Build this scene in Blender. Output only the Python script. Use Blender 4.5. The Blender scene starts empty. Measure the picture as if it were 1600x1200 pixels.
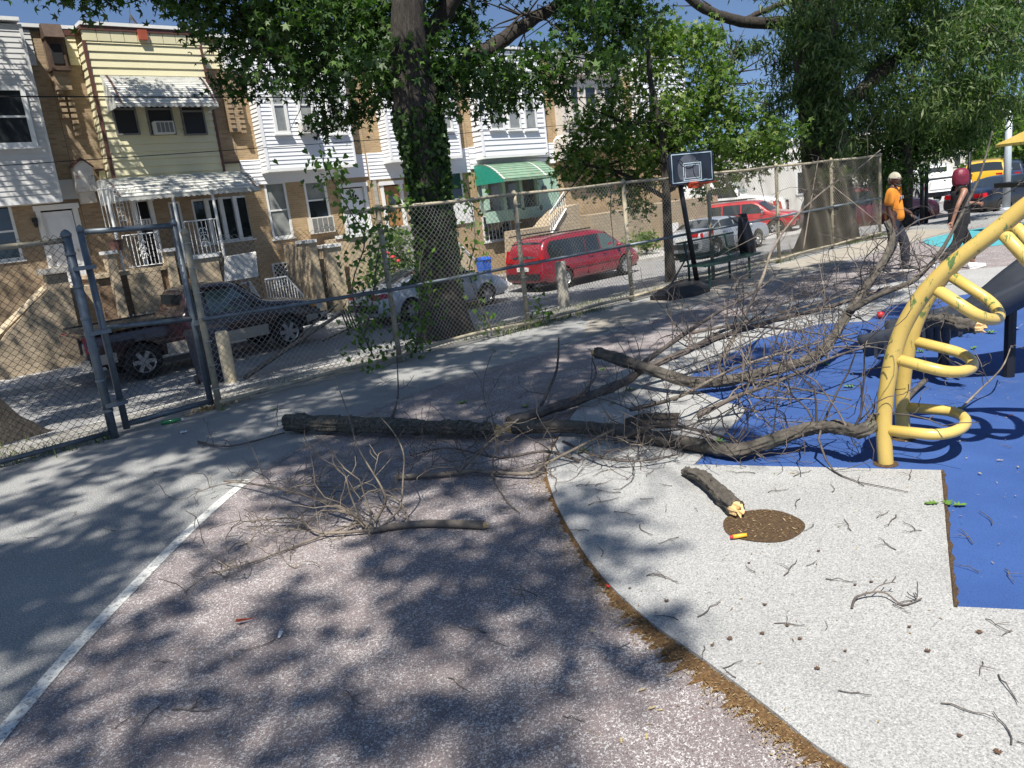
import bpy, bmesh, math, random
import numpy as np
from mathutils import Vector, Matrix, Euler
rnd = random.Random(7); npr = np.random.default_rng(11)
S = bpy.context.scene; COL = S.collection
# ------------------------------------------------------------------ camera
F = 1210.0; CAM = np.array([0, 0, 1.9])
_u = np.array([-599, 5168, F]); _u = _u/np.linalg.norm(_u)
_d = np.array([1389, 453, -F]); _x = _d-_d.dot(_u)*_u; _x /= np.linalg.norm(_x)
RW = np.array([_x, np.cross(_u, _x), _u])            # camera axes -> street axes (x along the street, y to the houses)
cam = bpy.data.objects.new('camera', bpy.data.cameras.new('camera')); COL.objects.link(cam)
cam.data.sensor_width = 36; cam.data.lens = 36*F/1600; cam.data.clip_start = .05; cam.data.clip_end = 4000
cam.matrix_world = Matrix.Translation(CAM) @ Matrix(RW.tolist()).to_4x4()
S.camera = cam
# ------------------------------------------------------------------ sky, sun, exposure
SUN_EL = math.radians(60); SDIR = np.array([.74, .67])/np.hypot(.74, .67)     # horizontal travel of the light
w = bpy.data.worlds.new('World'); S.world = w; w.use_nodes = True
nt = w.node_tree; bgn = nt.nodes['Background']; sk = nt.nodes.new('ShaderNodeTexSky'); sk.sky_type = 'NISHITA'; sk.sun_disc = False
sk.sun_elevation = SUN_EL; sk.sun_rotation = math.atan2(-SDIR[0], -SDIR[1]); sk.air_density = 1.0; sk.dust_density = .25; sk.ozone_density = 2.5; sk.altitude = 0
_tc = nt.nodes.new('ShaderNodeTexCoord'); _mp = nt.nodes.new('ShaderNodeMapping'); _mp.inputs['Location'].default_value = (0, 0, .16); _mp.inputs['Scale'].default_value = (1, 1, 1.9); _nm = nt.nodes.new('ShaderNodeVectorMath'); _nm.operation = 'NORMALIZE'
nt.links.new(_tc.outputs['Generated'], _mp.inputs[0]); nt.links.new(_mp.outputs[0], _nm.inputs[0]); nt.links.new(_nm.outputs[0], sk.inputs[0]); nt.links.new(sk.outputs[0], bgn.inputs[0]); bgn.inputs[1].default_value = .095
sun = bpy.data.objects.new('sun', bpy.data.lights.new('sun', 'SUN')); COL.objects.link(sun)
sun.data.energy = 5.0; sun.data.angle = math.radians(.53); sun.data.color = (1, .955, .88)
_l = Vector((SDIR[0]*math.cos(SUN_EL), SDIR[1]*math.cos(SUN_EL), -math.sin(SUN_EL)))
sun.rotation_euler = _l.to_track_quat('-Z', 'Y').to_euler()
S.view_settings.view_transform = 'Standard'; S.view_settings.look = 'None'; S.view_settings.exposure = .72; S.view_settings.gamma = 1
S.render.engine = 'CYCLES'; S.cycles.max_bounces = 6; S.cycles.diffuse_bounces = 3; S.cycles.glossy_bounces = 3; S.cycles.transmission_bounces = 4
S.cycles.transparent_max_bounces = 8; S.cycles.use_denoising = True
# ------------------------------------------------------------------ pixel -> place
def ray(x, y): return RW @ np.array([x-800, 600-y, -F])
PY = [-1e3, 8.75, 12.0, 12.02, 16.5, 20.4, 20.42, 22.6, 1e3]; PZ = [0, 0, -.45, -.57, -1.02, -1.04, -.92, -.90, -.90]
def shift(X): return 2.6*min(1, max(0, (X-24)/9.))
def gz(X, Y): return float(np.interp(Y+shift(X), PY, PZ))
def G(x, y, z=0.):                                   # pixel -> point at height z
    r = ray(x, y); return CAM+r*((z-CAM[2])/r[2])
def GG(x, y):                                        # pixel -> point on the terrain profile
    r = ray(x, y); r = r/np.linalg.norm(r)
    lo = .5
    for t in np.arange(1, 200, .25):
        p = CAM+r*t
        if p[2] <= gz(p[0], p[1]): break
        lo = t
    hi = t
    for _ in range(20):
        m = (lo+hi)/2; p = CAM+r*m
        if p[2] <= gz(p[0], p[1]): hi = m
        else: lo = m
    return CAM+r*hi
def W(x, y, Y):                                      # pixel -> point on the vertical plane Y
    r = ray(x, y); return CAM+r*(Y/r[1])
def D(x, y, depth):                                  # pixel -> point at a depth along the view
    v = np.array([x-800, 600-y, -F])/F; return CAM+RW @ (v*depth)
# ------------------------------------------------------------------ mesh builder
ORG = {}
class MB:
    def __init__(s): s.v = []; s.f = []
    def add(s, vs, fs):
        n = len(s.v); s.v += [tuple(map(float, p)) for p in vs]; s.f += [tuple(i+n for i in f) for f in fs]; return s
    def box(s, a, b):
        x0, y0, z0 = [min(p, q) for p, q in zip(a, b)]; x1, y1, z1 = [max(p, q) for p, q in zip(a, b)]
        return s.add([(x0, y0, z0), (x1, y0, z0), (x1, y1, z0), (x0, y1, z0), (x0, y0, z1), (x1, y0, z1), (x1, y1, z1), (x0, y1, z1)],
                     [(0, 3, 2, 1), (4, 5, 6, 7), (0, 1, 5, 4), (1, 2, 6, 5), (2, 3, 7, 6), (3, 0, 4, 7)])
    def prism(s, poly, d):                           # planar polygon (3D points) pushed by vector d
        n = len(poly); p = [np.array(q, float) for q in poly]; q = [a+np.array(d) for a in p]
        return s.add(p+q, [tuple(range(n))[::-1], tuple(range(n, 2*n))]+[(i, (i+1) % n, n+(i+1) % n, n+i) for i in range(n)])
    def quad(s, *p): return s.add(p, [tuple(range(len(p)))])
    def tube(s, pts, rad, n=8, cap=True, closed=False):
        P = [np.array(p, float) for p in pts]; m = len(P)
        if not hasattr(rad, '__len__'): rad = [rad]*m
        base = len(s.v); up = None; vs = []
        for i in range(m):
            a = P[(i-1) % m] if closed else P[max(i-1, 0)]; b = P[(i+1) % m] if closed else P[min(i+1, m-1)]
            t = b-a; L = np.linalg.norm(t); t = t/L if L > 1e-9 else np.array([0, 0, 1.])
            if up is None: up = np.array([0, 0, 1.]) if abs(t[2]) < .9 else np.array([1., 0, 0])
            u = np.cross(t, up); u /= max(np.linalg.norm(u), 1e-9); v = np.cross(u, t); up = v
            for k in range(n):
                th = 2*math.pi*k/n; vs.append(P[i]+rad[i]*(math.cos(th)*u+math.sin(th)*v))
        fs = []
        for i in range(m if closed else m-1):
            j = (i+1) % m
            for k in range(n): fs.append((i*n+k, i*n+(k+1) % n, j*n+(k+1) % n, j*n+k))
        if cap and not closed: fs += [tuple(range(n))[::-1], tuple(range((m-1)*n, m*n))]
        return s.add(vs, fs)
    def lathe(s, c, prof, n=16, axis='z', cap=True):           # prof: (r, h) pairs
        vs = []; c = np.array(c, float)
        for r, h in prof:
            for k in range(n):
                th = 2*math.pi*k/n; p = (r*math.cos(th), r*math.sin(th), h)
                if axis == 'y': p = (p[0], h, p[1])
                if axis == 'x': p = (h, p[0], p[1])
                vs.append(c+np.array(p))
        m = len(prof); fs = [(i*n+k, i*n+(k+1) % n, (i+1)*n+(k+1) % n, (i+1)*n+k) for i in range(m-1) for k in range(n)]
        if cap: fs += [tuple(range(n))[::-1], tuple(range((m-1)*n, m*n))]
        return s.add(vs, fs)
    def build(s, name, mat, parent=None, smooth=False, org=None):
        o3 = np.zeros(3) if org is None else np.array(org, float)
        if parent is not None and org is None: o3 = np.array(ORG.get(parent.name, (0, 0, 0)), float)
        me = bpy.data.meshes.new(name); v = np.array(s.v).reshape(-1, 3)-o3
        me.from_pydata(v.tolist(), [], s.f)
        bm = bmesh.new(); bm.from_mesh(me); bmesh.ops.recalc_face_normals(bm, faces=bm.faces); bm.to_mesh(me); bm.free()
        return link(name, me, mat, parent, smooth)
def link(name, me, mat, parent=None, smooth=False):
    if mat is not None: me.materials.append(M(mat) if isinstance(mat, str) else mat)
    if smooth: me.polygons.foreach_set('use_smooth', [True]*len(me.polygons))
    o = bpy.data.objects.new(name, me); COL.objects.link(o)
    if parent is not None: o.parent = parent; ORG[o.name] = ORG.get(parent.name, (0, 0, 0))
    return o
def tag(o, label, cat, group=None, kind=None):
    o['label'] = label; o['category'] = cat
    if group: o['group'] = group
    if kind: o['kind'] = kind
    return o
def thing(name, label, cat, loc=(0, 0, 0), group=None, rz=0):
    o = bpy.data.objects.new(name, None); COL.objects.link(o); o.empty_display_size = .1
    o.location = [float(c) for c in loc]; o.rotation_euler = (0, 0, rz); ORG[o.name] = tuple(map(float, loc))
    return tag(o, label, cat, group)
def struct(o, label=None, kind='structure'):
    o['kind'] = kind
    if label: o['label'] = label
    return o
def copytree(o, parent=None):
    c = o.copy(); COL.objects.link(c); c.parent = parent
    for ch in list(o.children): copytree(ch, c)
    return c
def smoothed(o, level=2, simple=False):              # apply a subdivision once
    m = o.modifiers.new('s', 'SUBSURF'); m.levels = level; m.render_levels = level
    dg = bpy.context.evaluated_depsgraph_get(); me = bpy.data.meshes.new_from_object(o.evaluated_get(dg)); o.modifiers.clear(); o.data = me
    me.polygons.foreach_set('use_smooth', [True]*len(me.polygons)); return o
def apply_mods(o):
    dg = bpy.context.evaluated_depsgraph_get(); me = bpy.data.meshes.new_from_object(o.evaluated_get(dg)); o.modifiers.clear(); o.data = me; return o
def npmesh(name, verts, faces, mat, parent=None, smooth=False):   # big arrays, faces (n,k)
    me = bpy.data.meshes.new(name); k = faces.shape[1]
    if parent is not None: verts = verts-np.array(ORG.get(parent.name, (0, 0, 0)))
    me.vertices.add(len(verts)); me.vertices.foreach_set('co', verts.astype(np.float32).ravel())
    me.loops.add(faces.size); me.loops.foreach_set('vertex_index', faces.astype(np.int32).ravel())
    me.polygons.add(len(faces)); me.polygons.foreach_set('loop_start', np.arange(0, faces.size, k, dtype=np.int32)); me.polygons.foreach_set('loop_total', np.full(len(faces), k, dtype=np.int32))
    me.update(calc_edges=True); return link(name, me, mat, parent, smooth)
# ------------------------------------------------------------------ materials
MATS = {}; SPEC = {}
def M(name):
    if name in MATS: return MATS[name]
    m = bpy.data.materials.new(name); m.use_nodes = True; MATS[name] = m; SPEC[name](m); return m
class N:
    def __init__(s, m): s.t = m.node_tree; s.b = s.t.nodes['Principled BSDF']; s.out = s.t.nodes['Material Output']; s.tc = None
    def n(s, typ, **k):
        o = s.t.nodes.new('ShaderNode'+typ)
        for a, b in k.items():
            if a.startswith('i_'): o.inputs[int(a[2:])].default_value = b
            else: setattr(o, a, b)
        return o
    def l(s, a, b): s.t.links.new(a, b)
    def co(s):
        if not s.tc: s.tc = s.n('TexCoord')
        return s.tc.outputs['Object']
    def noise(s, scale, detail=4, rough=.55, vec=None, dist=0):
        o = s.n('TexNoise'); o.inputs['Scale'].default_value = scale; o.inputs['Detail'].default_value = detail; o.inputs['Roughness'].default_value = rough; o.inputs['Distortion'].default_value = dist
        s.l(vec if vec else s.co(), o.inputs['Vector']); return o.outputs['Fac']
    def ramp(s, fac, stops):
        o = s.n('ValToRGB'); e = o.color_ramp.elements
        while len(e) < len(stops): e.new(.5)
        for el, (p, c) in zip(e, stops): el.position = p; el.color = (*c, 1) if hasattr(c, '__len__') else (c, c, c, 1)
        s.l(fac, o.inputs[0]); return o.outputs[0]
    def mix(s, fac, a, b, mode='MIX'):
        o = s.n('Mix', data_type='RGBA', blend_type=mode)
        for v, i in ((fac, 0), (a, 6), (b, 7)):
            if hasattr(v, 'is_linked') or hasattr(v, 'links'): s.l(v, o.inputs[i])
            else: o.inputs[i].default_value = v if i == 0 else ((*v, 1) if hasattr(v, '__len__') else (v, v, v, 1))
        return o.outputs[2]
    def map(s, scale=(1, 1, 1), rot=(0, 0, 0)):
        o = s.n('Mapping'); o.inputs['Scale'].default_value = scale; o.inputs['Rotation'].default_value = rot; s.l(s.co(), o.inputs[0]); return o.outputs[0]
    def bump(s, h, strength=.3, dist=.01):
        o = s.n('Bump'); o.inputs['Strength'].default_value = strength; o.inputs['Distance'].default_value = dist; s.l(h, o.inputs['Height']); s.l(o.outputs[0], s.b.inputs['Normal'])
    def set(s, col=None, rough=.6, metal=0, spec=None):
        if col is not None:
            if hasattr(col, 'links'): s.l(col, s.b.inputs['Base Color'])
            else: s.b.inputs['Base Color'].default_value = (*col, 1)
        if hasattr(rough, 'links'): s.l(rough, s.b.inputs['Roughness'])
        else: s.b.inputs['Roughness'].default_value = rough
        s.b.inputs['Metallic'].default_value = metal
        if spec is not None: s.b.inputs['Specular IOR Level'].default_value = spec
def simple(name, c, rough=.6, metal=0, var=.18, scale=6, dirt=None, bump=0, bscale=60, spec=None, coat=0):
    def f(m):
        n = N(m); a = np.array(c)
        col = n.ramp(n.noise(scale, 5), [(.25, tuple(a*(1-var))), (.75, tuple(np.minimum(a*(1+var), 1)))])
        if dirt: col = n.mix(n.ramp(n.noise(dirt[1], 6, .7), [(dirt[2], 0), (dirt[2]+.12, 1)]), col, dirt[0])
        n.set(col, rough, metal, spec)
        if coat: n.b.inputs['Coat Weight'].default_value = coat; n.b.inputs['Coat Roughness'].default_value = .06
        if bump: n.bump(n.noise(bscale, 3), bump, .01)
    SPEC[name] = f
def custom(name):
    def d(f): SPEC[name] = f; return f
    return d
# ------------------------------------------------------------------ material library
@custom('asphalt')
def _(m):
    n = N(m); big = n.noise(.55, 5); sp = n.noise(95, 3, .8); fine = n.noise(320, 2, .6)
    base = n.ramp(big, [(.3, (.17, .172, .168)), (.7, (.27, .27, .262))])
    base = n.mix(n.ramp(sp, [(.50, 0), (.62, 1)]), base, (.52, .52, .50)); base = n.mix(n.ramp(fine, [(.36, 1), (.46, 0)]), base, (.05, .05, .05))
    base = n.mix(n.ramp(n.noise(1.7, 7, .75), [(.60, 0), (.74, .55)]), base, (.2, .17, .12))
    n.set(base, .9); n.bump(sp, .5, .006)
@custom('maroon')
def _(m):
    n = N(m); big = n.noise(.8, 6, .6); sp = n.noise(92, 3, .8, dist=1.0); worn = n.noise(2.6, 6, .65)
    base = n.ramp(big, [(.3, (.155, .128, .128)), (.7, (.205, .165, .158))])
    v = n.n('Math', operation='MULTIPLY_ADD'); n.l(worn, v.inputs[0]); v.inputs[1].default_value = .20; n.l(sp, v.inputs[2])
    base = n.mix(n.ramp(v.outputs[0], [(.625, 0), (.70, .85)]), base, (.60, .585, .57))
    base = n.mix(n.ramp(n.noise(150, 2), [(.33, .8), (.44, 0)]), base, (.045, .04, .042))
    n.set(base, .85); n.bump(sp, .45, .005)
@custom('pad')
def _(m):
    n = N(m); sp = n.noise(120, 3, .8); big = n.noise(1.1, 6, .6)
    base = n.ramp(big, [(.3, (.29, .288, .278)), (.7, (.36, .358, .346))])
    base = n.mix(n.ramp(sp, [(.38, 1), (.49, 0)]), base, (.17, .17, .165)); base = n.mix(n.ramp(sp, [(.55, 0), (.68, .8)]), base, (.56, .56, .54))
    base = n.mix(n.ramp(n.noise(7, 6, .8), [(.66, 0), (.74, .5)]), base, (.28, .24, .2))
    n.set(base, .92); n.bump(sp, .35, .004)
@custom('blue_rubber')
def _(m):
    n = N(m); sp = n.noise(130, 3, .8); big = n.noise(1.4, 6, .65)
    base = n.ramp(big, [(.3, (.020, .062, .205)), (.7, (.034, .090, .275))])
    base = n.mix(n.ramp(sp, [(.36, .8), (.46, 0)]), base, (.012, .03, .13)); base = n.mix(n.ramp(n.noise(16, 6, .8), [(.66, 0), (.72, .7)]), base, (.25, .24, .26))
    base = n.mix(n.ramp(n.noise(2.2, 5, .7), [(.6, 0), (.8, .3)]), base, (.2, .2, .22))
    n.set(base, .8); n.bump(sp, .4, .004)
simple('dirt_dark', (.045, .035, .026), .95, var=.5, scale=30, bump=.8, bscale=40)
@custom('leaf_dirt')
def _(m):
    n = N(m); a = n.noise(70, 5, .8, dist=.6); c = n.ramp(a, [(.3, (.045, .026, .012)), (.5, (.17, .092, .034)), (.66, (.28, .165, .065)), (.8, (.42, .30, .16))]); n.set(c, .95); n.bump(a, .9, .02)
@custom('mulch')
def _(m):
    n = N(m); a = n.noise(60, 5, .8, dist=.6); c = n.ramp(a, [(.3, (.025, .016, .009)), (.52, (.10, .058, .025)), (.68, (.22, .13, .05)), (.8, (.36, .24, .12))]); n.set(c, .95); n.bump(a, .9, .02)
simple('teal_paint', (.06, .30, .34), .8, var=.2, dirt=((.3, .27, .25), 9, .6))
@custom('line_faded')
def _(m):
    n = N(m); c = n.ramp(n.noise(30, 5, .8), [(.50, (.19, .175, .165)), (.62, (.36, .35, .33))]); n.set(c, .85)
@custom('line_paint')
def _(m):
    n = N(m); c = n.ramp(n.noise(40, 4, .8), [(.38, (.22, .21, .2)), (.5, (.62, .62, .58))]); n.set(c, .8)
simple('tan_walk', (.30, .27, .225), .9, var=.2, scale=3, bump=.3)
@custom('verge')
def _(m):
    n = N(m); a = n.noise(2.2, 7, .7); c = n.ramp(a, [(.3, (.10, .085, .06)), (.47, (.20, .19, .17)), (.62, (.33, .32, .30))]); c = n.mix(n.ramp(n.noise(60, 4), [(.6, 0), (.72, .7)]), c, (.42, .37, .28)); n.set(c, .95); n.bump(n.noise(40), .5, .02)
@custom('road')
def _(m):
    n = N(m); a = n.noise(1.2, 6, .65); sp = n.noise(90, 2); c = n.ramp(a, [(.3, (.17, .168, .165)), (.7, (.26, .258, .255))]); c = n.mix(n.ramp(sp, [(.56, 0), (.7, .6)]), c, (.40, .40, .39)); n.set(c, .9); n.bump(sp, .3, .005)
simple('kerb', (.36, .35, .33), .85, var=.2, scale=4, dirt=((.14, .13, .11), 5, .58), bump=.3)
simple('sidewalk', (.38, .37, .35), .85, var=.15, scale=2, dirt=((.18, .17, .15), 3, .58), bump=.25)
simple('grass_soil', (.07, .085, .03), .95, var=.5, scale=5, bump=.6, bscale=30)
def brickmat(name, c1, c2, mortar, sc=1.0, bw=.21, bh=.072, rough=.9):
    def f(m):
        n = N(m); sx = n.n('SeparateXYZ'); n.l(n.co(), sx.inputs[0]); ad = n.n('Math', operation='ADD'); n.l(sx.outputs[0], ad.inputs[0]); n.l(sx.outputs[1], ad.inputs[1])
        cb = n.n('CombineXYZ'); n.l(ad.outputs[0], cb.inputs[0]); n.l(sx.outputs[2], cb.inputs[1])
        b = n.n('TexBrick'); b.inputs['Scale'].default_value = 1; b.inputs['Brick Width'].default_value = bw; b.inputs['Row Height'].default_value = bh; b.inputs['Mortar Size'].default_value = .008; b.inputs['Mortar Smooth'].default_value = .2
        b.inputs['Color1'].default_value = (*c1, 1); b.inputs['Color2'].default_value = (*c2, 1); b.inputs['Mortar'].default_value = (*mortar, 1); b.inputs['Bias'].default_value = -.1; n.l(cb.outputs[0], b.inputs[0])
        c = n.mix(n.ramp(n.noise(1.3, 6, .7), [(.35, 0), (.8, .5)]), b.outputs[0], tuple(np.array(c2)*.7)); n.set(c, rough)
        inv = n.n('Math', operation='SUBTRACT'); inv.inputs[0].default_value = 1; n.l(b.outputs[1], inv.inputs[1]); n.bump(inv.outputs[0], .6, .012)
    SPEC[name] = f
brickmat('brick_tan', (.40, .295, .18), (.27, .185, .11), (.33, .28, .21))
brickmat('brick_gold', (.46, .32, .17), (.35, .23, .115), (.43, .36, .26))
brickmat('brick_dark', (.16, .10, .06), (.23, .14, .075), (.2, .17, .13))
brickmat('stone_tan', (.42, .34, .235), (.34, .27, .18), (.25, .2, .15), bw=.36, bh=.13)
brickmat('brick_red', (.23, .08, .05), (.16, .06, .045), (.28, .24, .2))
brickmat('stone_grey', (.42, .40, .36), (.33, .31, .28), (.25, .23, .2), bw=.4, bh=.17)
simple('stucco_tan', (.46, .37, .25), .95, var=.15, scale=3, dirt=((.24, .19, .13), 2, .6), bump=.4)
simple('stucco_white', (.62, .60, .55), .95, var=.1, scale=2, dirt=((.36, .33, .28), 2.5, .6), bump=.3)
simple('vinyl_grey', (.55, .545, .53), .55, var=.05, scale=1.5, dirt=((.42, .41, .38), 3, .66))
simple('vinyl_white', (.74, .75, .77), .5, var=.04, scale=1.5, dirt=((.55, .55, .54), 3, .68))
simple('siding_yellow', (.66, .61, .40), .55, var=.05, scale=1.5, dirt=((.5, .45, .28), 3, .66))
simple('trim_brown', (.105, .045, .035), .5, var=.2)
simple('trim_white', (.72, .72, .70), .45, var=.05, dirt=((.5, .49, .45), 6, .68))
simple('awning_white', (.54, .54, .50), .45, var=.08, scale=3, dirt=((.30, .30, .26), 5, .55))
simple('awning_green', (.16, .26, .18), .6, var=.2, scale=4, dirt=((.27, .26, .14), 6, .55))
simple('green_panel', (.02, .24, .17), .5, var=.15)
simple('green_pale', (.34, .50, .40), .6, var=.1)
simple('roof_tar', (.12, .12, .12), .9)
simple('wood_brown', (.075, .045, .03), .7, var=.35, scale=9, dirt=((.2, .12, .07), 8, .6))
simple('wood_peel', (.60, .56, .50), .85, var=.12, scale=4, dirt=((.30, .16, .09), 4.5, .56), bump=.4)
simple('door_white', (.72, .74, .76), .4, var=.03)
simple('door_wood', (.34, .17, .06), .4, var=.25, scale=10)
simple('interior', (.012, .012, .014), .9)
simple('orange_box', (.33, .07, .035), .6)
@custom('window_glass')
def _(m):
    n = N(m); n.set(n.ramp(n.noise(1.5, 3), [(.3, (.012, .014, .017)), (.7, (.035, .04, .045))]), .04, spec=.7)
@custom('window_blind')
def _(m):
    n = N(m); n.set(n.ramp(n.noise(2.2, 3), [(.3, (.16, .17, .165)), (.7, (.30, .31, .29))]), .12, spec=.7)
@custom('mesh_screen')
def _(m):
    n = N(m); n.set((.013, .013, .014), .5)
simple('ac_unit', (.58, .57, .52), .5, var=.05); simple('ac_grille', (.16, .16, .15), .6)
simple('iron_white', (.72, .72, .70), .45, var=.08); simple('iron_black', (.012, .012, .013), .45)
simple('galv', (.13, .155, .175), .5, metal=.45, var=.25, scale=14, dirt=((.10, .09, .08), 9, .62))
simple('galv_tan', (.33, .29, .205), .75, metal=.05, var=.3, scale=10, dirt=((.13, .11, .08), 7, .55), bump=.3)
simple('galv_light', (.42, .41, .37), .5, metal=.3, var=.2, scale=12, dirt=((.2, .17, .12), 8, .6))
simple('wire_shaded', (.055, .057, .055), .5, metal=.3, var=.4, scale=3)  # dark copy of the mesh colour, tree shade painted in, for the gate side
simple('wire_lit', (.34, .325, .29), .45, metal=.4, var=.4, scale=2)  # sunlit copy of the same mesh colour
simple('wire_rust', (.40, .36, .28), .6, metal=.15, var=.35, scale=2)
@custom('bark')
def _(m):
    n = N(m); v = n.map((9, 9, 1.6)); a = n.noise(3, 7, .7, v, .6); c = n.ramp(a, [(.32, (.012, .010, .008)), (.55, (.05, .042, .034)), (.75, (.10, .085, .07))]); n.set(c, .95); n.bump(a, 1, .05)
@custom('bark_grey')
def _(m):
    n = N(m); a = n.noise(14, 6, .7, None, .4); c = n.ramp(a, [(.3, (.03, .026, .021)), (.55, (.095, .082, .066)), (.75, (.18, .16, .13))]); c = n.mix(n.ramp(n.noise(5, 4), [(.6, 0), (.72, .5)]), c, (.12, .13, .08)); n.set(c, .9); n.bump(a, .8, .02)
@custom('twig_bark')
def _(m):
    n = N(m); a = n.noise(9, 4, .7); c = n.ramp(a, [(.3, (.04, .032, .028)), (.5, (.085, .07, .06)), (.72, (.17, .14, .115))]); n.set(c, .85)
@custom('twig_pale')
def _(m):
    n = N(m); a = n.noise(7, 4, .7); c = n.ramp(a, [(.3, (.07, .056, .045)), (.5, (.165, .135, .105)), (.72, (.29, .245, .18))]); n.set(c, .85)
@custom('log_bark')
def _(m):
    n = N(m); v = n.map((3.5, 16, 16)); a = n.noise(3, 7, .75, v, .8); c = n.ramp(a, [(.36, (.022, .019, .015)), (.50, (.10, .09, .07)), (.64, (.26, .24, .185))]); c = n.mix(n.ramp(n.noise(6, 5), [(.56, 0), (.68, .55)]), c, (.15, .16, .10)); n.set(c, .95); n.bump(a, 1, .03)
simple('wood_fresh', (.62, .42, .19), .85, var=.35, scale=40, bump=.6, bscale=80)
def leafmat(name, stops, trans=.3):
    def f(m):
        n = N(m); g = n.n('NewGeometry'); c = n.ramp(g.outputs['Random Per Island'], stops); n.set(c, .5, spec=.35)
        t = n.n('BsdfTranslucent'); tc = n.mix(1, c, (.9, 1.35, .35), 'MULTIPLY'); n.l(tc, t.inputs[0]); mx = n.n('MixShader'); mx.inputs[0].default_value = trans; n.l(n.b.outputs[0], mx.inputs[1]); n.l(t.outputs[0], mx.inputs[2]); n.l(mx.outputs[0], n.out.inputs[0])
    SPEC[name] = f
leafmat('leaf_dark', [(0, (.022, .048, .016)), (.5, (.042, .092, .022)), (1, (.10, .17, .035))])
leafmat('leaf_bright', [(0, (.05, .095, .022)), (.5, (.11, .18, .038)), (1, (.22, .28, .07))], .42)
leafmat('leaf_oak', [(0, (.035, .07, .025)), (.5, (.075, .13, .04)), (1, (.17, .21, .08))], .36)
leafmat('leaf_vine', [(0, (.05, .10, .02)), (.5, (.09, .17, .03)), (1, (.16, .25, .05))], .38)
leafmat('leaf_dry', [(0, (.16, .10, .05)), (.5, (.30, .20, .10)), (1, (.42, .34, .2))], .2)
leafmat('grass', [(0, (.06, .085, .02)), (.6, (.10, .14, .035)), (1, (.27, .24, .11))], .3)
# ------------------------------------------------------------------ ground
XS = [-160, -20, 0, 24, 26, 28, 30, 33, 60, 320]
def strip(name, ya, yb, za, zb, mat, xs=XS, dz=0., cols=1):
    mb = MB(); n = len(xs)
    for X in xs:
        for k in range(cols+1):
            t = k/cols; mb.v.append((X, ya+(yb-ya)*t-shift(X), za+(zb-za)*t+dz))
    c = cols+1
    mb.f = [(i*c+k, (i+1)*c+k, (i+1)*c+k+1, i*c+k+1) for i in range(n-1) for k in range(cols)]
    return struct(mb.build(name, mat))
o = MB().quad((-1500, -1500, -1.6), (1500, -1500, -1.6), (1500, 1500, -1.6), (-1500, 1500, -1.6)).build('ground', 'grass_soil'); struct(o)
strip('playground_asphalt', -60, 8.75, 0, 0, 'asphalt', dz=0)
strip('verge', 8.75, 11.85, 0, -.43, 'verge')
strip('road', 12.0, 16.5, -.57, -1.02, 'road'); strip('road_parking_lane', 16.5, 20.4, -1.02, -1.04, 'road')
strip('far_pavement', 20.55, 22.6, -.92, -.90, 'sidewalk')
strip('front_yard', 22.6, 60, -.90, -.90, 'verge')
def kerb(name, y0, y1, zt, zb):
    mb = MB()
    for X in XS:
        s = shift(X); mb.v += [(X, y0-s, zb), (X, y0-s, zt), (X, y1-s, zt), (X, y1-s, zb)]
    for i in range(len(XS)-1):
        a = i*4; b = a+4; mb.f += [(a, b, b+1, a+1), (a+1, b+1, b+2, a+2), (a+2, b+2, b+3, a+3)]
    return struct(mb.build(name, 'kerb'))
kerb('near_kerb', 11.85, 12.0, -.445, -.75); kerb('far_kerb', 20.4, 20.55, -.915, -1.2)
def sm(pts, k=6, closed=False):                      # Catmull-Rom
    P = [np.array(p, float) for p in pts]; out = []; n = len(P)
    for i in range(n if closed else n-1):
        g = lambda j: P[j % n] if closed else P[min(max(j, 0), n-1)]
        a, b, c, d = g(i-1), g(i), g(i+1), g(i+2)
        for q in range(k):
            t = q/k; out.append(.5*((2*b)+(c-a)*t+(2*a-5*b+4*c-d)*t*t+(3*b-a-3*c+d)*t**3))
    if not closed: out.append(P[-1])
    return out
EDGE = sm([(-2.6, -.6), (-1, 1.95), (.15, 3.63), (.95, 4.6), (2.05, 5.72), (3.06, 6.35), (4.0, 6.75), (4.92, 6.95), (7.1, 7.02), (12, 7.05), (17, 7.1), (22.5, 6.9)])
mb = MB(); mb.quad(*[(p[0], p[1], .004) for p in EDGE], (22.5, -25, .004), (-2.6, -25, .004)); struct(mb.build('maroon_play_court', 'maroon'))
L = [np.array(p) for p in EDGE[:-20]]; mb = MB(); fm = MB()
for i in range(len(L)-1):
    t = L[i+1]-L[i]; t /= np.linalg.norm(t); nn = np.array([-t[1], t[0]])*.038
    t2 = (L[min(i+2, len(L)-1)]-L[i+1]); t2 = t2/max(np.linalg.norm(t2), 1e-6) if i+2 < len(L) else t; n2 = np.array([-t2[1], t2[0]])*.038
    (mb if i < 25 else fm).quad((*(L[i]-nn), .008), (*(L[i+1]-n2), .008), (*(L[i+1]+n2), .008), (*(L[i]+nn), .008))
struct(mb.build('painted_line', 'line_paint'), 'white painted court line curving over the asphalt'); struct(fm.build('painted_line', 'line_faded'), 'worn end of the painted court line')
PADL = sm([(1.55, -3), (1.8, -1), (2.0, .4), (2.1, 1.03), (2.2, 1.33), (2.31, 1.68), (2.42, 2.06), (2.61, 2.49), (2.92, 3.0), (3.32, 3.55), (3.78, 4.02), (4.93, 4.78), (6.01, 5.27), (7.64, 5.63), (9.89, 5.82), (11.95, 5.18), (13.56, 4.65), (14.43, 3.81), (17, 2.6)], 5)
BL = [(3.26, 1.07), (4.82, 1.66), (4.17, 3.01), (4.88, 3.21), (5.48, 3.39), (5.96, 4.46), (8.0, 4.8), (9.09, 4.54), (9.35, 4.09), (10.46, 4.28), (11.17, 3.82), (12.12, 3.19), (15, 1.5)]
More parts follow.
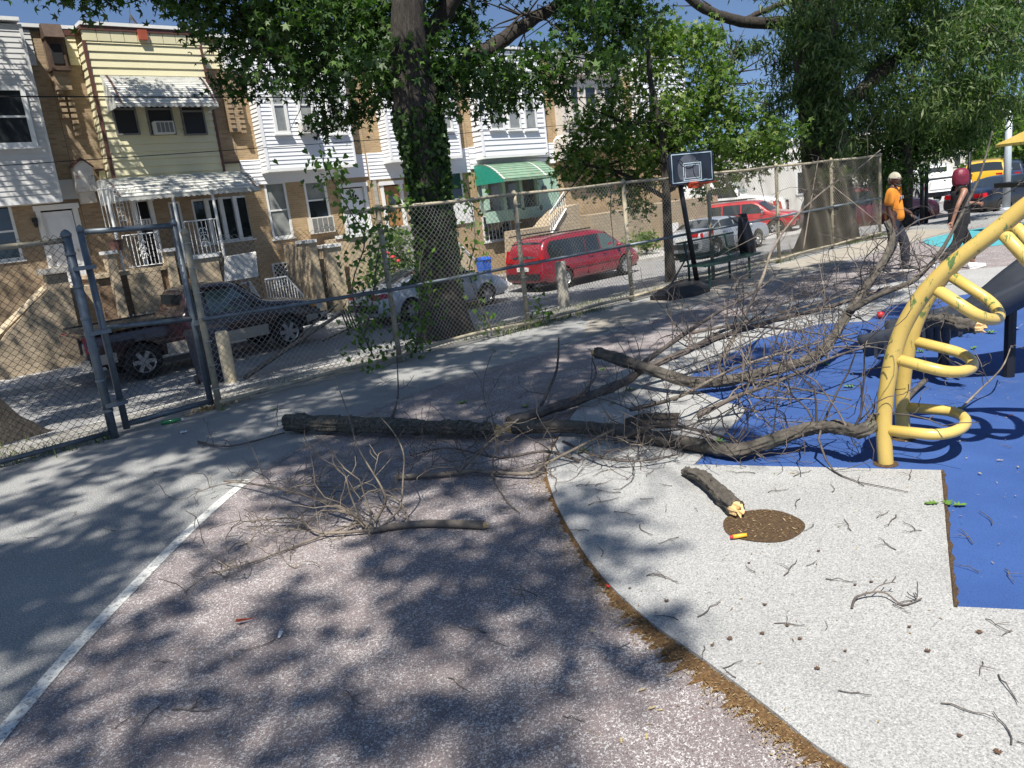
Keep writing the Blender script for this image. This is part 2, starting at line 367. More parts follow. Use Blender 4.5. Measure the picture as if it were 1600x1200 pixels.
pad = [tuple(p) for p in PADL]+[(17, 1.2)]+BL[::-1]+[(4.6, -1.2), (5.6, -3)]
struct(MB().prism([(x, y, -.02) for x, y in pad], (0, 0, .048)).build('grey_rubber_pad', 'pad'), 'pale grey rubber safety surface')
blue = [(5.615, -3), (4.61, -1.19)]+[(x+.012, y-.004) for x, y in BL]+[(15, -3)]
struct(MB().prism([(x, y, -.02) for x, y in blue], (0, 0, .042)).build('blue_rubber_pad', 'blue_rubber'), 'bright blue rubber safety surface')
struct(MB().quad(*[(*p, .008) for p in sm([(17.1, 5.45), (18.9, 7.0), (21, 6.8), (22.3, 6.1), (22, 5), (19.5, 4.3)], 5, True)]).build('teal_court_shape', 'teal_paint'))
struct(MB().quad(*[(*p, .012) for p in sm([(19.4, 5.9), (20.6, 6.2), (21.8, 5.6), (20.5, 5.1)], 5, True)]).build('white_court_shape', 'line_paint'))
struct(MB().quad(*[(x, y, .006) for x, y in [(7.6, 7.2), (12, 7.25), (21.5, 7.15), (22.0, 8.4), (14, 8.45), (9, 8.3)]]).build('tan_path', 'tan_walk'))
# dirt along the worn edge of the grey pad: an uneven low ridge
def ridge(pts, wfun, h, name, mat, side=1, zb=.004):
    mb = MB(); P = [np.array(p, float) for p in pts]; c = 4
    for i, p in enumerate(P):
        t = P[min(i+1, len(P)-1)]-P[max(i-1, 0)]; t /= np.linalg.norm(t); nn = np.array([-t[1], t[0]])*side; wd = wfun(i)
        for k in range(c+1):
            u = k/c; z = zb+h*math.sin(math.pi*min(1, u*.9+.1))*(.6+.8*rnd.random()) if 0 < k < c else zb
            q = p+nn*(wd*u-.012); mb.v.append((*q, z))
    for i in range(len(P)-1):
        for k in range(c): a = i*(c+1)+k; mb.f.append((a, a+c+1, a+c+2, a+1))
    return mb.build(name, mat)
fine = sm(PADL[8:58], 6)
wf = lambda i: (.035+.10*max(0, 1-abs(i-95)/75))*(.5+.9*rnd.random())
struct(ridge(fine, wf, .018, 'dirt_edge', 'leaf_dirt', 1), 'orange brown leaf dirt along the curved edge of the grey pad')
struct(ridge(sm([(3.255, 1.06), (3.75, 1.25), (4.3, 1.46), (4.81, 1.655)], 12), lambda i: .015+.015*rnd.random(), .01, 'dirt_seam', 'mulch', -1, .026))
cc = G(1192, 821, .03)
mb = MB(); ring = []
for k in range(40):
    a = k/40*2*math.pi; r = .215*(1+.02*math.sin(5*a)); ring.append((cc[0]+r*math.cos(a)*1.0, cc[1]+r*math.sin(a), .0325))
mb.quad(*ring); o = struct(mb.build('dirt_hole', 'mulch'), 'round mulch filled hole in the grey pad')
sq = [G(*p, .032) for p in ((975, 655), (1000, 646), (1062, 645), (1058, 668), (978, 670))]
struct(MB().quad(*[(p[0], p[1], .0325) for p in sq]).build('dirt_patch', 'dirt_dark'), 'square dirt patch under the fallen branches')
# ------------------------------------------------------------------ row houses
YF, YB = 24.4, 23.85; ZG = -.9; ZR = 7.72
PX = [1.3, 6.14, 10.93, 15.62, 20.3, 25.15, 29.9, 34.4]
def rect(a, b, c, d, Y): p = W(a, b, Y); q = W(c, d, Y); return p[0], q[0], q[2], p[2]
def wall(mb, x0, x1, z0, z1, Y, holes=(), dep=.13):
    xs = sorted({x0, x1, *[h[i] for h in holes for i in (0, 1) if x0 < h[i] < x1]}); zs = sorted({z0, z1, *[h[i] for h in holes for i in (2, 3) if z0 < h[i] < z1]})
    for i in range(len(xs)-1):
        for j in range(len(zs)-1):
            cx, cz = (xs[i]+xs[i+1])/2, (zs[j]+zs[j+1])/2
            if any(h[0] < cx < h[1] and h[2] < cz < h[3] for h in holes): continue
            mb.quad((xs[i], Y, zs[j]), (xs[i+1], Y, zs[j]), (xs[i+1], Y, zs[j+1]), (xs[i], Y, zs[j+1]))
    for a, b, c, d in holes:
        mb.quad((a, Y, c), (a, Y+dep, c), (a, Y+dep, d), (a, Y, d)); mb.quad((b, Y, c), (b, Y, d), (b, Y+dep, d), (b, Y+dep, c))
        mb.quad((a, Y, c), (b, Y, c), (b, Y+dep, c), (a, Y+dep, c)); mb.quad((a, Y, d), (a, Y+dep, d), (b, Y+dep, d), (b, Y, d))
def courses(mb, p, q, z0, z1, n, pitch=.115, lip=.02):   # lapped siding from plan point p to q, facing n
    p = np.array(p, float); q = np.array(q, float); n = np.array(n, float); z = z0
    while z < z1-1e-4:
        zt = min(z+pitch, z1); a, b = p+n*lip, q+n*lip; c, d = p+n*.002, q+n*.002
        mb.quad((*a, z), (*b, z), (*d, zt), (*c, zt)); mb.quad((*c, z), (*d, z), (*b, z), (*a, z)); mb.add([(*a, z), (*c, z), (*c, zt)], [(0, 1, 2)]); mb.add([(*b, z), (*d, zt), (*d, z)], [(0, 1, 2)]); z = zt
def window(par, r, Y, fw=.06, frame='trim_white', panes=('window_glass', 'window_glass'), sill=True, name='window', mull=0, split=.5):
    x0, x1, z0, z1 = r; mb = MB(); y0, y1 = Y-.045, Y+.03
    for b in (((x0, z0), (x1, z0+fw)), ((x0, z1-fw), (x1, z1)), ((x0, z0+fw), (x0+fw, z1-fw)), ((x1-fw, z0+fw), (x1, z1-fw))): mb.box((b[0][0], y0, b[0][1]), (b[1][0], y1, b[1][1]))
    zm = z0+(z1-z0)*split
    if len(panes) > 1: mb.box((x0+fw, y0+.006, zm-.025), (x1-fw, y1, zm+.025))
    o = mb.build(name, frame, par)
    zz = [z0+fw, zm-.025, zm+.025, z1-fw] if len(panes) > 1 else [z0+fw, z1-fw]
    for k, pm in enumerate(panes):
        a, b = zz[2*k], zz[2*k+1]; MB().box((x0+fw, Y-.012+.012*k, a), (x1-fw, Y+.02, b)).build('pane', pm, o)
    if sill: MB().box((x0-.05, Y-.09, z0-.05), (x1+.05, Y, z0-.003)).build('sill', frame, o)
    return o
def acunit(par, r, Y, dep=.28):
    x0, x1, z0, z1 = r; o = MB().box((x0, Y-dep, z0), (x1, Y-.02, z1)).build('air_conditioner', 'ac_unit', par)
    for k in range(4):
        w_ = (x1-x0-.06)/4; MB().box((x0+.03+k*w_+.012, Y-dep-.006, z0+.04), (x0+.03+(k+1)*w_-.012, Y-dep+.01, z1-.04)).build('grille', 'ac_grille', o)
    return o
def house(i, label, brick, holes, lower=None):
    x0, x1 = PX[i]+.004, PX[i+1]-.004
    h = thing('row_house', label, 'house', (x0, YF, ZG), 'row houses across the street')
    mb = MB(); wall(mb, x0, x1, ZG-.3, ZR, YF, holes); mb.build('wall', brick, h)
    MB().box((x0, YF+.14, ZG-.3), (x1, YF+10, ZR-.02)).build('body', 'interior' if lower is None else lower, h)
    MB().box((x0, YF-.02, ZR-.02), (x1, YF+10.05, ZR+.06)).build('roof', 'roof_tar', h)
    return h, x0, x1
def coping(h, x0, x1, yb, bx0, bx1, mat='trim_white', z=ZR+.06, hh=.09):
    MB().box((x0, YF-.10, z), (bx0, YF+.35, z+hh)).box((bx1, YF-.10, z), (x1, YF+.35, z+hh)).box((bx0+.002, yb-.10, z+.003), (bx1-.002, YF+.33, z+hh+.003)).build('coping', mat, h)
def bay(h, x0, x1, z0, z1, mat, pitch, boards=False, trim=None, lip=.02, yb=YB):
    mb = MB(); mb.box((x0+.01, yb+.01, z0), (x1-.01, YF-.003, z1)); o = mb.build('bay', mat, h)
    if boards:
        z = z0; bd = {}
        while z < z1-.01:
            hh = min(pitch, z1-z)
            m = MB()
            m.add([(x0, yb, z), (x1, yb, z), (x1, yb, z+hh), (x0, yb, z+hh), (x0, yb-lip, z), (x1, yb-lip, z), (x1, yb-.004, z+hh-.004), (x0, yb-.004, z+hh-.004)], [(0, 1, 2, 3), (4, 5, 6, 7), (0, 1, 5, 4), (3, 2, 6, 7), (0, 4, 7, 3), (1, 5, 6, 2)])
            m.build('siding_board', mat, o)
            m = MB()
            m.add([(x0, YF, z), (x0, yb, z), (x0, yb, z+hh), (x0, YF, z+hh), (x0-lip, YF, z), (x0-lip, yb, z), (x0-.004, yb, z+hh-.004), (x0-.004, YF, z+hh-.004)], [(0, 1, 2, 3), (4, 5, 6, 7), (0, 1, 5, 4), (3, 2, 6, 7), (0, 4, 7, 3), (1, 5, 6, 2)])
            m.build('side_board', mat, o); z += pitch
    else:
        mb = MB(); courses(mb, (x0, yb), (x1, yb), z0, z1, (0, -1), pitch, lip); courses(mb, (x0, YF), (x0, yb), z0, z1, (-1, 0), pitch, lip); courses(mb, (x1, yb), (x1, YF), z0, z1, (1, 0), pitch, lip); mb.build('siding', mat, o)
    tw = .05
    for x in (x0, x1): MB().box((x-tw/2-.012, yb-lip-.012, z0), (x+tw/2+.012, yb+tw, z1)).build('corner_trim', trim or mat, o)
    MB().box((x0-.03, yb-.03, z0-.10), (x1+.03, YF, z0-.002)).build('soffit', trim if trim == 'trim_white' else 'trim_white', o)
    return o
def band(h, x0, x1, z0, z1, mat, pitch, name='siding_band', lip=.02):
    mb = MB(); mb.box((x0, YF-.03, z0), (x1, YF-.002, z1)); courses(mb, (x0, YF-.03), (x1, YF-.03), z0, z1, (0, -1), pitch, lip); return mb.build(name, mat, h)
def awning(h, r, yw, yo, zw, zo, mat, stripes=(), sag=.12, side=True, sidemat=None, n=14, val=.1, stripemat='trim_brown', step=.012):
    x0, x1 = r; mb = MB(); prof = []
    for k in range(n+1):
        t = k/n; prof.append((yw+(yo-yw)*t, zw+(zo-zw)*t+sag*math.sin(math.pi*t)))
    o = None
    for k in range(n):
        (a, b), (c, d) = prof[k], prof[k+1]; mb.add([(x0, a, b), (x1, a, b), (x1, c-.012, d+step), (x0, c-.012, d+step), (x0, a, b-.03), (x1, a, b-.03), (x1, c, d-.012), (x0, c, d-.012)], [(0, 1, 2, 3), (4, 7, 6, 5), (0, 4, 5, 1), (3, 2, 6, 7), (0, 3, 7, 4), (1, 5, 6, 2)])
    o = mb.build('awning', mat, h)
    if side:
        for x in (x0+.004, x1-.016):
            MB().prism([(x, a, b-.035) for a, b in prof]+[(x, yo, zo-val), (x, yw, zo-val)], (.012, 0, 0)).build('awning_side', sidemat or mat, o)
    m = MB(); nn = int((x1-x0)/.075); pts = []
    for k in range(nn+1):
        x = x0+(x1-x0)*k/nn; pts.append((x, zo-val*(1.0 if k % 2 else .72)))
    for k in range(nn): m.prism([(pts[k][0], yo-.004, zo-.014), (pts[k+1][0], yo-.004, zo-.014), (pts[k+1][0], yo-.004, pts[k+1][1]), (pts[k][0], yo-.004, pts[k][1])], (0, -.008, 0))
    m.build('valance', mat, o)
    for sx in stripes:
        m = MB()
        for k in range(n):
            (a, b), (c, d) = prof[k], prof[k+1]; m.quad((sx, a, b+.006), (sx+.07, a, b+.006), (sx+.07, c-.013, d+step+.006), (sx, c-.013, d+step+.006))
        m.build('stripe', stripemat, o)
    return o
def railing(par, a, b, h0, h1, n, mat='iron_white', r=.011, scroll=False):       # plan-ends a,b as 3D points at rail foot
    a = np.array(a, float); b = np.array(b, float); up = np.array([0, 0, 1.]); mb = MB()
    mb.tube([a+up*h0, b+up*h0], .014, 6); mb.tube([a+up*h1, b+up*h1], .02, 6)
    o = mb.build('railing', mat, par)
    m = MB()
    for k in range(n+1): p = a+(b-a)*k/n; m.tube([p+up*h0, p+up*h1], r, 5)
    if scroll:
        d = (b-a)/np.linalg.norm(b-a); c = (a+b)/2+up*(h0+h1)/2
        for sgn in (-1, 1):
            for cz in (-.2, .0, .2):
                pts = [c+up*cz*(h1-h0)+sgn*d*(.05+.05*math.cos(t))+up*.07*math.sin(t) for t in np.linspace(0, 5.2, 10)]; m.tube(pts, .012, 4)
    m.build('balusters', mat, o); return o
BANDZ = (3.72, 4.15); PARZ = (6.82, ZR)
# --- house with grey vinyl bay, far left
wr = rect(-34, 318, 38, 405, YF); dr = rect(61, 330, 142, 443, YF)
h, x0, x1 = house(0, 'row house with grey vinyl bay and plain white front door', 'brick_tan', [wr, dr])
bx1 = W(94, 305, YB)[0]; bz = W(95, 309, YB)[2]
bay(h, PX[0]-1.2, bx1, bz, ZR, 'vinyl_grey', .13, trim='vinyl_grey'); band(h, bx1+.05, x1, bz-.02, bz+.5, 'vinyl_grey', .13); band(h, bx1+.03, x1-.25, PARZ[0]+.02, PARZ[1], 'vinyl_grey', .13)
coping(h, x0, x1, YB, PX[0]-1.2, bx1)
window(h, rect(-45, 134, 59, 229, YB), YB-.03, .11, 'trim_white', ('window_glass', 'window_glass')); window(h, wr, YF+.06, .07)
def paneldoor(h, r, Y, mat='door_white', fw=.1, fan=False, oval=False, frame='trim_white'):
    x0, x1, z0, z1 = r; d = MB().box((x0+fw*.4, Y, z0), (x1-fw*.4, Y+.05, z1-.04)).build('door', mat, h)
    MB().box((x0-fw, Y-.10, z0), (x0+.02, Y+.03, z1)).box((x1-.02, Y-.10, z0), (x1+fw, Y+.03, z1)).box((x0-fw-.04, Y-.13, z1+.002), (x1+fw+.04, Y+.03, z1+.14)).build('frame', frame, d)
    w_ = x1-x0
    for cx in (.3, .7):
        for cz, hz in ((.14, .16), (.40, .24), (.80, .2)):
            if (fan and cz > .7) or oval: continue
            a, b = x0+w_*(cx-.15), x0+w_*(cx+.15); c, e = z0+(z1-z0)*(cz-hz/2), z0+(z1-z0)*(cz+hz/2)
            MB().box((a, Y-.018, c), (b, Y, e)).build('door_panel', mat, d)
    if fan:
        c = np.array([(x0+x1)/2, Y-.01, z0+(z1-z0)*.76]); R_ = w_*.27
        m = MB(); arc = [c+np.array([R_*math.cos(t), 0, R_*math.sin(t)*.9]) for t in np.linspace(0, math.pi, 13)]; m.prism(arc, (0, .03, 0)); m.build('fan_light', 'window_glass', d)
        m = MB(); m.tube(arc+[arc[0]], .018, 5)
        for t in (.2, .4, .6, .8): m.tube([c+np.array([0, -.004, .02]), c+np.array([R_*math.cos(t*math.pi), -.004, R_*math.sin(t*math.pi)*.9])], .011, 4)
        m.build('fan_bars', 'trim_white', d)
    if oval:
        c = np.array([x0+w_*.47, Y-.012, z0+(z1-z0)*.6]); arc = [c+np.array([w_*.2*math.cos(t), 0, (z1-z0)*.26*math.sin(t)]) for t in np.linspace(0, 2*math.pi, 24)[:-1]]
        MB().prism(arc, (0, .02, 0)).build('oval_glass', 'window_glass', d); MB().tube(arc+[arc[0]], .02, 5).build('oval_frame', 'wood_brown', d)
    MB().lathe((x1-w_*.14, Y-.05, z0+(z1-z0)*.45), [(.02, 0), (.035, .02), (.03, .05)], 8, 'y').build('door_knob', 'galv_light', d)
    return d
paneldoor(h, dr, YF+.05)
l = W(55, 350, YF); m = MB(); m.box((l[0]-.06, YF-.12, l[2]+.04), (l[0]+.06, YF-.003, l[2]+.16)); m.lathe((l[0], YF-.09, l[2]-.1), [(.03, 0), (.055, .06), (.05, .13)], 8); m.build('wall_lamp', 'iron_black', h)
# stair wall of stone in front
s = thing('stair_wall', 'tan stone stair wall with slanted cap below white front door', 'wall', (*W(20, 560, 22.4)[:2], ZG))
q = lambda x, y: W(x, y, 22.4)
pr = [q(-60, 595), q(10, 520), q(76, 452), q(71, 428), q(104, 424), q(125, 520), q(135, 575)]; pr[0][2] = ZG-.2; pr[-1][2] = ZG-.2
MB().prism(pr, (0, .35, 0)).build('wall_body', 'stone_tan', s)
MB().tube([q(-58, 582)+np.array([0, .17, .02]), q(75, 452)+np.array([0, .17, .02])], .11, 4).build('slanted_cap', 'stucco_tan', s)
c = q(70, 428); d = q(107, 421); MB().box((c[0]-.08, 22.3, c[2]-.02), (d[0]+.06, 22.85, c[2]+.12)).build('pier_cap', 'stone_grey', s)
# --- yellow house
bxl, bxr = W(179, 283, YB)[0], W(352, 278, YB)[0]; bzb = W(179, 287, YB)[2]
pw = rect(298, 312, 398, 372, YF); pd = rect(210, 316, 254, 418, YF); pw2 = rect(262, 316, 292, 372, YF)
h, x0, x1 = house(1, 'yellow sided row house with white awnings and iron porch railing', 'brick_tan', [pd, pw2, pw])
b = bay(h, bxl, bxr, bzb, ZR-.32, 'siding_yellow', .205, True, 'trim_brown', .035)
# upright panels and fascia at the top
for k in range(9):
    a = bxl+(bxr-bxl)*k/9; MB().box((a+.008, YB-.04, ZR-.318), (bxl+(bxr-bxl)*(k+1)/9-.008, YB+.1, ZR-.06)).build('fascia_panel', 'siding_yellow', b)
MB().box((bxl-.04, YB-.07, ZR-.055), (bxr+.04, YF-.03, ZR+.055)).build('fascia', 'trim_brown', b)
coping(h, x0, x1, YB, bxl-.03, bxr+.03)
for a, c in ((x0+.55, bxl-.05), (bxr+.05, x1)):
    band(h, a, c, PARZ[0]+.05, ZR-.1, 'siding_yellow', .205, lip=.03); MB().box((a, YF-.09, ZR-.098), (c, YF-.004, ZR+.05)).build('fascia', 'trim_brown', h)
    band(h, a+.1 if a < 9 else a, c, bzb-.05, bzb+.42, 'siding_yellow', .205, lip=.03); MB().box((a, YF-.07, bzb+.423), (c, YF-.004, bzb+.47)).build('band_cap', 'trim_brown', h)
ob = W(223, 55, YB-.1); MB().box((ob[0]-.12, YB-.14, ob[2]-.12), (ob[0]+.12, YB-.045, ob[2]+.14)).build('vent_box', 'orange_box', h)
def pilaster(h, xa, xb, yf=YF):                      # timber bracket box with corbelled brick below, on the party line
    za, zb = 6.75, ZR+.12
    m = MB(); m.box((xa, yf-.26, za), (xb, yf-.003, zb-.35)); m.add([(xa-.03, yf-.42, zb-.35), (xb+.03, yf-.42, zb-.35), (xb+.03, yf-.003, zb-.35), (xa-.03, yf-.003, zb-.35), (xa-.03, yf-.28, zb), (xb+.03, yf-.28, zb), (xb+.03, yf-.003, zb), (xa-.03, yf-.003, zb)], [(0, 1, 2, 3), (4, 5, 6, 7), (0, 1, 5, 4), (1, 2, 6, 5), (2, 3, 7, 6), (3, 0, 4, 7)])
    m.box((xa-.03, yf-.36, za-.08), (xb+.03, yf-.003, za-.003)); o = m.build('party_bracket', 'wood_brown', h)
    MB().box((xa+.08, yf-.28, za+.1), (xb-.08, yf-.255, zb-.5)).build('bracket_panel', 'interior', o)
    c = MB(); w_ = (xb-xa)
    c.box((xa+.02, yf-.22, za-.55), (xb-.02, yf-.003, za-.085))
    for k in range(7):
        z = za-.60-k*.155; c.box((xa+.04, yf-.17, z-.045), (xa+.04+w_*.32, yf-.003, z+.045)) if k < 5 else None; c.box((xb-.04-w_*.32, yf-.19, z-.20), (xb-.04, yf-.003, z-.11))
    c.build('corbel', 'brick_tan', h)
pl = W(73, 90, YF-.34)[0]; pilaster(h, pl+.08, pl+.50); 
# little gabled pier cap at band level
g = W(131, 270, YF-.3); gx = g[0]; m = MB(); m.prism([(gx-.26, YF-.38, bzb-.15), (gx+.22, YF-.38, bzb-.15), (gx+.22, YF-.38, bzb+.5), (gx-.02, YF-.38, bzb+.72), (gx-.26, YF-.38, bzb+.5)], (0, .37, 0)); m.box((gx-.2, YF-.30, bzb-.45), (gx+.17, YF-.003, bzb-.155)); m.build('gabled_bracket', 'wood_peel', h)
m = MB(); m.prism([(gx-.3, YF-.44, bzb+.50), (gx-.02, YF-.44, bzb+.76), (gx+.26, YF-.44, bzb+.50), (gx-.02, YF-.44, bzb+.70)], (0, .42, 0)); m.build('gable_cap', 'trim_brown', h)
aw = W(165, 165, YB-.8); av = W(341, 163, YB-.8); at_ = W(154, 118, YB)
awning(h, (W(156, 120, YB)[0], av[0]), YB-.02, YB-.8, at_[2], aw[2]+.05, 'awning_white', (W(163, 118, YB)[0], W(309, 122, YB)[0]), .10)
for r_, ac in ((rect(171, 162, 219, 211, YB), 0), (rect(224, 162, 275, 211, YB), 1), (rect(279, 166, 324, 211, YB), 0)):
    window(h, r_, YB-.035, .045, 'ac_grille', ('mesh_screen', 'mesh_screen'), sill=False, split=.82)
acunit(h, rect(239, 190, 273, 209, YB-.2), YB-.02)
# antenna tripod
r_ = W(202, 17, YF+3); t = thing('roof_antenna', 'rusty tripod antenna mast on the roof of the yellow house', 'antenna', (r_[0], YF+3, ZR+.06)); m = MB(); r2 = np.array([r_[0], YF+3, r_[2]-.1])
for dx, dy in ((-.2, .2), (.55, .15), (.15, -.45)): m.tube([r2, (r_[0]+dx*1.5, YF+3+dy, ZR+.06)], .018, 5)
m.tube([r2-np.array([.12, 0, .5]), r2+np.array([.25, 0, -.45])], .02, 4); m.build('legs', 'wood_brown', t)
MB().tube([r2-np.array([0, 0, .3]), r2+np.array([0, 0, .12])], .02, 6).build('mast', 'galv', t)
# porch awning, floor, piers, rails
YP = 22.4; pa, pb = W(180, 312, YP-.05), W(408, 303, YP-.05); pt = W(176, 283, YB)
awning(h, (W(178, 300, YP)[0], pb[0]), YB-.05, YP-.05, pt[2]-.02, pa[2]+.03, 'awning_white', (W(180, 300, YP)[0]+.04, W(397, 290, YP)[0]), .22, n=13, step=.03)
window(h, pw, YF+.06, .06, panes=('window_glass',), sill=True)
for k in range(1, 4): xx = pw[0]+(pw[1]-pw[0])*k/4; MB().box((xx-.06, YF-.06, pw[2]), (xx+.06, YF+.05, pw[3])).build('mullion', 'trim_white', h)
window(h, pw2, YF+.06, .06, panes=('window_glass',)); d_ = paneldoor(h, pd, YF+.07, 'interior')
sgn = W(223, 348, YF-.05); o = MB().box((sgn[0]-.22, YF-.09, sgn[2]-.1), (sgn[0]+.22, YF-.06, sgn[2]+.1)).build('number_plate', 'trim_white', h)
def text(body, size, mat, par, loc, rot, ext=.004, name='lettering', sc=1.):
    cu = bpy.data.curves.new(name, 'FONT'); cu.body = body; cu.size = size; cu.extrude = ext; cu.align_x = 'CENTER'; cu.align_y = 'CENTER'; cu.resolution_u = 3
    ob = bpy.data.objects.new(name, cu); COL.objects.link(ob); dg = bpy.context.evaluated_depsgraph_get(); me = bpy.data.meshes.new_from_object(ob.evaluated_get(dg)); bpy.data.objects.remove(ob)
    o = link(name, me, mat, par); oo = np.array(ORG.get(par.name, (0, 0, 0))) if par else np.zeros(3)
    o.location = [float(v) for v in np.array(loc)-oo]; o.rotation_euler = rot; o.scale = (sc, 1, 1); return o
text('2731', .19, 'iron_black', o, (sgn[0], YF-.095, sgn[2]), (math.pi/2, 0, 0))
p = thing('porch', 'stone porch with white iron railings in front of yellow house', 'porch', (*W(240, 480, YP)[:2], ZG))
zf = W(232, 419, YP)[2]
xl, xr = W(160, 480, YP)[0], W(352, 440, YP)[0]
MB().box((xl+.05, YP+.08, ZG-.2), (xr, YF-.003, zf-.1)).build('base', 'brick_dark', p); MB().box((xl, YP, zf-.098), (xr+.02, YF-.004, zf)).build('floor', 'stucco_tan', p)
for a in (rect(166, 398, 202, 500, YP-.1), rect(258, 394, 290, 490, YP-.1), rect(298, 406, 352, 470, YP-.1)):
    o = MB().box((a[0], YP-.18, ZG-.2), (a[1], YP+.3, a[3])).build('pier', 'stucco_tan', p); MB().box((a[0]-.05, YP-.23, a[3]+.002), (a[1]+.05, YP+.35, a[3]+.09)).build('pier_cap', 'trim_white', o)
MB().box((W(203, 450, YP)[0], YP-.02, ZG-.2), (W(256, 450, YP)[0], YP+.075, zf-.11)).build('front_wall', 'stone_tan', p)
e = lambda x, y: (lambda v: (v[0], YP+.05, zf))(W(x, y, YP))
railing(p, e(202, 417), e(257, 412), .08, .92, 9, scroll=True)
z3 = W(305, 408, YP)[2]; a = W(299, 400, YP); b_ = W(352, 398, YP); railing(p, (a[0], YP+.05, z3+.1), (b_[0], YP+.05, z3+.1), .06, 1.0, 8, scroll=True)
for px_, py_ in ((188, 395), (287, 390), (349, 390)): v = W(px_, py_, YP); MB().tube([(v[0], YP+.02, zf), (v[0], YP+.02, pa[2]+.1)], .04, 6).build('post', 'iron_white', p)
sc_ = W(162, 330, YP); a = (sc_[0], YP+.1, zf); railing(p, a, (sc_[0]+.9, YP+.1, zf), 1.05, 2.15, 10, scroll=True)
MB().box((xl-1.0, YP+.5, ZG-.1), (xl, YF-.01, zf-.25)).build('side_step', 'stone_tan', p)
MB().lathe((W(183, 388, YP)[0], YP, W(183, 398, YP)[2]+.1), [(.14, 0), (.2, .25), (.22, .28)], 12).build('planter', 'trim_brown', p)
# leaning board, basement rails
v = W(352, 440, 21.7); v2 = W(404, 432, 21.7); v3 = W(400, 394, 21.9); bd = thing('leaning_board', 'pale grey board propped against the porch pier', 'board', (v[0], 21.7, ZG))
MB().prism([v, v2, v3, W(352, 402, 21.9)], (0, .05, .02)).build('panel', 'stucco_white', bd); MB().tube([(v[0]+.3, 21.75, ZG), (v[0]+.35, 21.85, v[2]+.2)], .03, 6).tube([(v2[0]-.3, 21.75, ZG), (v2[0]-.3, 21.85, v[2]+.2)], .03, 6).build('leg', 'galv', bd)
# --- white vinyl house with fan-light door
wa = rect(411, 285, 460, 370, YF); wb = rect(473, 283, 518, 341, YF); dd = rect(533, 294, 580, 372, YF)
gb = rect(426, 414, 470, 441, YF)
h, x0, x1 = house(2, 'white vinyl row house with fan light door and brick ground floor', 'brick_gold', [wa, wb, dd, gb])
bl, br = W(420, 262, YB)[0], W(556, 259, YB)[0]; zb = W(420, 264, YB)[2]
bay(h, bl, br, zb, ZR, 'vinyl_white', .125, trim='vinyl_white'); band(h, x0+.02, x1-.05, zb-.42, zb+.35, 'vinyl_white', .125); band(h, x0+.02, bl-.05, PARZ[0]-.1, ZR, 'vinyl_white', .125); band(h, br+.05, x1, PARZ[0]-.1, ZR, 'vinyl_white', .125); coping(h, x0, x1, YB, bl, br)
for r_, k in ((rect(414, 118, 453, 209, YB), 0), (rect(455, 118, 495, 209, YB), 1), (rect(500, 116, 541, 209, YB), 0)): window(h, r_, YB-.03, .09, panes=('window_blind', 'window_blind'))
acunit(h, rect(468, 191, 494, 208, YB-.2), YB-.02)
window(h, wa, YF+.05, .08, panes=('window_blind', 'window_blind')); window(h, wb, YF+.05, .08, panes=('window_glass', 'window_blind')); acunit(h, rect(481, 341, 520, 362, YF-.1), YF-.02); paneldoor(h, dd, YF+.05, fan=True)
pl = W(347, 110, YF-.2)[0]; m = MB(); m.box((pl-.05, YF-.16, 5.0), (pl+.45, YF-.003, 6.75))
for k in range(6): z = 5.9-k*.15; m.box((pl-.02, YF-.2, z-.045), (pl+.12, YF-.15, z+.045)); m.box((pl+.28, YF-.24, z-.2), (pl+.42, YF-.15, z-.11))
m.build('corbel', 'brick_tan', h); MB().box((pl+.1, YF-.3, 6.85), (pl+.62, YF-.05, 7.5)).build('downspout_box', 'vinyl_white', h)
o = MB().box((gb[0]-.05, YF-.05, gb[2]-.05), (gb[1]+.05, YF-.003, gb[2]+.0)).box((gb[0]-.05, YF-.05, gb[3]), (gb[1]+.05, YF-.003, gb[3]+.05)).box((gb[0]-.05, YF-.05, gb[2]), (gb[0]-.002, YF-.003, gb[3])).box((gb[1]+.002, YF-.05, gb[2]), (gb[1]+.05, YF-.003, gb[3])).build('basement_grille', 'trim_white', h)
m = MB()
for k in range(-4, 9):
    for s_ in (1, -1):
        a = np.array([gb[0]+k*.16, YF-.03, gb[2] if s_ > 0 else gb[3]]); b_ = a+np.array([gb[3]-gb[2], 0, s_*(gb[3]-gb[2])])
        t0 = max(0, (gb[0]-a[0])/(b_[0]-a[0])); t1 = min(1, (gb[1]-a[0])/(b_[0]-a[0]))
        if t1 > t0: m.tube([a+(b_-a)*t0, a+(b_-a)*t1], .014, 4)
m.build('lattice', 'trim_white', o)
s = thing('entry_stair', 'tan stone entry steps with white caps below fan light door', 'stairs', (*W(520, 440, 22.8)[:2], ZG))
for k, (a, b_, c, d_) in enumerate(((482, 380, 508, 462), (508, 388, 545, 462), (545, 372, 588, 462))):
    r_ = rect(a, b_, c, d_, 22.6); MB().box((r_[0], 22.6, ZG-.1), (r_[1], YF-.01-.002*k, r_[3])).build('step_block', 'stucco_tan', s); MB().box((r_[0]-.04, 22.54, r_[3]+.002), (r_[1]-.002, 23.4, r_[3]+.10)).build('step_cap', 'trim_white', s)
rl = thing('stair_rail', 'slanted white iron stair rail in front of basement grille', 'railing', (*W(440, 460, 22.0)[:2], ZG))
a, b_, c, d_ = W(414, 437, 22), W(447, 432, 22), W(474, 462, 22), W(420, 478, 22)
m = MB(); m.tube([a, b_, c], .03, 5); m.tube([d_, W(476, 472, 22)], .02, 5); m.build('rail', 'iron_white', rl)
m = MB(); top = [a, b_, c]; bot = [d_, W(476, 472, 22)]
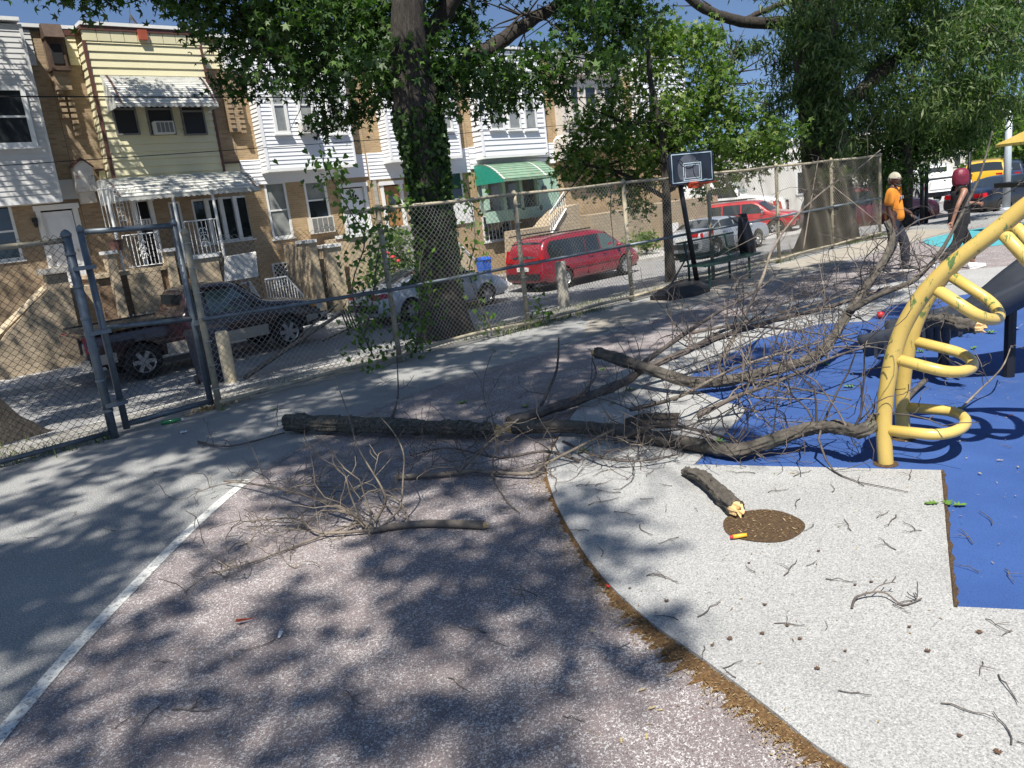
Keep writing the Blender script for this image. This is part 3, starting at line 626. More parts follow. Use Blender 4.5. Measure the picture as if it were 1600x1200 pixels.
for k in range(14):
    t = k/13; x = a[0]+(c[0]-a[0])*t; zt = np.interp(x, [p_[0] for p_ in top], [p_[2] for p_ in top]); m.tube([(x, 22, np.interp(x, [bot[0][0], bot[1][0]], [bot[0][2], bot[1][2]])), (x, 22, zt)], .016, 4)
m.build('balusters', 'iron_white', rl)
rl = thing('gate_rail', 'short white iron rail beside the leaning board', 'railing', (*W(395, 465, 22.0)[:2], ZG))
a, b_, c = W(376, 443, 22), W(390, 440, 22), W(411, 474, 22); m = MB(); m.tube([a, b_, c], .03, 5)
for k in range(7): t = k/6; x = b_[0]+(c[0]-b_[0])*t; m.tube([(x, 22, ZG+.1), (x, 22, b_[2]+(c[2]-b_[2])*t)], .018, 4)
m.build('bars', 'iron_white', rl)
# --- white house behind the trunk
dd = rect(597, 290, 633, 352, YF); wc = rect(689, 266, 727, 312, YF)
h, x0, x1 = house(3, 'white sided row house with oak door behind the big trunk', 'brick_gold', [dd, wc])
bl, br = W(612, 247, YB)[0], W(721, 245, YB)[0]; zb = W(612, 249, YB)[2]
bay(h, bl, br, zb, ZR, 'vinyl_white', .125, trim='vinyl_white'); band(h, x0+.02, x1, zb-.62, zb+.3, 'vinyl_white', .125); band(h, x0, bl-.05, PARZ[0], ZR, 'vinyl_white', .125); band(h, br+.05, x1, PARZ[0], ZR, 'vinyl_white', .125); coping(h, x0, x1, YB, bl, br)
window(h, rect(676, 160, 707, 204, YB), YB-.03, .09, panes=('window_blind', 'window_blind')); window(h, rect(625, 150, 660, 207, YB), YB-.03, .09, panes=('window_blind', 'window_glass'))
paneldoor(h, dd, YF+.05, 'door_wood', oval=True); window(h, wc, YF+.05, .09, panes=('window_glass',))
MB().box((x0+.1, YF-.04, ZG-.2), (dd[0]-.25, YF-.004, zb-.63)).box((dd[1]+.25, YF-.04, ZG-.2), (wc[0]-.1, YF-.004, zb-.63)).build('stone_facing', 'stone_grey', h)
MB().box((wc[0]-.08, YF-.06, wc[2]-.9), (wc[1]+.3, YF-.005, wc[2]-.06)).build('panel_under_window', 'trim_white', h)
s = thing('side_stair', 'stone stair with white slanted rail right of the big trunk', 'stairs', (*W(690, 400, 22.6)[:2], ZG))
a = rect(600, 345, 690, 460, 22.8); MB().box((a[0], 22.8, ZG-.1), (a[1], YF-.05, W(640, 352, 22.8)[2])).build('landing', 'stone_grey', s)
v = [W(698, 362, 22.5), W(738, 405, 22.5), W(745, 440, 22.5), W(690, 445, 22.5)]; v[2][2] = ZG; v[3][2] = ZG; MB().prism(v, (0, .25, 0)).build('stair_wall', 'stucco_tan', s); MB().tube([W(697, 362, 22.5), W(740, 405, 22.5)], .06, 4).build('slanted_cap', 'trim_white', s)
# --- house with green porch awning
gr = rect(745, 285, 866, 322, YF); dn = rect(752, 338, 800, 372, YF)
h, x0, x1 = house(4, 'white bay row house with faded green porch awning', 'brick_gold', [gr, dn])
bl, br = W(757, 243, YB)[0], W(855, 238, YB)[0]; zb = W(757, 244, YB)[2]
bay(h, bl, br, zb, ZR, 'vinyl_white', .2, trim='vinyl_white', lip=.03); band(h, x0+.02, x1-.02, zb-.42, zb+.42, 'vinyl_white', .2); band(h, x0, bl-.05, PARZ[0], ZR, 'vinyl_white', .2); coping(h, x0, x1, YB, bl, br)
for r_ in (rect(758, 140, 788, 203, YB), rect(787, 139, 814, 203, YB), rect(813, 138, 839, 203, YB)): window(h, r_, YB-.03, .08, panes=('window_blind', 'window_blind'))
a = W(743, 286, 22.7); b_ = W(873, 278, 22.7); awning(h, (W(739, 262, YF)[0], b_[0]), YF-.06, 22.7, W(740, 259, YF)[2], a[2]+.05, 'awning_green', (W(740, 262, YF)[0], W(805, 258, YF)[0]), .22, sidemat='green_panel', n=12, stripemat='trim_white')
m = MB(); 
for px_ in (748, 775, 802, 830, 858): v = W(px_, 300, YF); m.box((v[0]-.08, YF-.5, W(px_, 318, YF)[2]-.3), (v[0]+.08, YF-.3, a[2]+.3))
m.box((gr[0], YF-.5, gr[2]-.35), (gr[1], YF-.28, gr[2]+.1)); m.box((W(826, 300, YF)[0], YF-.45, gr[2]), (W(850, 300, YF)[0], YF-.35, gr[3])); m.build('porch_enclosure', 'green_pale', h)
window(h, gr, YF+.05, .07, 'green_pale', ('window_blind',), sill=False); v = W(838, 296, YF); MB().lathe((v[0], YF-.53, v[2]), [(.12, 0), (.12, .05)], 14, 'y').build('round_vent', 'ac_grille', h)
window(h, dn, YF-.01, .05, 'iron_white', ('window_glass',))
m = MB()
for k in range(1, 8): xx = dn[0]+(dn[1]-dn[0])*k/8; m.tube([(xx, YF-.12, dn[2]), (xx, YF-.12, dn[3])], .014, 4)
m.build('window_bars', 'iron_white', h)
s = thing('brick_stair', 'tan brick stair with white iron handrail under green awning', 'stairs', (*W(860, 370, 22.4)[:2], ZG))
v = [W(812, 360, 22.4), W(857, 353, 22.4), W(880, 325, 22.4), W(905, 318, 22.4), W(912, 420, 22.4), W(815, 440, 22.4)]; v[4][2] = ZG-.1; v[5][2] = ZG-.1; MB().prism(v, (0, .9, 0)).build('stair_body', 'stone_tan', s)
m = MB(); p0, p1 = W(858, 334, 22.35), W(881, 300, 22.35); q0, q1 = W(861, 366, 22.35), W(884, 326, 22.35); m.tube([p0, p1], .025, 5); m.tube([q0, q1], .05, 4); m.build('handrail', 'iron_white', s); m = MB()
for k in range(9): t = k/8; m.tube([p0+(p1-p0)*t, q0+(q1-q0)*t], .016, 4)
m.build('balusters', 'iron_white', s)
# --- old peeling house
we = rect(887, 133, 907, 193, YB); wf_ = rect(910, 134, 934, 193, YB)
h, x0, x1 = house(5, 'neglected row house with peeling white timber bay', 'brick_gold', [rect(930, 250, 950, 300, YF)])
bl, br = W(885, 214, YB)[0], PX[6]-.5; zb = W(885, 216, YB)[2]
o = MB().box((bl, YB, zb), (br, YF-.003, ZR)).build('bay', 'wood_peel', h)
MB().box((bl-.12, YB-.06, zb-.1), (bl+.3, YB+.1, ZR-.9)).build('pilaster', 'wood_peel', o); MB().box((bl-.15, YB-.12, zb+.38), (br+.1, YB+.05, zb+.52)).build('sill_board', 'wood_peel', o); MB().box((x0, YB-.25, zb-.5), (br+.3, YF-.003, zb-.12)).build('lower_cornice', 'wood_peel', o)
MB().box((x0+.3, YB-.3, ZR-.85), (br+.3, YF-.003, ZR-.72)).build('upper_cornice', 'wood_peel', o); MB().prism([(bl-.2, YB-.2, ZR-.7), (bl-.2, YB+.25, ZR+.1), (bl-.2, YF, ZR+.1), (bl-.2, YF, ZR-.7)], (br-bl+.4, 0, 0)).build('mansard', 'roof_tar', o); coping(h, x0, x1, YB, bl, br)
for r_ in (we, wf_, rect(940, 134, 962, 193, YB)): window(h, r_, YB-.03, .07, 'wood_peel', panes=('window_blind', 'window_glass'), sill=False)
g = x0+.15; MB().prism([(g-.2, YF-.5, zb-.9), (g+.2, YF-.5, zb-.9), (g+.2, YF-.5, zb-.05), (g, YF-.5, zb+.15), (g-.2, YF-.5, zb-.05)], (0, .48, 0)).build('gabled_bracket', 'wood_peel', h)
acunit(h, rect(892, 177, 908, 190, YB-.1), YB-.01, .2)
MB().box((x0+.5, 22.9, ZG-.1), (x1, YF-.3, 1.0)).build('porch_wall', 'stone_tan', h)
# --- last house of the row
h, x0, x1 = house(6, 'last row house of the street with white clapboard bay behind the small tree', 'brick_gold', [], 'brick_tan')
bay(h, x0+.7, x1-.2, 4.0, ZR, 'vinyl_white', .2, trim='vinyl_white', lip=.03); coping(h, x0, x1, YB, x0+.7, x1-.2); window(h, (x0+1.2, x0+2.1, 4.7, 6.2), YB-.03, .08); window(h, (x0+2.3, x0+3.2, 4.7, 6.2), YB-.03, .08)
MB().box((x0, 22.6, ZG-.1), (x1+.3, YF-.3, 1.1)).build('porch_wall', 'stone_tan', h)
for k in range(3): xx = x0+.6+k*1.4; MB().box((xx, 22.55, ZG+.3), (xx+.7, 22.62, ZG+1.0)).build('basement_window', 'iron_white', h)
# ------------------------------------------------------------------ fence, gate, posts
simple('bollard_tan', (.52, .44, .30), .8, var=.1, dirt=((.25, .24, .25), 5, .6)); simple('bollard_grey', (.36, .335, .28), .85, var=.15, dirt=((.2, .18, .15), 5, .6))
simple('plastic_navy', (.012, .018, .04), .4, var=.2); simple('plastic_black', (.012, .012, .015), .45, var=.3, dirt=((.05, .05, .05), 5, .6)); simple('plastic_blue', (.02, .09, .42), .4, var=.1)
YN = 8.62
def chain(name, par, x0, x1, z0, z1, mat, Y=YN, r=.0036, w_=.074, sag=None, seed=0):
    rg = np.random.default_rng(seed); nw = int((x1-x0)/(w_/2)); nr = int((z1-z0)/(w_/2))
    j = np.arange(nw)[:, None]; k = np.arange(nr+1)[None, :]
    col = np.where((k+j) % 2 == 0, j, j+1); X = x0+col*(x1-x0)/nw; Z = z0+k*(z1-z0)/nr+0*j
    t = (X-x0)/(x1-x0); u = (Z-z0)/(z1-z0)
    Yv = Y+.03*np.sin(t*9+seed)*np.sin(u*5+seed*2)+.02*np.sin(t*23+u*7+seed)+np.where((k+j) % 2 == 0, .0025, -.0025)
    X = X+.012*np.sin(u*8+t*6+seed*3)*t*(1-t)*4
    if sag is not None: Z = Z+sag(t)*u**2
    P = np.stack([X, Yv, Z], -1)                     # nw, nr+1, 3
    off = np.array([[r, 0, 0], [-r/2, r*.87, 0], [-r/2, -r*.87, 0]])
    V = (P[:, :, None, :]+off[None, None]).reshape(-1, 3); n1 = nr+1
    jj, kk = np.meshgrid(np.arange(nw), np.arange(nr), indexing='ij'); b = ((jj*n1+kk)*3).ravel(); fs = []
    for a in range(3): c = (a+1) % 3; fs.append(np.stack([b+a, b+c, b+3+c, b+3+a], 1))
    o = npmesh(name, V, np.concatenate(fs), mat, par); o['kind'] = 'stuff'; return o
def posttube(par, a, b, r, mat, name='post', cap=True):
    m = MB(); m.tube([a, b], r, 10)
    if cap: m.lathe((b[0], b[1], b[2]), [(r*1.18, -.03), (r*1.18, .0), (r*.7, .03), (r*.1, .045)], 10)
    return m.build(name, mat, par, True)
# left panel and gate
zt0 = W(50, 381, YN)[2]; xA = W(178, 680, YN)[0]; xL = -2.2
f = thing('chain_link_fence', 'chain link fence panel with end post left of the gate', 'fence', (xL, YN, 0), 'playground fence')
posttube(f, (xA, YN, -.1), (xA, YN, W(107, 365, YN)[2]), .044, 'galv'); posttube(f, (xL, YN, -.1), (xL, YN, zt0+.05), .04, 'galv')
MB().tube([(xL, YN, zt0-.02), (xA, YN, zt0)], .026, 8).build('top_rail', 'galv_tan', f, True); MB().tube([(xL, YN, .02), (xA, YN, .07)], .026, 8).build('bottom_rail', 'galv', f, True)
chain('chain_link', f, xL, xA, .05, zt0+.06, 'wire_shaded', seed=1)
for k in range(6): MB().lathe((xA, YN, .3+k*.32), [(.053, -.012), (.053, .012)], 12).build('tie_band', 'galv', f)
YG = YN+.10; gl, gr_ = W(197, 664, YG)[0], W(330, 632, YG)[0]; gz0 = W(200, 662, YG)[2]; gzt = W(135, 362, YG)[2]; gzt2 = W(275, 352, YG)[2]
g = thing('fence_gate', 'galvanised chain link gate with square pipe frame', 'gate', (gl, YG, 0))
posttube(g, (gl, YG, gz0-.05), (gl, YG, gzt+.03), .034, 'galv', 'stile'); posttube(g, (gr_, YG, gz0-.02), (gr_, YG, gzt2+.03), .034, 'galv', 'stile')
MB().tube([(gl, YG, gzt), (gr_, YG, gzt2)], .03, 10).build('top_rail', 'galv', g, True); MB().tube([(gl, YG, gz0), (gr_, YG, gz0+.02)], .03, 10).build('bottom_rail', 'galv', g, True)
zm = W(168, 511, YG)[2]; zm2 = W(303, 498, YG)[2]; MB().tube([(gl, YG, zm), (gr_, YG, zm2)], .028, 10).build('mid_rail', 'galv', g, True)
chain('chain_link', g, gl+.03, gr_-.03, gz0, gzt-.04, 'wire_shaded', YG, seed=2)
for z in (.35, 1.1, 1.75): MB().box((xA-.02, YN-.06, z-.02), (gl+.03, YG+.05, z+.02)).build('hinge', 'galv', g)
MB().box((gr_-.03, YG-.06, .98), (gr_+.2, YG+.03, 1.03)).build('latch', 'galv', g)
# long run
xs_ = [W(343, 628, YN)[0], W(628, 570, YN)[0], W(828, 516, YN)[0], W(990, 471, YN)[0]]; xs_ += [xs_[3]+2.5, xs_[3]+5.0, W(1303, 388, YN)[0], W(1303, 388, YN)[0]+2.6]
ztop = W(600, 325, YN)[2]; zmid = W(817, 414, YN)[2]
f = thing('chain_link_fence', 'long rusty chain link fence running from the gate past the hoop', 'fence', (xs_[0], YN, 0), 'playground fence')
for k, x in enumerate(xs_):
    zt = W(288, 362, YN)[2] if k == 0 else ztop+.02; o = posttube(f, (x, YN+.03, -.1), (x+rnd.uniform(-.02, .02), YN+.03, zt), .036, 'galv_tan')
    if k < len(xs_)-1:
        x2 = xs_[k+1]; chain('chain_link', f, x, x2, .06, ztop+(.02 if k else -.05), 'wire_lit' if k < 3 else 'wire_rust', seed=3+k, sag=(lambda t: -.10*np.sin(math.pi*t)+.02*np.sin(t*40)) if k == 0 else None)
        z_ = zmid-.05+.01*k; MB().tube([(x, YN-.01, zmid if k else W(327, 497, YN)[2]), (x2, YN-.01, zmid)], .024, 8).build('mid_rail', 'galv', f, True)
        m = MB(); n_ = 8; m.tube([(x+(x2-x)*t, YN-.005, .09+.05*math.sin(t*3.1)*(1 if k == 1 else .3)) for t in np.linspace(0, 1, n_)], .024, 8); m.build('bottom_rail', 'galv_tan', f, True)
        xr0 = x if k else x+(x2-x)*.80
        MB().tube([(xr0, YN+.01, ztop), ((xr0+x2)/2, YN+.01, ztop-.015), (x2, YN+.01, ztop)], .024, 8).build('top_rail', 'galv_tan', f, True)
        for q_ in range(7): MB().tube([(x+.05, YN-.02, .25+q_*.27), (x-.05, YN-.01, .25+q_*.27)], .006, 4).build('wire_tie', 'galv_light', f)
# dark posts of a farther fence on the right
for i, (px_, y0, y1, dep) in enumerate(((1440, 350, 258, 24), (1447, 350, 258, 24.3), (1513, 335, 220, 26))):
    a = D(px_, y0, dep); b = D(px_, y1, dep); t = thing('fence_post', ['slim black fence post behind the walkers, left of a pair', 'slim black fence post behind the walkers, right of a pair', 'tall black fence post beside the red haired walker'][i], 'post', a, 'black fence posts')
    posttube(t, a-np.array([0, 0, .3]), (a[0], a[1], b[2]), .06, 'iron_black', 'shaft'); MB().box((a[0]-.12, a[1]-.12, a[2]-.32), (a[0]+.12, a[1]+.12, a[2]-.28)).build('base_plate', 'iron_black', t)
# bollards
for px0, py0, h_, r_, mat, lab in ((362, 600, 1.0, .115, 'bollard_tan', 'tan concrete bollard with chipped paint just behind the gate'), (882, 480, .98, .12, 'bollard_grey', 'grey concrete bollard standing beside the red minivan')):
    p = GG(px0, py0); t = thing('bollard', lab, 'bollard', p, 'concrete bollards behind the fence'); MB().lathe(p, [(r_, -.2), (r_, h_-.05), (r_*.93, h_-.012), (r_*.8, h_)], 18).build('shaft', mat, t, False); MB().lathe(p, [(r_*1.3, -.2), (r_*1.35, .015), (r_*1.1, .04)], 14).build('collar', 'kerb', t)
def wheelie(p, w_, d_, hh, mat, lab, rz=0):
    t = thing('wheeled_bin', lab, 'bin', p); p = np.array(p); mb = MB()
    a = [(-.8, -.75), (.8, -.75), (.8, .8), (-.8, .8)]; lo = [(p[0]+x*w_/2, p[1]+y*d_/2, p[2]+.06) for x, y in a]; hi = [(p[0]+x*w_/2*1.25, p[1]+y*d_/2*1.25, p[2]+hh*.9) for x, y in a]
    mb.add(lo+hi, [(0, 1, 2, 3), (4, 5, 6, 7), (0, 1, 5, 4), (1, 2, 6, 5), (2, 3, 7, 6), (3, 0, 4, 7)]); mb.build('tub', mat, t)
    mb = MB(); mb.prism([(p[0]-w_*.54, p[1]-d_*.55, p[2]+hh*.9), (p[0]-w_*.54, p[1]-d_*.3, p[2]+hh*.97), (p[0]-w_*.54, p[1]+d_*.3, p[2]+hh), (p[0]-w_*.54, p[1]+d_*.58, p[2]+hh*.9)], (w_*1.08, 0, 0)); mb.build('lid', mat, t)
    for s_ in (-1, 1): MB().lathe((p[0]+s_*w_*.42-.03, p[1]+d_*.42, p[2]+.1), [(.1, 0), (.1, .06)], 12, 'x').build('wheel', 'plastic_black', t)
    MB().tube([(p[0]-w_*.4, p[1]+d_*.66, p[2]+hh*.93), (p[0]+w_*.4, p[1]+d_*.66, p[2]+hh*.93)], .018, 6).build('handle', mat, t)
    return t
wheelie(GG(352, 597)+np.array([-.02, .42, -.05]), .62, .62, 1.12, 'plastic_navy', 'dark navy wheeled bin behind the tan bollard')
v = W(755, 404, 22.0); wheelie((v[0], 22.0, ZG), .42, .42, 1.0, 'plastic_blue', 'blue recycling bin left of the barred basement window')
v = W(824, 395, 22.0); wheelie((v[0], 22.0, ZG), .42, .42, 1.0, 'plastic_blue', 'blue recycling bin partly hidden behind the red minivan')
# broken black railing dumped behind the fence
a, b = GG(395, 597), GG(552, 520); t = thing('broken_railing', 'bent black iron railing lying dumped behind the fence', 'railing', a)
m = MB(); A_ = [np.array(a)+(0, .3, .06), np.array(a)*.5+np.array(b)*.5+(0, .35, .32), np.array(b)+(0, .4, .55)]; m.tube(sm(A_, 4), .045, 6); m.build('top_bar', 'iron_black', t); m = MB(); m.tube([A_[2]+(-.1, 0, .25), A_[1]+(-.1, 0, .05)], .02, 5); m.tube([A_[2]+(.2, 0, -.45), A_[0]*.3+A_[2]*.7+(0, 0, -.35)], .025, 5); m.build('lower_bar', 'iron_black', t)
for k in range(4): p = A_[2]+(A_[2]-A_[0])*(-.02+.035*k); m = MB(); m.tube([p+(0, 0, .05), p+(.12, -.1, -.62)], .022, 5); m.build('baluster', 'iron_black', t)
# overhead cables
def cable(pts, r, lab, sag=.15):
    a, b = [np.array(p) for p in pts]; P = [a+(b-a)*t-np.array([0, 0, sag*4*t*(1-t)]) for t in np.linspace(0, 1, 24)]
    o = MB().tube(P, r, 5).build('overhead_cable', 'iron_black', None); tag(o, lab, 'cable', 'cables above the street')
cable((W(-250, 150, 14), W(1500, 150, 16)), .012, 'thick black overhead cable crossing in front of the upper windows', .05)
cable((W(-250, 275, 14), W(1400, 140, 19)), .007, 'thin overhead cable slanting across the yellow siding', .25)
cable((W(900, 150, 30), W(1700, 128, 30)), .03, 'upper overhead cable between the two right trees', .2); cable((W(900, 218, 30), W(1700, 190, 30)), .03, 'lower overhead cable between the two right trees', .2)

# low white picket edging in front of the porch
a, b = W(203, 500, 21.3), W(280, 492, 21.3); t = thing('picket_edging', 'low white picket edging in front of the stone porch', 'fence', (a[0], 21.3, ZG)); zt_ = W(240, 486, 21.3)[2]
for k in range(12):
    x = a[0]+(b[0]-a[0])*k/11; MB().prism([(x-.05, 21.3, ZG), (x+.05, 21.3, ZG), (x+.05, 21.3, zt_-.1), (x, 21.3, zt_+.02*math.sin(k*2)), (x-.05, 21.3, zt_-.1)], (0, .025, 0)).build('picket', 'trim_white', t)
MB().box((a[0]-.05, 21.326, zt_-.35), (b[0]+.05, 21.35, zt_-.28)).build('rail', 'trim_white', t)
# ------------------------------------------------------------------ play equipment
@custom('paint_yellow')
def _(m):
    n = N(m); v = n.map((14, 14, 5)); a = n.noise(1.6, 6, .7, v); base = n.ramp(n.noise(3, 4), [(.3, (.52, .36, .085)), (.7, (.62, .45, .13))])
    gr = n.n('SeparateXYZ'); n.l(n.co(), gr.inputs[0]); hm = n.ramp(gr.outputs[2], [(.35, 0), (.95, 1)])
    ch = n.ramp(a, [(.585, 0), (.625, 1)]); k = n.n('Math', operation='MULTIPLY'); n.l(ch, k.inputs[0]); n.l(hm, k.inputs[1])
    c = n.mix(k.outputs[0], base, (.10, .17, .05)); c = n.mix(n.ramp(n.noise(60, 4, .8), [(.70, 0), (.74, .8)]), c, (.16, .10, .04)); n.set(c, .38); n.b.inputs['Coat Weight'].default_value = .2
A0 = G(1384, 730); B0 = G(1412, 690); SEP = B0-A0; CD = np.array([SEP[1], -SEP[0], 0]); CD /= np.linalg.norm(CD)
def PL(px_, py_, P0, dr):                            # pixel -> vertical plane through P0 along dr
    nrm = np.cross(dr, [0, 0, 1.]); r = ray(px_, py_); return CAM+r*(np.dot(P0-CAM, nrm)/np.dot(r, nrm))
t = thing('arch_climber', 'yellow tube arch climber with looped rungs and chipped green paint', 'climber', A0)
L = [PL(*p, A0, CD) for p in ((1381, 671), (1384, 619), (1394, 562), (1412, 510), (1442, 461), (1480, 420), (1525, 384), (1562, 356), (1600, 324), (1650, 290), (1720, 250), (1800, 225))]
L = [A0+np.array([0, 0, -.1]), A0]+L; Ls = sm(L, 5)
MB().tube(Ls, .047, 16).build('side_rail', 'paint_yellow', t, True); MB().tube([p+SEP for p in Ls], .047, 16).build('side_rail', 'paint_yellow', t, True)
for lp, tip in (((1385, 672), (1508, 650)), ((1400, 561), (1519, 573)), ((1463, 452), (1560, 496)), ((1562, 358), (1640, 428)), ((1660, 288), (1730, 370))):
    a = PL(*lp, A0, CD); c = a+SEP/2; tp = PL(*tip, A0+SEP/2, CD); d = tp-c; P = []
    if lp[0] == 1385: d[2] = -.01
    P.append(a)
    for th in np.linspace(-90, 90, 15): P.append(c+SEP*.5*math.sin(math.radians(th))+d*(.58+.42*math.cos(math.radians(th))))
    P.append(a+SEP); MB().tube(P, .035, 14).build('rung', 'paint_yellow', t, True)
for q in (A0, B0): MB().lathe(q+np.array([0, 0, .02]), [(.075, -.01), (.075, .006), (.058, .012)], 18).build('foot_ring', 'mulch', t)
# slide
simple('slide_grey', (.035, .04, .05), .35, var=.2, dirt=((.1, .1, .11), 4, .6))
sl = [(1370, 540, 7.1), (1420, 530, 6.9), (1475, 517, 6.7), (1530, 497, 6.5), (1600, 455, 6.3), (1700, 390, 6.1), (1800, 330, 6.0)]
C_ = sm([D(*p) for p in sl], 4); base = C_[0].copy(); base[2] = .02; t = thing('slide', 'dark grey plastic slide behind the yellow climber', 'slide', base)
m = MB(); n_ = len(C_); prof = [(-.34, .14), (-.30, .17), (-.26, .14), (-.24, .02), (-.12, -.02), (.12, -.02), (.24, .02), (.26, .14), (.30, .17), (.34, .14), (.27, -.04), (.0, -.08), (-.27, -.04)]
for i, p in enumerate(C_):
    tt = C_[min(i+1, n_-1)]-C_[max(i-1, 0)]; tt /= np.linalg.norm(tt); s_ = np.cross(tt, [0, 0, 1.]); s_ /= np.linalg.norm(s_); u_ = np.cross(s_, tt)
    for a, b in prof: m.v.append(tuple(p+s_*a*1.15+u_*b))
k_ = len(prof)
for i in range(n_-1):
    for k in range(k_): m.f.append((i*k_+k, i*k_+(k+1) % k_, (i+1)*k_+(k+1) % k_, (i+1)*k_+k))
m.f += [tuple(range(k_)), tuple(range((n_-1)*k_, n_*k_))]; m.build('chute', 'slide_grey', t, True)
for i in (8, 15, 22):
    p = C_[min(i, n_-1)]; MB().tube([(p[0], p[1], .0), p+np.array([0, 0, -.05])], .045, 8).build('support', 'iron_black', t)
# fins along the exit lip
for i in range(2, 13):
    p = C_[i]; tt = C_[i+1]-C_[i-1]; s_ = np.cross(tt, [0, 0, 1.]); s_ /= np.linalg.norm(s_); q = p+s_*.375; MB().box(q+np.array([-.012, -.012, -.05]), q+np.array([.012, .012, .13])).build('side_rib', 'slide_grey', t)
# far play structure: post with yellow panel, lamp post
simple('steel_pale', (.50, .55, .58), .4, metal=.3, var=.08)
a = D(1573, 300, 27); b = D(1568, 165, 27); t = thing('lamp_post', 'slim pale grey lamp post beyond the parked cars', 'lamp post', (a[0], a[1], gz(a[0], a[1])))
MB().tube([(a[0], a[1], gz(a[0], a[1])), (a[0], a[1], b[2])], [.13, .10], 12).build('pole', 'steel_pale', t, True); c = np.array([a[0], a[1], b[2]]); MB().tube([c+(0, 0, -.05), c+(-.35, .2, .08), c+(-.75, .45, .06)], .03, 6).build('arm', 'iron_black', t); MB().box(c+(-1.0, .45, .0), c+(-.65, .6, .08)).build('lamp_head', 'iron_black', t); MB().lathe((a[0], a[1], gz(a[0], a[1])), [(.2, -.1), (.2, .06), (.13, .12)], 12).build('base', 'steel_pale', t)
a = D(1604, 372, 16.5); t = thing('play_tower', 'play tower post with small yellow roof at the right edge', 'play structure', (a[0], a[1], 0))
m = MB(); rr = RW[:, 0]*1.0; rgt = np.array([RW[0, 0], RW[1, 0], 0]); rgt /= np.linalg.norm(rgt); fw = np.array([-rgt[1], rgt[0], 0])
for u_, v_ in ((.25, 0), (1.5, 0), (1.5, 1.3)): q = a+rgt*u_+fw*v_; q[2] = 0; MB().tube([q, q+np.array([0, 0, 3.05])], .06, 10).build('post', 'wood_brown', t)
cc_ = a+rgt*.65+fw*.65; zt = D(1592, 222, 16.5)[2]; m = MB(); co = [cc_+rgt*x+fw*y for x, y in ((-.62, -.6), (.95, -.6), (.95, .6), (-.62, .6))]
m.add([(*p[:2], zt) for p in co]+[(cc_[0], cc_[1], zt+.35)]+[(*p[:2], zt-.06) for p in co], [(0, 1, 4), (1, 2, 4), (2, 3, 4), (3, 0, 4), (5, 6, 7, 8), (0, 1, 6, 5), (1, 2, 7, 6), (2, 3, 8, 7), (3, 0, 5, 8)]); m.build('roof', 'paint_yellow', t)
m = MB(); q0 = a+rgt*.32+np.array([0, 0, 0.]); m.box((q0[0], q0[1], 1.15), (q0[0]+.05, q0[1]-.9, zt-.1)); m.build('panel', 'paint_yellow', t)
MB().prism([(*(p+(0, 0, 0))[:2], 1.0) for p in co], (0, 0, .1)).build('deck', 'iron_black', t)
# ------------------------------------------------------------------ basketball hoop
simple('board_black', (.014, .017, .028), .18, var=.5, scale=3); simple('board_line', (.50, .62, .66), .4); simple('rim_orange', (.62, .075, .02), .35); simple('board_art', (.085, .09, .105), .25, var=.35, scale=5)
pf = G(1083, 452); pf[1] -= .1; dep = float(np.dot(pf-CAM, RW @ np.array([0, 0, -1.])))
t = thing('basketball_hoop', 'portable basketball hoop with black backboard and orange rim', 'basketball hoop', pf)
right = np.array([RW[0, 0], RW[1, 0], 0]); right /= np.linalg.norm(right); away = np.array([-right[1], right[0], 0])
bc = D(1066, 264, dep+.05); top = D(1062, 285, dep); MB().tube([pf+np.array([0, 0, .1]), top, bc+np.array([0, 0, .1])], .045, 10).build('pole', 'iron_black', t, True)
u_ = math.cos(.55)*right+math.sin(.55)*away; n_ = math.sin(.55)*right-math.cos(.55)*away; z_ = np.array([0, 0, 1.]); bw, bh = .54, .28
bp = lambda x, z, o=0.: bc+u_*x+z_*z+n_*(o+.22)
poly = [(-bw, -bh*.75), (-bw*.93, -bh), (bw*.93, -bh), (bw, -bh*.75), (bw, bh*.86), (bw*.93, bh), (-bw*.93, bh), (-bw, bh*.86)]
bo = MB().prism([bp(x, z) for x, z in poly], n_*.03).build('backboard', 'board_black', t)
def frame(w_, h_, lw, zc, o=.033, mat='board_line', sk=0):
    m = MB()
    for a in (((-w_, -h_), (w_, -h_+lw)), ((-w_, h_-lw), (w_, h_)), ((-w_, -h_+lw), (-w_+lw, h_-lw)), ((w_-lw, -h_+lw), (w_, h_-lw))):
        (x0, z0), (x1, z1) = a; m.prism([bp(x0, z0+zc, o), bp(x1, z0+zc, o), bp(x1, z1+zc, o), bp(x0, z1+zc, o)], n_*.003)
    return m
frame(.49, .25, .014, .005).build('border_line', 'board_line', bo); frame(.22, .155, .014, -.065).build('target_line', 'board_line', bo); frame(.18, .118, .010, -.065).build('target_line', 'board_line', bo)
arc = [(.27*math.cos(a)-.08, .27*math.sin(a)-.03) for a in np.linspace(0, 2*math.pi, 28)[:-1]]; arc = [(max(-.40, min(.40, x)), max(-.24, min(.235, z))) for x, z in arc]
MB().prism([bp(x, z, .0305) for x, z in arc], n_*.0012).build('ball_print', 'board_art', bo)
for cx, cz, r_, a0, a1 in ((-.38, -.03, .2, -1.1, 1.1), (.22, -.03, .2, 2.0, 4.2), (-.08, .28, .28, 3.6, 5.6)):
    MB().tube([bp(max(-.4, min(.4, cx+r_*math.cos(a))), max(-.24, min(.24, cz+r_*math.sin(a))), .033) for a in np.linspace(a0, a1, 12)], .008, 4).build('ball_seam', 'board_black', bo)
MB().prism([bp(x, z, .031) for x, z in ((.27, -.245), (.36, -.245), (.36, -.215), (.27, -.215))], n_*.002).build('badge', 'board_line', bo)
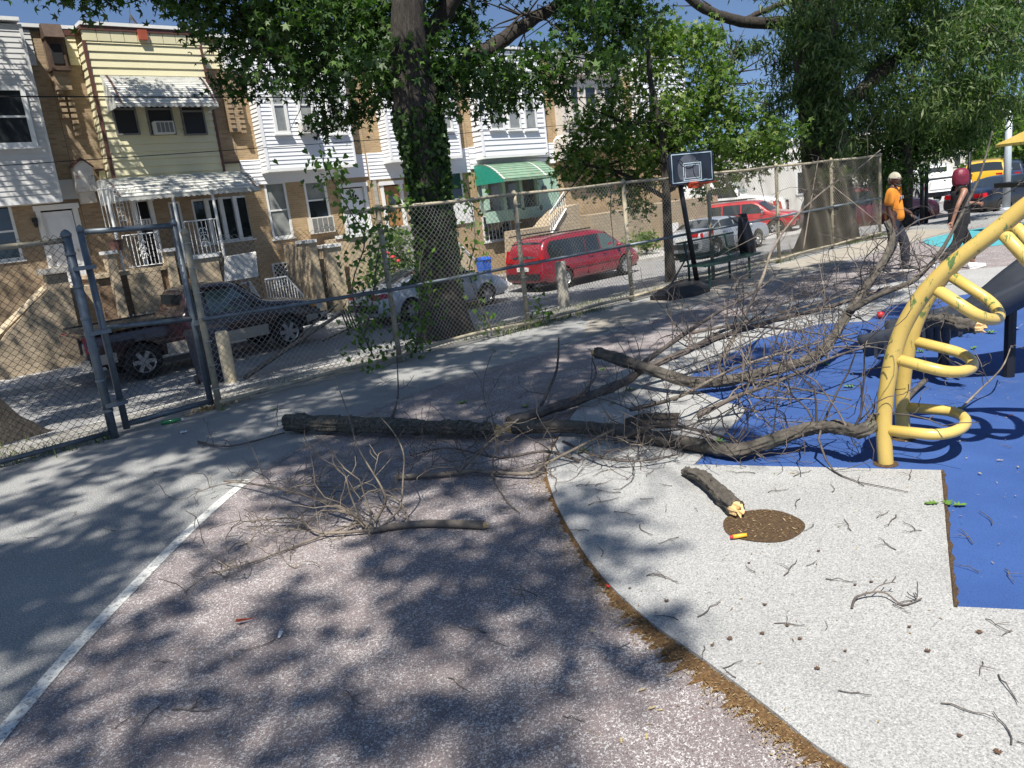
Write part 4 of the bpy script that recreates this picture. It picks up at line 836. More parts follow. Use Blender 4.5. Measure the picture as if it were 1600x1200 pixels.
rc = bp(0, -.285, .30); m = MB(); m.tube([rc+u_*.22*math.cos(a)+n_*.22*math.sin(a) for a in np.linspace(0, 2*math.pi, 29)[:-1]], .013, 8, closed=True); ro = m.build('rim', 'rim_orange', t, True)
MB().box((-.1, -.04, -.09), (.1, .05, .02)).build('rim_bracket', 'rim_orange', ro, org=-(bp(0, -.27, .04)-pf))
for s_ in (-1, 1): MB().tube([bp(.09*s_, -.34, .03), rc+n_*.05+u_*.19*s_], .009, 6).build('brace', 'rim_orange', ro)
for s_ in (-1, 1): MB().tube([top-np.array([0, 0, .15]), bp(.15*s_, .1, -.02)], .018, 6).build('lift_arm', 'iron_black', t)
bl = [G(*p) for p in ((1016, 470), (1040, 455), (1075, 444), (1108, 446), (1110, 456), (1085, 464), (1050, 470))]
m = MB(); cen = sum(bl)/len(bl); lo = [(*p[:2], 0) for p in bl]; mi = [(*p[:2], .08) for p in bl]; hi = [(*(cen+(p-cen)*.62)[:2], .17) for p in bl]; k = len(bl)
m.add(lo+mi+hi, [tuple(range(k)), tuple(range(2*k, 3*k))]+[(i, (i+1) % k, k+(i+1) % k, k+i) for i in range(k)]+[(k+i, k+(i+1) % k, 2*k+(i+1) % k, 2*k+i) for i in range(k)]); m.build('base', 'plastic_black', t)
MB().tube([G(1040, 460, .12), D(1074, 400, dep)], .018, 6).build('strut', 'iron_black', t)
# ------------------------------------------------------------------ bench and black cover
simple('bench_green', (.012, .045, .035), .4, var=.2)
b0, b1 = G(1100, 446), G(1160, 432); b0[1] = b1[1] = 8.05; b0[0] = W(1098, 440, 8.05)[0]; b1[0] = W(1170, 428, 8.05)[0]; t = thing('park_bench', 'dark green metal bench against the chain link fence', 'bench', (b0[0], 8.05, 0)); x0, x1 = b0[0]-.1, b1[0]+.2
m = MB(); 
for k in range(9): y = 7.95+k*.05; m.box((x0, y, .43), (x1, y+.032, .455))
m.box((x0, 7.9, .42), (x1, 7.945, .46)); m.build('seat', 'bench_green', t)
m = MB(); m.box((x0, 8.42, .52), (x1, 8.45, .55)); m.box((x0, 8.46, .84), (x1, 8.49, .87)); m.build('backrest_frame', 'bench_green', t); m = MB()
for k in range(50): x = x0+(x1-x0)*k/49; m.tube([(x, 8.44, .55), (x, 8.475, .84)], .005, 3)
for k in range(9): z = .57+k*.03; m.tube([(x0, 8.44+.035*(z-.55)/.3, z), (x1, 8.44+.035*(z-.55)/.3, z)], .005, 3)
m.build('backrest_mesh', 'bench_green', t)
for x in (x0+.2, x1-.3):
    for y in (7.97, 8.4): MB().tube([(x, y, 0), (x, y, .43)], .025, 6).build('leg', 'bench_green', t)
    MB().tube([(x, 8.4, .43), (x, 8.47, .86)], .022, 6).build('back_support', 'bench_green', t)
v = W(1158, 347, 8.25); c = np.array([v[0]+.1, 8.25, 0]); t = thing('black_bag', 'limp black bag hanging on the fence beside the bench', 'bag', (c[0], c[1], .35)); m = MB(); pr_ = []
for z, r_ in ((v[2], .02), (v[2]-.12, .05), (1.2, .09), (1.0, .13), (.8, .17), (.6, .20), (.45, .18), (.4, .06)):
    for k in range(18):
        a = 2*math.pi*k/18; q = r_*(1+.22*math.sin(5*a+z*2)+.1*math.sin(9*a)); m.v.append((c[0]+q*math.cos(a)+.16*(v[2]-z), c[1]+q*.6*math.sin(a), z))
for i in range(7):
    for k in range(18): m.f.append((i*18+k, i*18+(k+1) % 18, (i+1)*18+(k+1) % 18, (i+1)*18+k))
m.f += [tuple(range(18)), tuple(range(126, 144))]; m.build('sack', 'plastic_black', t, True); MB().tube([(c[0], c[1]+.1, v[2]-.05), (c[0], c[1]+.33, v[2]+.12)], .012, 5).build('tie', 'plastic_black', t)
# ------------------------------------------------------------------ vegetation
def star(k=5, inner=.42, w_=1.):
    P = []
    for i in range(2*k):
        a = math.pi/2+math.pi*i/k; r = (1 if i % 2 == 0 else inner)
        if i == k: r = .35
        P.append((r*math.cos(a)*w_, r*math.sin(a)+.2, -.32*r*r+(.10 if i % 2 else 0)))
    return np.array(P)
OAK = np.array([(0, -.5, 0), (.12, -.2, 0), (.5, -.12, .06), (.2, .1, 0), (.55, .32, .06), (.2, .38, 0), (.3, .75, .03), (0, 1, -.05), (-.3, .75, .03), (-.2, .38, 0), (-.55, .32, .06), (-.2, .1, 0), (-.5, -.12, .06), (-.12, -.2, 0)])
LANCE = np.array([(0, -.6, 0), (.17, 0, .03), (0, 1, -.12), (-.17, 0, .03)])
HEART = np.array([(0, -.35, 0), (.45, -.5, .05), (.6, -.05, .03), (0, .9, -.1), (-.6, -.05, .03), (-.45, -.5, .05)])
STAR = star(5, .40)
def leaves(C, size, shape, up=.5, droop=.0, rg=npr, jit=.3):     # one n-gon per leaf at positions C
    n = len(C); d = rg.normal(size=(n, 3)); d[:, 2] -= droop; d /= np.linalg.norm(d, axis=1, keepdims=True)
    nz = rg.normal(size=(n, 3)); nz[:, 2] += up*2.2; x = np.cross(d, nz); x /= np.linalg.norm(x, axis=1, keepdims=True)+1e-9; z = np.cross(x, d)
    s = size*(1+jit*rg.uniform(-1, 1, n))[:, None, None]; T = shape
    V = C[:, None, :]+s*(T[None, :, 0:1]*x[:, None]+T[None, :, 1:2]*d[:, None]+T[None, :, 2:3]*z[:, None])
    k = len(T); return V.reshape(-1, 3), np.arange(n*k).reshape(n, k)
def blobpts(c, r, n, rg=npr, cl=14, spread=.16):
    K = max(1, n//cl); u = rg.normal(size=(K, 3)); u /= np.linalg.norm(u, axis=1, keepdims=True); rr = rg.uniform(0, 1, (K, 1))**.45
    P = np.array(c)+u*rr*np.array(r); Q = np.repeat(P, cl, 0)+rg.normal(size=(K*cl, 3))*spread*np.array([1, 1, .75]); return Q
def twigs(mb, a, b, n, rg, r0=.02, spread=1.):
    a = np.array(a); b = np.array(b)
    for _ in range(n):
        p = a+(b-a)*rg.uniform(.1, 1); q = p+rg.normal(size=3)*spread; mb.tube([p, (p+q)/2+rg.normal(size=3)*.1, q], [r0, r0*.6, r0*.25], 4, False)
def trunkmesh(name, path, rad, mat, par, n=22, rough=.07, sub=5, seed=0):
    P = sm(path, sub); R_ = np.interp(np.linspace(0, len(path)-1, len(P)), range(len(path)), rad); mb = MB(); rg = np.random.default_rng(seed); ph = rg.uniform(0, 6, 6)
    for i, p in enumerate(P):
        t = P[min(i+1, len(P)-1)]-P[max(i-1, 0)]; t = t/np.linalg.norm(t); u = np.cross(t, [0.3, 1, .1]); u /= np.linalg.norm(u); v = np.cross(t, u)
        for k in range(n):
            a = 2*math.pi*k/n; q = R_[i]*(1+rough*(.6*math.sin(3*a+ph[0]+i*.13)+.5*math.sin(5*a+ph[1]-i*.21)+.5*math.sin(8*a+ph[2]+i*.4)+.5*rg.normal()*.5))
            if i < sub*1.2: q *= 1+.16*math.sin(5*a+ph[3])*(1-i/(sub*1.2))
            mb.v.append(tuple(p+q*(math.cos(a)*u+math.sin(a)*v)))
    for i in range(len(P)-1):
        for k in range(n): mb.f.append((i*n+k, i*n+(k+1) % n, (i+1)*n+(k+1) % n, (i+1)*n+k))
    mb.f += [tuple(range(n)), tuple(range((len(P)-1)*n, len(P)*n))]; return mb.build(name, mat, par, True)
def tree(name, label, base_px, trunk_px, widths, limbs, blobs, shape, size, mat, dens, spread=.18, cl=14, shade_clumps=(), up=.5, droop=.3, group='street trees', dj=1.2, base=None):
    b = GG(*base_px) if base is None else np.array(base); dep = float(np.dot(b-CAM, RW @ np.array([0, 0, -1.]))); pm = F/dep
    t = thing(name, label, 'tree', b, group); rgt = np.array([RW[0, 0], RW[1, 0], 0]); rgt /= np.linalg.norm(rgt)
    P = [PL(x, y, b, rgt) for x, y in trunk_px]; P[0] = P[0]-np.array([0, 0, .25]); trunkmesh('trunk', P, [w_/2/pm for w_ in widths], 'bark', t, seed=len(label))
    mb = MB(); rg = np.random.default_rng(len(label)*3)
    for pts, w0, w1, dd in limbs:
        Q = [D(x, y, dep+dd*k/(len(pts)-1)) for k, (x, y) in enumerate(pts)]; Q = sm(Q, 5); n = len(Q); R_ = np.linspace(w0, w1, n)/2/pm
        m = MB(); m.tube([q+rg.normal(size=3)*.012 for q in Q], list(R_), 12, True); m.build('limb', 'bark', t, True)
        twigs(mb, Q[n//2], Q[-1], 10, rg, .022, .7)
    C = []
    for q in blobs:
        x, y, r = q[:3]; d = dep+(q[3] if len(q) > 3 else rg.uniform(-dj, dj)); c = D(x, y, d); rm = r/F*d
        n = int(dens*(rm/.6)**2*(q[4] if len(q) > 4 else 1)); C.append(blobpts(c, (rm, rm*1.1, rm*.9), max(n, cl), rg, cl, spread)); 
        for _ in range(4): w_ = c+rg.normal(size=3)*rm*.55; mb.tube([c+np.array([0, 0, rm*.4]), (c+w_)/2+rg.normal(size=3)*.06, w_], [.016, .011, .005], 4, False)
    for c, r, n in shade_clumps: C.append(blobpts(c, r, n, rg, cl, spread))
    V, Fc = leaves(np.concatenate(C), size, shape, up, droop, rg); npmesh('crown', V, Fc, mat, t)
    if mb.f: o = mb.build('twigs', 'bark', t); o['kind'] = 'stuff'
    return t, b, dep
mainblobs = [(290, 12, 40), (340, 36, 50), (400, 50, 60), (425, 105, 46), (372, 135, 26), (345, 128, 18), (460, 55, 66), (480, 125, 46), (520, 178, 30), (505, 205, 14), (540, 55, 76), (585, 115, 58), (600, 30, 70), (560, 160, 34), (650, 85, 56, -.9), (705, 135, 42, -.8), (722, 80, 46), (715, 25, 40), (690, 165, 26, -.9), (755, 118, 40), (800, 118, 44), (840, 130, 34), (880, 100, 38), (852, 78, 22), (905, 38, 38), (930, 15, 44), (962, 62, 36), (935, 100, 26), (250, 4, 18), (150, -6, 14), (170, 8, 9), (790, 152, 28), (765, 165, 20), (640, 130, 40, -.8), (450, 20, 60), (520, 10, 60), (660, 10, 50), (960, 10, 44), (1000, 25, 36), (880, 140, 22), (610, 150, 28, -.7)]
mainblobs += [(300, -60, 80), (450, -90, 110), (620, -120, 130), (800, -90, 100), (950, -80, 110), (700, -260, 160), (500, -260, 150), (880, -240, 140), (340, -220, 110)]
T1, tb, td = tree('street_tree', 'large ivy covered tree with star shaped leaves in front of the white houses', (700, 527), [(700, 530), (694, 490), (686, 440), (680, 370), (672, 300), (662, 230), (650, 170), (640, 110), (637, 50), (640, -40), (648, -160), (655, -320)], [112, 74, 63, 58, 57, 62, 66, 58, 50, 44, 38, 24],
    [([(648, 165), (700, 118), (745, 88), (800, 52), (850, 20), (905, -8), (1000, -60)], 34, 12, 1.2), ([(642, 100), (676, 50), (702, 10), (730, -50)], 34, 20, -.8), ([(638, 80), (560, 25), (480, -15), (380, -60)], 30, 12, -.6), ([(640, 130), (560, 115), (470, 92), (400, 60)], 16, 6, .6), ([(790, 60), (812, 24), (824, 22)], 4, 2, 0)],
    mainblobs, STAR, .085, 'leaf_dark', 430, dj=1.3, shade_clumps=[(np.array([7.7, 10.3, z0])+(zz-z0)*np.array([-.427, -.387, 1])+np.array([dx, -.4*dx, 0]), (1.0, 1.0, .6), 420) for z0, zz in ((.3, 7.5), (1.5, 7.8), (2.7, 7.6), (4, 7.9), (5.2, 8.2)) for dx in (-.7, .7)])  # last argument adds unseen leaf clumps up-sun that shade the trunk
# ivy on the trunk
rgt = np.array([RW[0, 0], RW[1, 0], 0]); rgt /= np.linalg.norm(rgt); aw_ = np.array([-rgt[1], rgt[0], 0]); C = []; rg = np.random.default_rng(5)
pathp = [(694, 490), (686, 440), (680, 370), (672, 300), (662, 230), (650, 170)]; hw = [36, 31, 29, 28, 31, 33]
for _ in range(3200):
    s = rg.beta(2.2, 1.3)*4.99; i = int(s); f_ = s-i; x = pathp[i][0]*(1-f_)+pathp[i+1][0]*f_; y = pathp[i][1]*(1-f_)+pathp[i+1][1]*f_; r = (hw[i]*(1-f_)+hw[i+1]*f_)/F*td
    a = rg.uniform(0, 2*math.pi); k = 1.0+.2*rg.random()**2; c = PL(x, y, tb, rgt); C.append(c+rgt*r*k*math.cos(a)+aw_*r*k*math.sin(a))
V, Fc = leaves(np.array(C), .065, HEART, .1, 1.5, rg); npmesh('ivy', V, Fc, 'leaf_dark', T1)
# small bright tree by the hoop
sb = [(935, 95, 30), (960, 150, 34), (1000, 115, 38), (1050, 85, 46), (1090, 65, 38), (1112, 118, 42), (900, 242, 38), (940, 200, 42), (980, 228, 48), (1020, 185, 48), (1060, 178, 48), (1100, 168, 48), (1142, 182, 34), (930, 280, 32), (980, 290, 30), (1020, 265, 30), (1060, 228, 44), (1112, 230, 44), (1150, 230, 38), (1190, 215, 34), (1220, 232, 28), (1232, 202, 18), (1172, 258, 28), (1132, 275, 26), (888, 268, 22), (1000, 60, 30), (1040, 42, 26), (1075, 265, 24), (1100, 290, 20), (985, 315, 20), (1010, 330, 14), (1170, 155, 20)]
tree('street_tree', 'small bright green tree growing behind the basketball hoop', (1048, 440), [(1048, 442), (1046, 400), (1043, 340), (1040, 280), (1035, 220), (1024, 165), (1015, 115), (1012, 60)], [20, 15, 13, 12, 11, 9, 7, 4], [([(1038, 250), (1080, 200), (1120, 160), (1150, 110)], 10, 4, .8), ([(1036, 230), (990, 200), (950, 180)], 9, 4, -.6), ([(1042, 300), (1100, 260), (1170, 235), (1230, 215)], 9, 3, .6), ([(1041, 310), (980, 275), (910, 255)], 8, 3, -.4)], sb, STAR, .078, 'leaf_bright', 470, dj=1.0)
# big oak on the right
ob = [(1210, 110, 32), (1222, 160, 30), (1202, 188, 24), (1255, 62, 46), (1290, 18, 50), (1330, 58, 56), (1372, 26, 60), (1360, 108, 48), (1422, 66, 60), (1420, 138, 58), (1482, 48, 60), (1490, 108, 60), (1540, 58, 60), (1552, 128, 58), (1592, 88, 50), (1582, 165, 36), (1500, 168, 50), (1450, 188, 56), (1382, 178, 56), (1340, 215, 46), (1290, 215, 34), (1268, 130, 30), (1265, 200, 26), (1300, 150, 34), (1150, 88, 26), (1182, 76, 18), (1130, 112, 18), (1120, 60, 16), (1330, 255, 34), (1560, 30, 50), (1240, 20, 36), (1590, 20, 50), (1300, -50, 90), (1420, -60, 100), (1540, -60, 110), (1200, -60, 60), (1300, 268, 26), (1265, 245, 20), (1262, 60, 40, -2.2), (1280, 115, 40, -2.0), (1300, 175, 36, -1.8), (1258, 160, 30, -1.8), (1312, 90, 40, -2), (1285, 20, 44, -2.2), (1275, 205, 26, -1.6), (1310, 225, 26, -1.5)]
T2, b2, d2 = tree('street_tree', 'massive oak with thick dark trunk behind the walkers', (1300, 382), [(1298, 388), (1297, 350), (1295, 310), (1290, 250), (1283, 180), (1276, 110), (1272, 30), (1268, -60)], [112, 78, 70, 66, 66, 64, 58, 46],
    [([(1272, 52), (1235, 36), (1180, 36), (1130, 26), (1085, 4), (1060, -20)], 22, 10, -1.5), ([(1168, 30), (1210, 10), (1260, -6)], 9, 8, 0), ([(1296, 190), (1360, 128), (1420, 75), (1470, 20)], 26, 14, .8), ([(1120, 48), (1090, 46), (1062, 54)], 4, 2, -1)], ob, LANCE, .135, 'leaf_oak', 600, .15, 30, dj=2.0, droop=1.0, shade_clumps=[(np.array([20.1, 9.8, z0])+(zz-z0)*np.array([-.427, -.387, 1])+np.array([dx, -.4*dx, 0]), (1.3, 1.3, .8), 900) for z0, zz in ((.5, 8.5), (2, 9), (3.5, 9), (5, 9.5)) for dx in (-1.2, 0, 1.2)])  # clumps in the last list are added out of view to keep sun off the trunk
# dark tree right behind the walkers and the trees beyond
tree('street_tree', 'shady tree behind the man in the orange shirt', (1412, 352), [(1412, 355), (1414, 320), (1416, 280), (1416, 220)], [26, 22, 20, 14], [], [(1400, 240, 50), (1455, 228, 34), (1510, 215, 30), (1370, 275, 34), (1420, 268, 28), (1395, 290, 24), (1350, 250, 36), (1490, 222, 24), (1430, 215, 46), (1520, 190, 40)], LANCE, .13, 'leaf_dark', 700, .2, 18, base=(24.2, 9.6, gz(24.2, 9.6)), droop=.8)
for px_, py_, dep_, rr, lab in ((1590, 230, 60, 60, 'round green tree behind the far white building'), (1500, 200, 70, 70, 'hazy green tree crown left of the brick chimney'), (1660, 200, 50, 80, 'far green tree at the right edge of the view'), (1320, 260, 75, 50, 'distant tree crown behind the oak trunk')):
    c = D(px_, py_, dep_); t_ = tree('far_tree', lab, None, [(px_, py_+100), (px_, py_)], [12, 6], [], [(px_, py_, rr, 0), (px_-rr*.7, py_+rr*.4, rr*.6, 1), (px_+rr*.6, py_+rr*.45, rr*.6, -1), (px_, py_-rr*.5, rr*.6, 1)], OAK, .28, 'leaf_bright', 120, .5, 12, base=(c[0], c[1], ZG), group='trees beyond the car park')
# tree at the left edge: trunk base in view, crown above the frame
b = GG(0, 690); t = thing('street_tree', 'thick rough trunk flaring at the left edge behind the fence', 'tree', b, 'street trees')
trunkmesh('trunk', [b+np.array([-.15, 0, -.2]), b+np.array([-.25, .02, .25]), b+np.array([-.4, .03, .8]), b+np.array([-.55, .1, 1.9]), b+np.array([-.6, .1, 4]), b+np.array([-.5, .2, 8])], [.85, .58, .46, .42, .40, .28], 'bark', t, 26, .09, seed=9)
rg = np.random.default_rng(21); C = []
for _ in range(84):
    a = rg.uniform(0, 2*math.pi); r = 5.4*math.sqrt(rg.uniform(0, 1)); C.append(blobpts(b+np.array([r*math.cos(a)+.8, r*math.sin(a)*.8+.6, rg.uniform(7.2, 10.5)]), (.9, .9, .6), 300, rg, 14, .2))
for _ in range(70):  # upper clumps added out of view, reaching streetward to dapple the house fronts
    a = rg.uniform(0, 2*math.pi); r = 6.2*math.sqrt(rg.uniform(0, 1)); C.append(blobpts(b+np.array([r*math.cos(a)+1.5, r*math.sin(a)*.9+3.2, rg.uniform(9.5, 12.5)]), (1.0, 1.0, .7), 260, rg, 14, .2))
V, Fc = leaves(np.concatenate(C), .1, STAR, .5, .3, rg); npmesh('crown', V, Fc, 'leaf_dark', t)
for k in range(6): a = k*1.05+.3; MB().tube([b+np.array([-.5, .1, 6.2+k*.3]), b+np.array([2*math.cos(a), 2*math.sin(a), 7.6+.3*k]), b+np.array([4.5*math.cos(a), 4*math.sin(a), 9.0])], [.16, .1, .04], 8).build('limb', 'bark', t, True)
# tree standing left of the photographer, whose crown shades the court
t = thing('shade_tree', 'tall tree beside the court whose crown throws the dappled shade', 'tree', (-5.5, 1.2, 0), 'playground trees')
trunkmesh('trunk', [(-5.5, 1.2, -.2), (-5.4, 1.2, 2), (-5.2, 1.3, 4.5), (-4.6, 1.2, 8), (-4.4, 1, 12)], [.6, .42, .38, .3, .15], 'bark', t, seed=4)
SH = [(820, 860, 60), (870, 930, 44), (760, 870, 60), (650, 900, 44), (720, 960, 60), (560, 1100, 36), (480, 760, 46), (100, 880, 75), (40, 980, 80), (250, 965, 34), (430, 1020, 36), (640, 965, 80), (790, 935, 80), (890, 905, 40), (600, 860, 40), (500, 800, 50), (700, 745, 60), (600, 715, 60), (560, 645, 60), (450, 610, 60), (800, 640, 55), (100, 760, 50), (200, 715, 40), (30, 800, 60), (760, 1090, 70), (620, 1130, 60), (860, 1010, 50), (930, 800, 32), (960, 860, 26), (1020, 1000, 18), (350, 1080, 40), (210, 1060, 50), (120, 1130, 60), (260, 800, 30), (400, 720, 40), (720, 600, 50), (850, 560, 40), (650, 555, 40), (330, 660, 50), (500, 700, 40), (780, 820, 50), (860, 780, 40), (460, 935, 26), (560, 560, 40), (950, 620, 30), (1000, 560, 40), (1100, 470, 46), (1200, 450, 40), (1050, 500, 40), (950, 520, 40), (1280, 420, 30), (20, 640, 40), (120, 690, 30), (900, 700, 30), (1000, 690, 24), (760, 1180, 50), (300, 1180, 60), (500, 1160, 30), (40, 1120, 60), (690, 850, 40), (560, 770, 50), (330, 880, 24), (170, 850, 40), (650, 680, 40), (1150, 690, 24), (1180, 560, 30), (1300, 470, 24), (1350, 440, 24), (900, 600, 30), (1000, 480, 40), (880, 530, 40), (1150, 500, 30), (1250, 480, 30), (1180, 425, 30), (1120, 440, 30), (970, 495, 30), (150, 920, 40), (300, 730, 36), (80, 700, 40), (220, 640, 40), (10, 880, 60), (140, 810, 40), (420, 560, 40), (780, 545, 30), (60, 1060, 50), (1050, 450, 30), (860, 500, 30)]
rg = np.random.default_rng(31); C = []; lm = MB()
for n_, xa, xb, ya, yb, ra, rb_ in ((40, -250, 430, 690, 1010, 22, 44), (110, 230, 1000, 548, 700, 24, 44), (42, 880, 1420, 405, 500, 18, 34), (10, 480, 860, 690, 790, 30, 50)):
    for _ in range(n_):
        x, y = rg.uniform(xa, xb), rg.uniform(ya, yb)
        if ya == 690 and xa < 0 and x > 365-(y-765)*.93-25: continue
        SH.append((x, y, rg.uniform(ra, rb_)*(.6 if y < 720 else 1)))
for x, y, r in SH:
    g_ = G(x, y); hgt = rg.uniform(9.5, 13.5); d_ = float(np.dot(g_-CAM, RW @ np.array([0, 0, -1.]))); rm = max(.22, r/F*d_*(1.2 if y > 720 else 2.2)); c = g_+np.array([-SDIR[0]*hgt/math.tan(SUN_EL), -SDIR[1]*hgt/math.tan(SUN_EL), hgt])
    C.append(blobpts(c, (rm, rm, rm*.5), max(42, int(500*rm**2+110*rm)), rg, 14, .15)); lm.tube([c+np.array([-.5, -.4, -.3])+rg.normal(size=3)*.2, c+rg.normal(size=3)*.1, c+np.array([.3, .3, .15])], [.014, .01, .005], 5, False)
for _ in range(90):                                  # unseen crown clumps added over and behind the camera to cut sky light
    gx, gy = rg.uniform(-11, 1.2), rg.uniform(-9, 2.6)
    if gy > 1.2 and gx > -.6: continue
    hgt = rg.uniform(9, 13.5); C.append(blobpts((gx-SDIR[0]*hgt/math.tan(SUN_EL), gy-SDIR[1]*hgt/math.tan(SUN_EL), hgt), (1.2, 1.2, .7), 420, rg, 14, .18))
V, Fc = leaves(np.concatenate(C), .09, STAR, .8, .2, rg); npmesh('crown', V, Fc, 'leaf_dark', t); o = lm.build('limbs', 'bark', t); o['kind'] = 'stuff'
# vines on the fence
def vine(lab, pxs, n, name='climbing_vine', mat='leaf_vine', sz=.05, Y=YN+.02, sp=.09):
    b = W(*pxs[0], Y); t = thing(name, lab, 'vine', (b[0], Y, max(0, b[2]))); P = sm([W(*p, Y)+rg.normal(size=3)*(.05, .08, .02) for p in pxs], 6); MB().tube(P, [.012*(1-.6*i/len(P)) for i in range(len(P))], 5).build('stem', 'twig_bark', t)
    idx = rg.integers(0, len(P), n); C = np.array(P)[idx]+rg.normal(size=(n, 3))*(sp, sp*.8, sp); V, Fc = leaves(C, sz, HEART, .2, 1.0, rg); npmesh('foliage', V, Fc, mat, t)
vine('leafy green vine climbing the fence left of the ivy tree', [(575, 560), (560, 500), (552, 440), (560, 380), (545, 330), (530, 280), (518, 250)], 420, sp=.14)
vine('second vine stem full of leaves on the fence near the red flowers', [(560, 540), (585, 470), (590, 400), (600, 350), (620, 300)], 260, sp=.12)
vine('thin vine hanging on the fence right of the ivy tree', [(770, 510), (735, 430), (722, 380), (735, 320), (728, 285)], 170, sp=.10)
vine('vine sprig creeping along the fence top by the tan awning post', [(640, 520), (660, 470), (665, 420), (655, 380)], 90, sp=.12); vine('low weeds climbing the fence foot beside the ivy trunk', [(640, 560), (650, 530), (630, 510), (660, 480)], 150, sp=.16)
vine('small weed sprouting through the fence beside the leaning post', [(835, 520), (850, 495), (838, 470)], 60, sp=.1)
# rose bush in front of the white houses
b = W(620, 440, 21.6); t = thing('rose_bush', 'dark rose bush with a few red flowers behind the fence', 'bush', (b[0], 21.6, ZG)); C = [blobpts(W(x, y, 21.6), (r, r, r), n, rg, 10, .15) for x, y, r, n in ((610, 370, .55, 350), (630, 400, .6, 400), (600, 420, .6, 400), (640, 440, .5, 300), (590, 450, .5, 300))]
V, Fc = leaves(np.concatenate(C), .08, HEART, .4, .2, rg); npmesh('foliage', V, Fc, 'leaf_bright', t); simple('petal_red', (.5, .02, .03), .6); simple('petal_dark', (.25, .01, .02), .6)
for x, y in ((604, 396), (622, 408), (596, 455), (614, 402)):
    p = W(x, y, 21.15); m = MB(); m.lathe(p, [(.02, -.05), (.09, 0), (.07, .05), (.02, .06)], 7); m.build('flower', 'petal_red', t)
for k in range(5): MB().tube([(b[0]+.2*k-.5, 21.6, ZG), W(600+8*k, 420, 21.6)], .015, 4).build('stem', 'bark', t)
for i, (px_, py_, r, lab) in enumerate(((1010, 400, .55, 'low green hedge bush between red minivan and small tree'), (985, 390, .4, 'yellow green weed clump by the front of the red minivan'), (1075, 372, .4, 'weedy bush behind the silver sedan'))):
    c = W(px_, py_, 21.2); t = thing('yard_bush', lab, 'bush', (c[0], 21.2, ZG), 'yard bushes'); C = blobpts((c[0], 21.2, ZG+r*.9), (r*1.3, r, r), 420, rg, 12, .15); V, Fc = leaves(C, .09, HEART, .5, 0, rg); npmesh('foliage', V, Fc, 'leaf_bright', t); MB().tube([(c[0], 21.2, ZG), (c[0], 21.2, ZG+r)], .03, 5).build('stem', 'bark', t)
# grass and weeds along fence and kerbs
N_ = 9000; X = rg.uniform(-1.5, 22, N_); Yg = np.where(rg.random(N_) < .55, YN+rg.normal(size=N_)*.10+.08, rg.uniform(8.8, 11.6, N_)); keep = (np.sin(X*1.7)+np.sin(X*.61+2)+.8*np.sin(Yg*2.1+X) > .55); X, Yg = X[keep], Yg[keep]
Cg = np.stack([X, Yg, [gz(a, b_)-.01 for a, b_ in zip(X, Yg)]], 1); n = len(Cg); hh = rg.uniform(.03, .16, n); ln = rg.normal(size=(n, 3))*.05; ln[:, 2] = hh; wd = rg.normal(size=(n, 3)); wd[:, 2] = 0; wd /= np.linalg.norm(wd, axis=1, keepdims=True); wd *= .006
V = np.stack([Cg-wd, Cg+wd, Cg+ln], 1).reshape(-1, 3); o = npmesh('grass', V, np.arange(3*n).reshape(n, 3), 'grass'); tag(o, 'sparse dry grass and weeds along the fence foot', 'grass', kind='stuff')
# flat green leaves torn off with the branches
# ------------------------------------------------------------------ vehicles
def paint(name, c, metal=.0, rough=.35):
    def f(m):
        n = N(m); n.set(n.ramp(n.noise(2.5, 4), [(.3, tuple(np.array(c)*.93)), (.7, tuple(np.minimum(np.array(c)*1.05, 1)))]), rough, metal); n.b.inputs['Coat Weight'].default_value = 1; n.b.inputs['Coat Roughness'].default_value = .05
    SPEC[name] = f
for nm, c, mt in (('paint_maroon', (.020, .004, .006), .2), ('paint_silver', (.50, .53, .57), .35), ('paint_silver2', (.46, .49, .52), .35), ('paint_red', (.26, .010, .022), .15), ('paint_brightred', (.42, .012, .015), .0), ('paint_darkred', (.11, .008, .012), .1), ('paint_black', (.008, .008, .010), .1), ('paint_white', (.72, .72, .70), 0), ('paint_yellowcar', (.62, .36, .02), 0), ('paint_navy', (.03, .045, .09), .2), ('paint_tanlow', (.36, .33, .28), .1)): paint(nm, c, mt)
@custom('car_glass')
def _(m): n = N(m); n.set((.018, .024, .026), .03, spec=.8)
@custom('car_glass_tint')
def _(m): n = N(m); n.set((.07, .11, .10), .04, spec=.8)
simple('tyre', (.014, .014, .014), .85, var=.3); simple('alloy', (.50, .50, .50), .3, metal=.75, var=.1, scale=20); simple('chrome', (.62, .62, .62), .12, metal=1, var=.05); simple('lamp_red', (.40, .008, .01), .15, var=.1); simple('lamp_clear', (.55, .55, .52), .12, var=.1); simple('lamp_amber', (.6, .22, .02), .2); simple('trim_black', (.015, .015, .016), .5); simple('plate', (.62, .62, .58), .4)
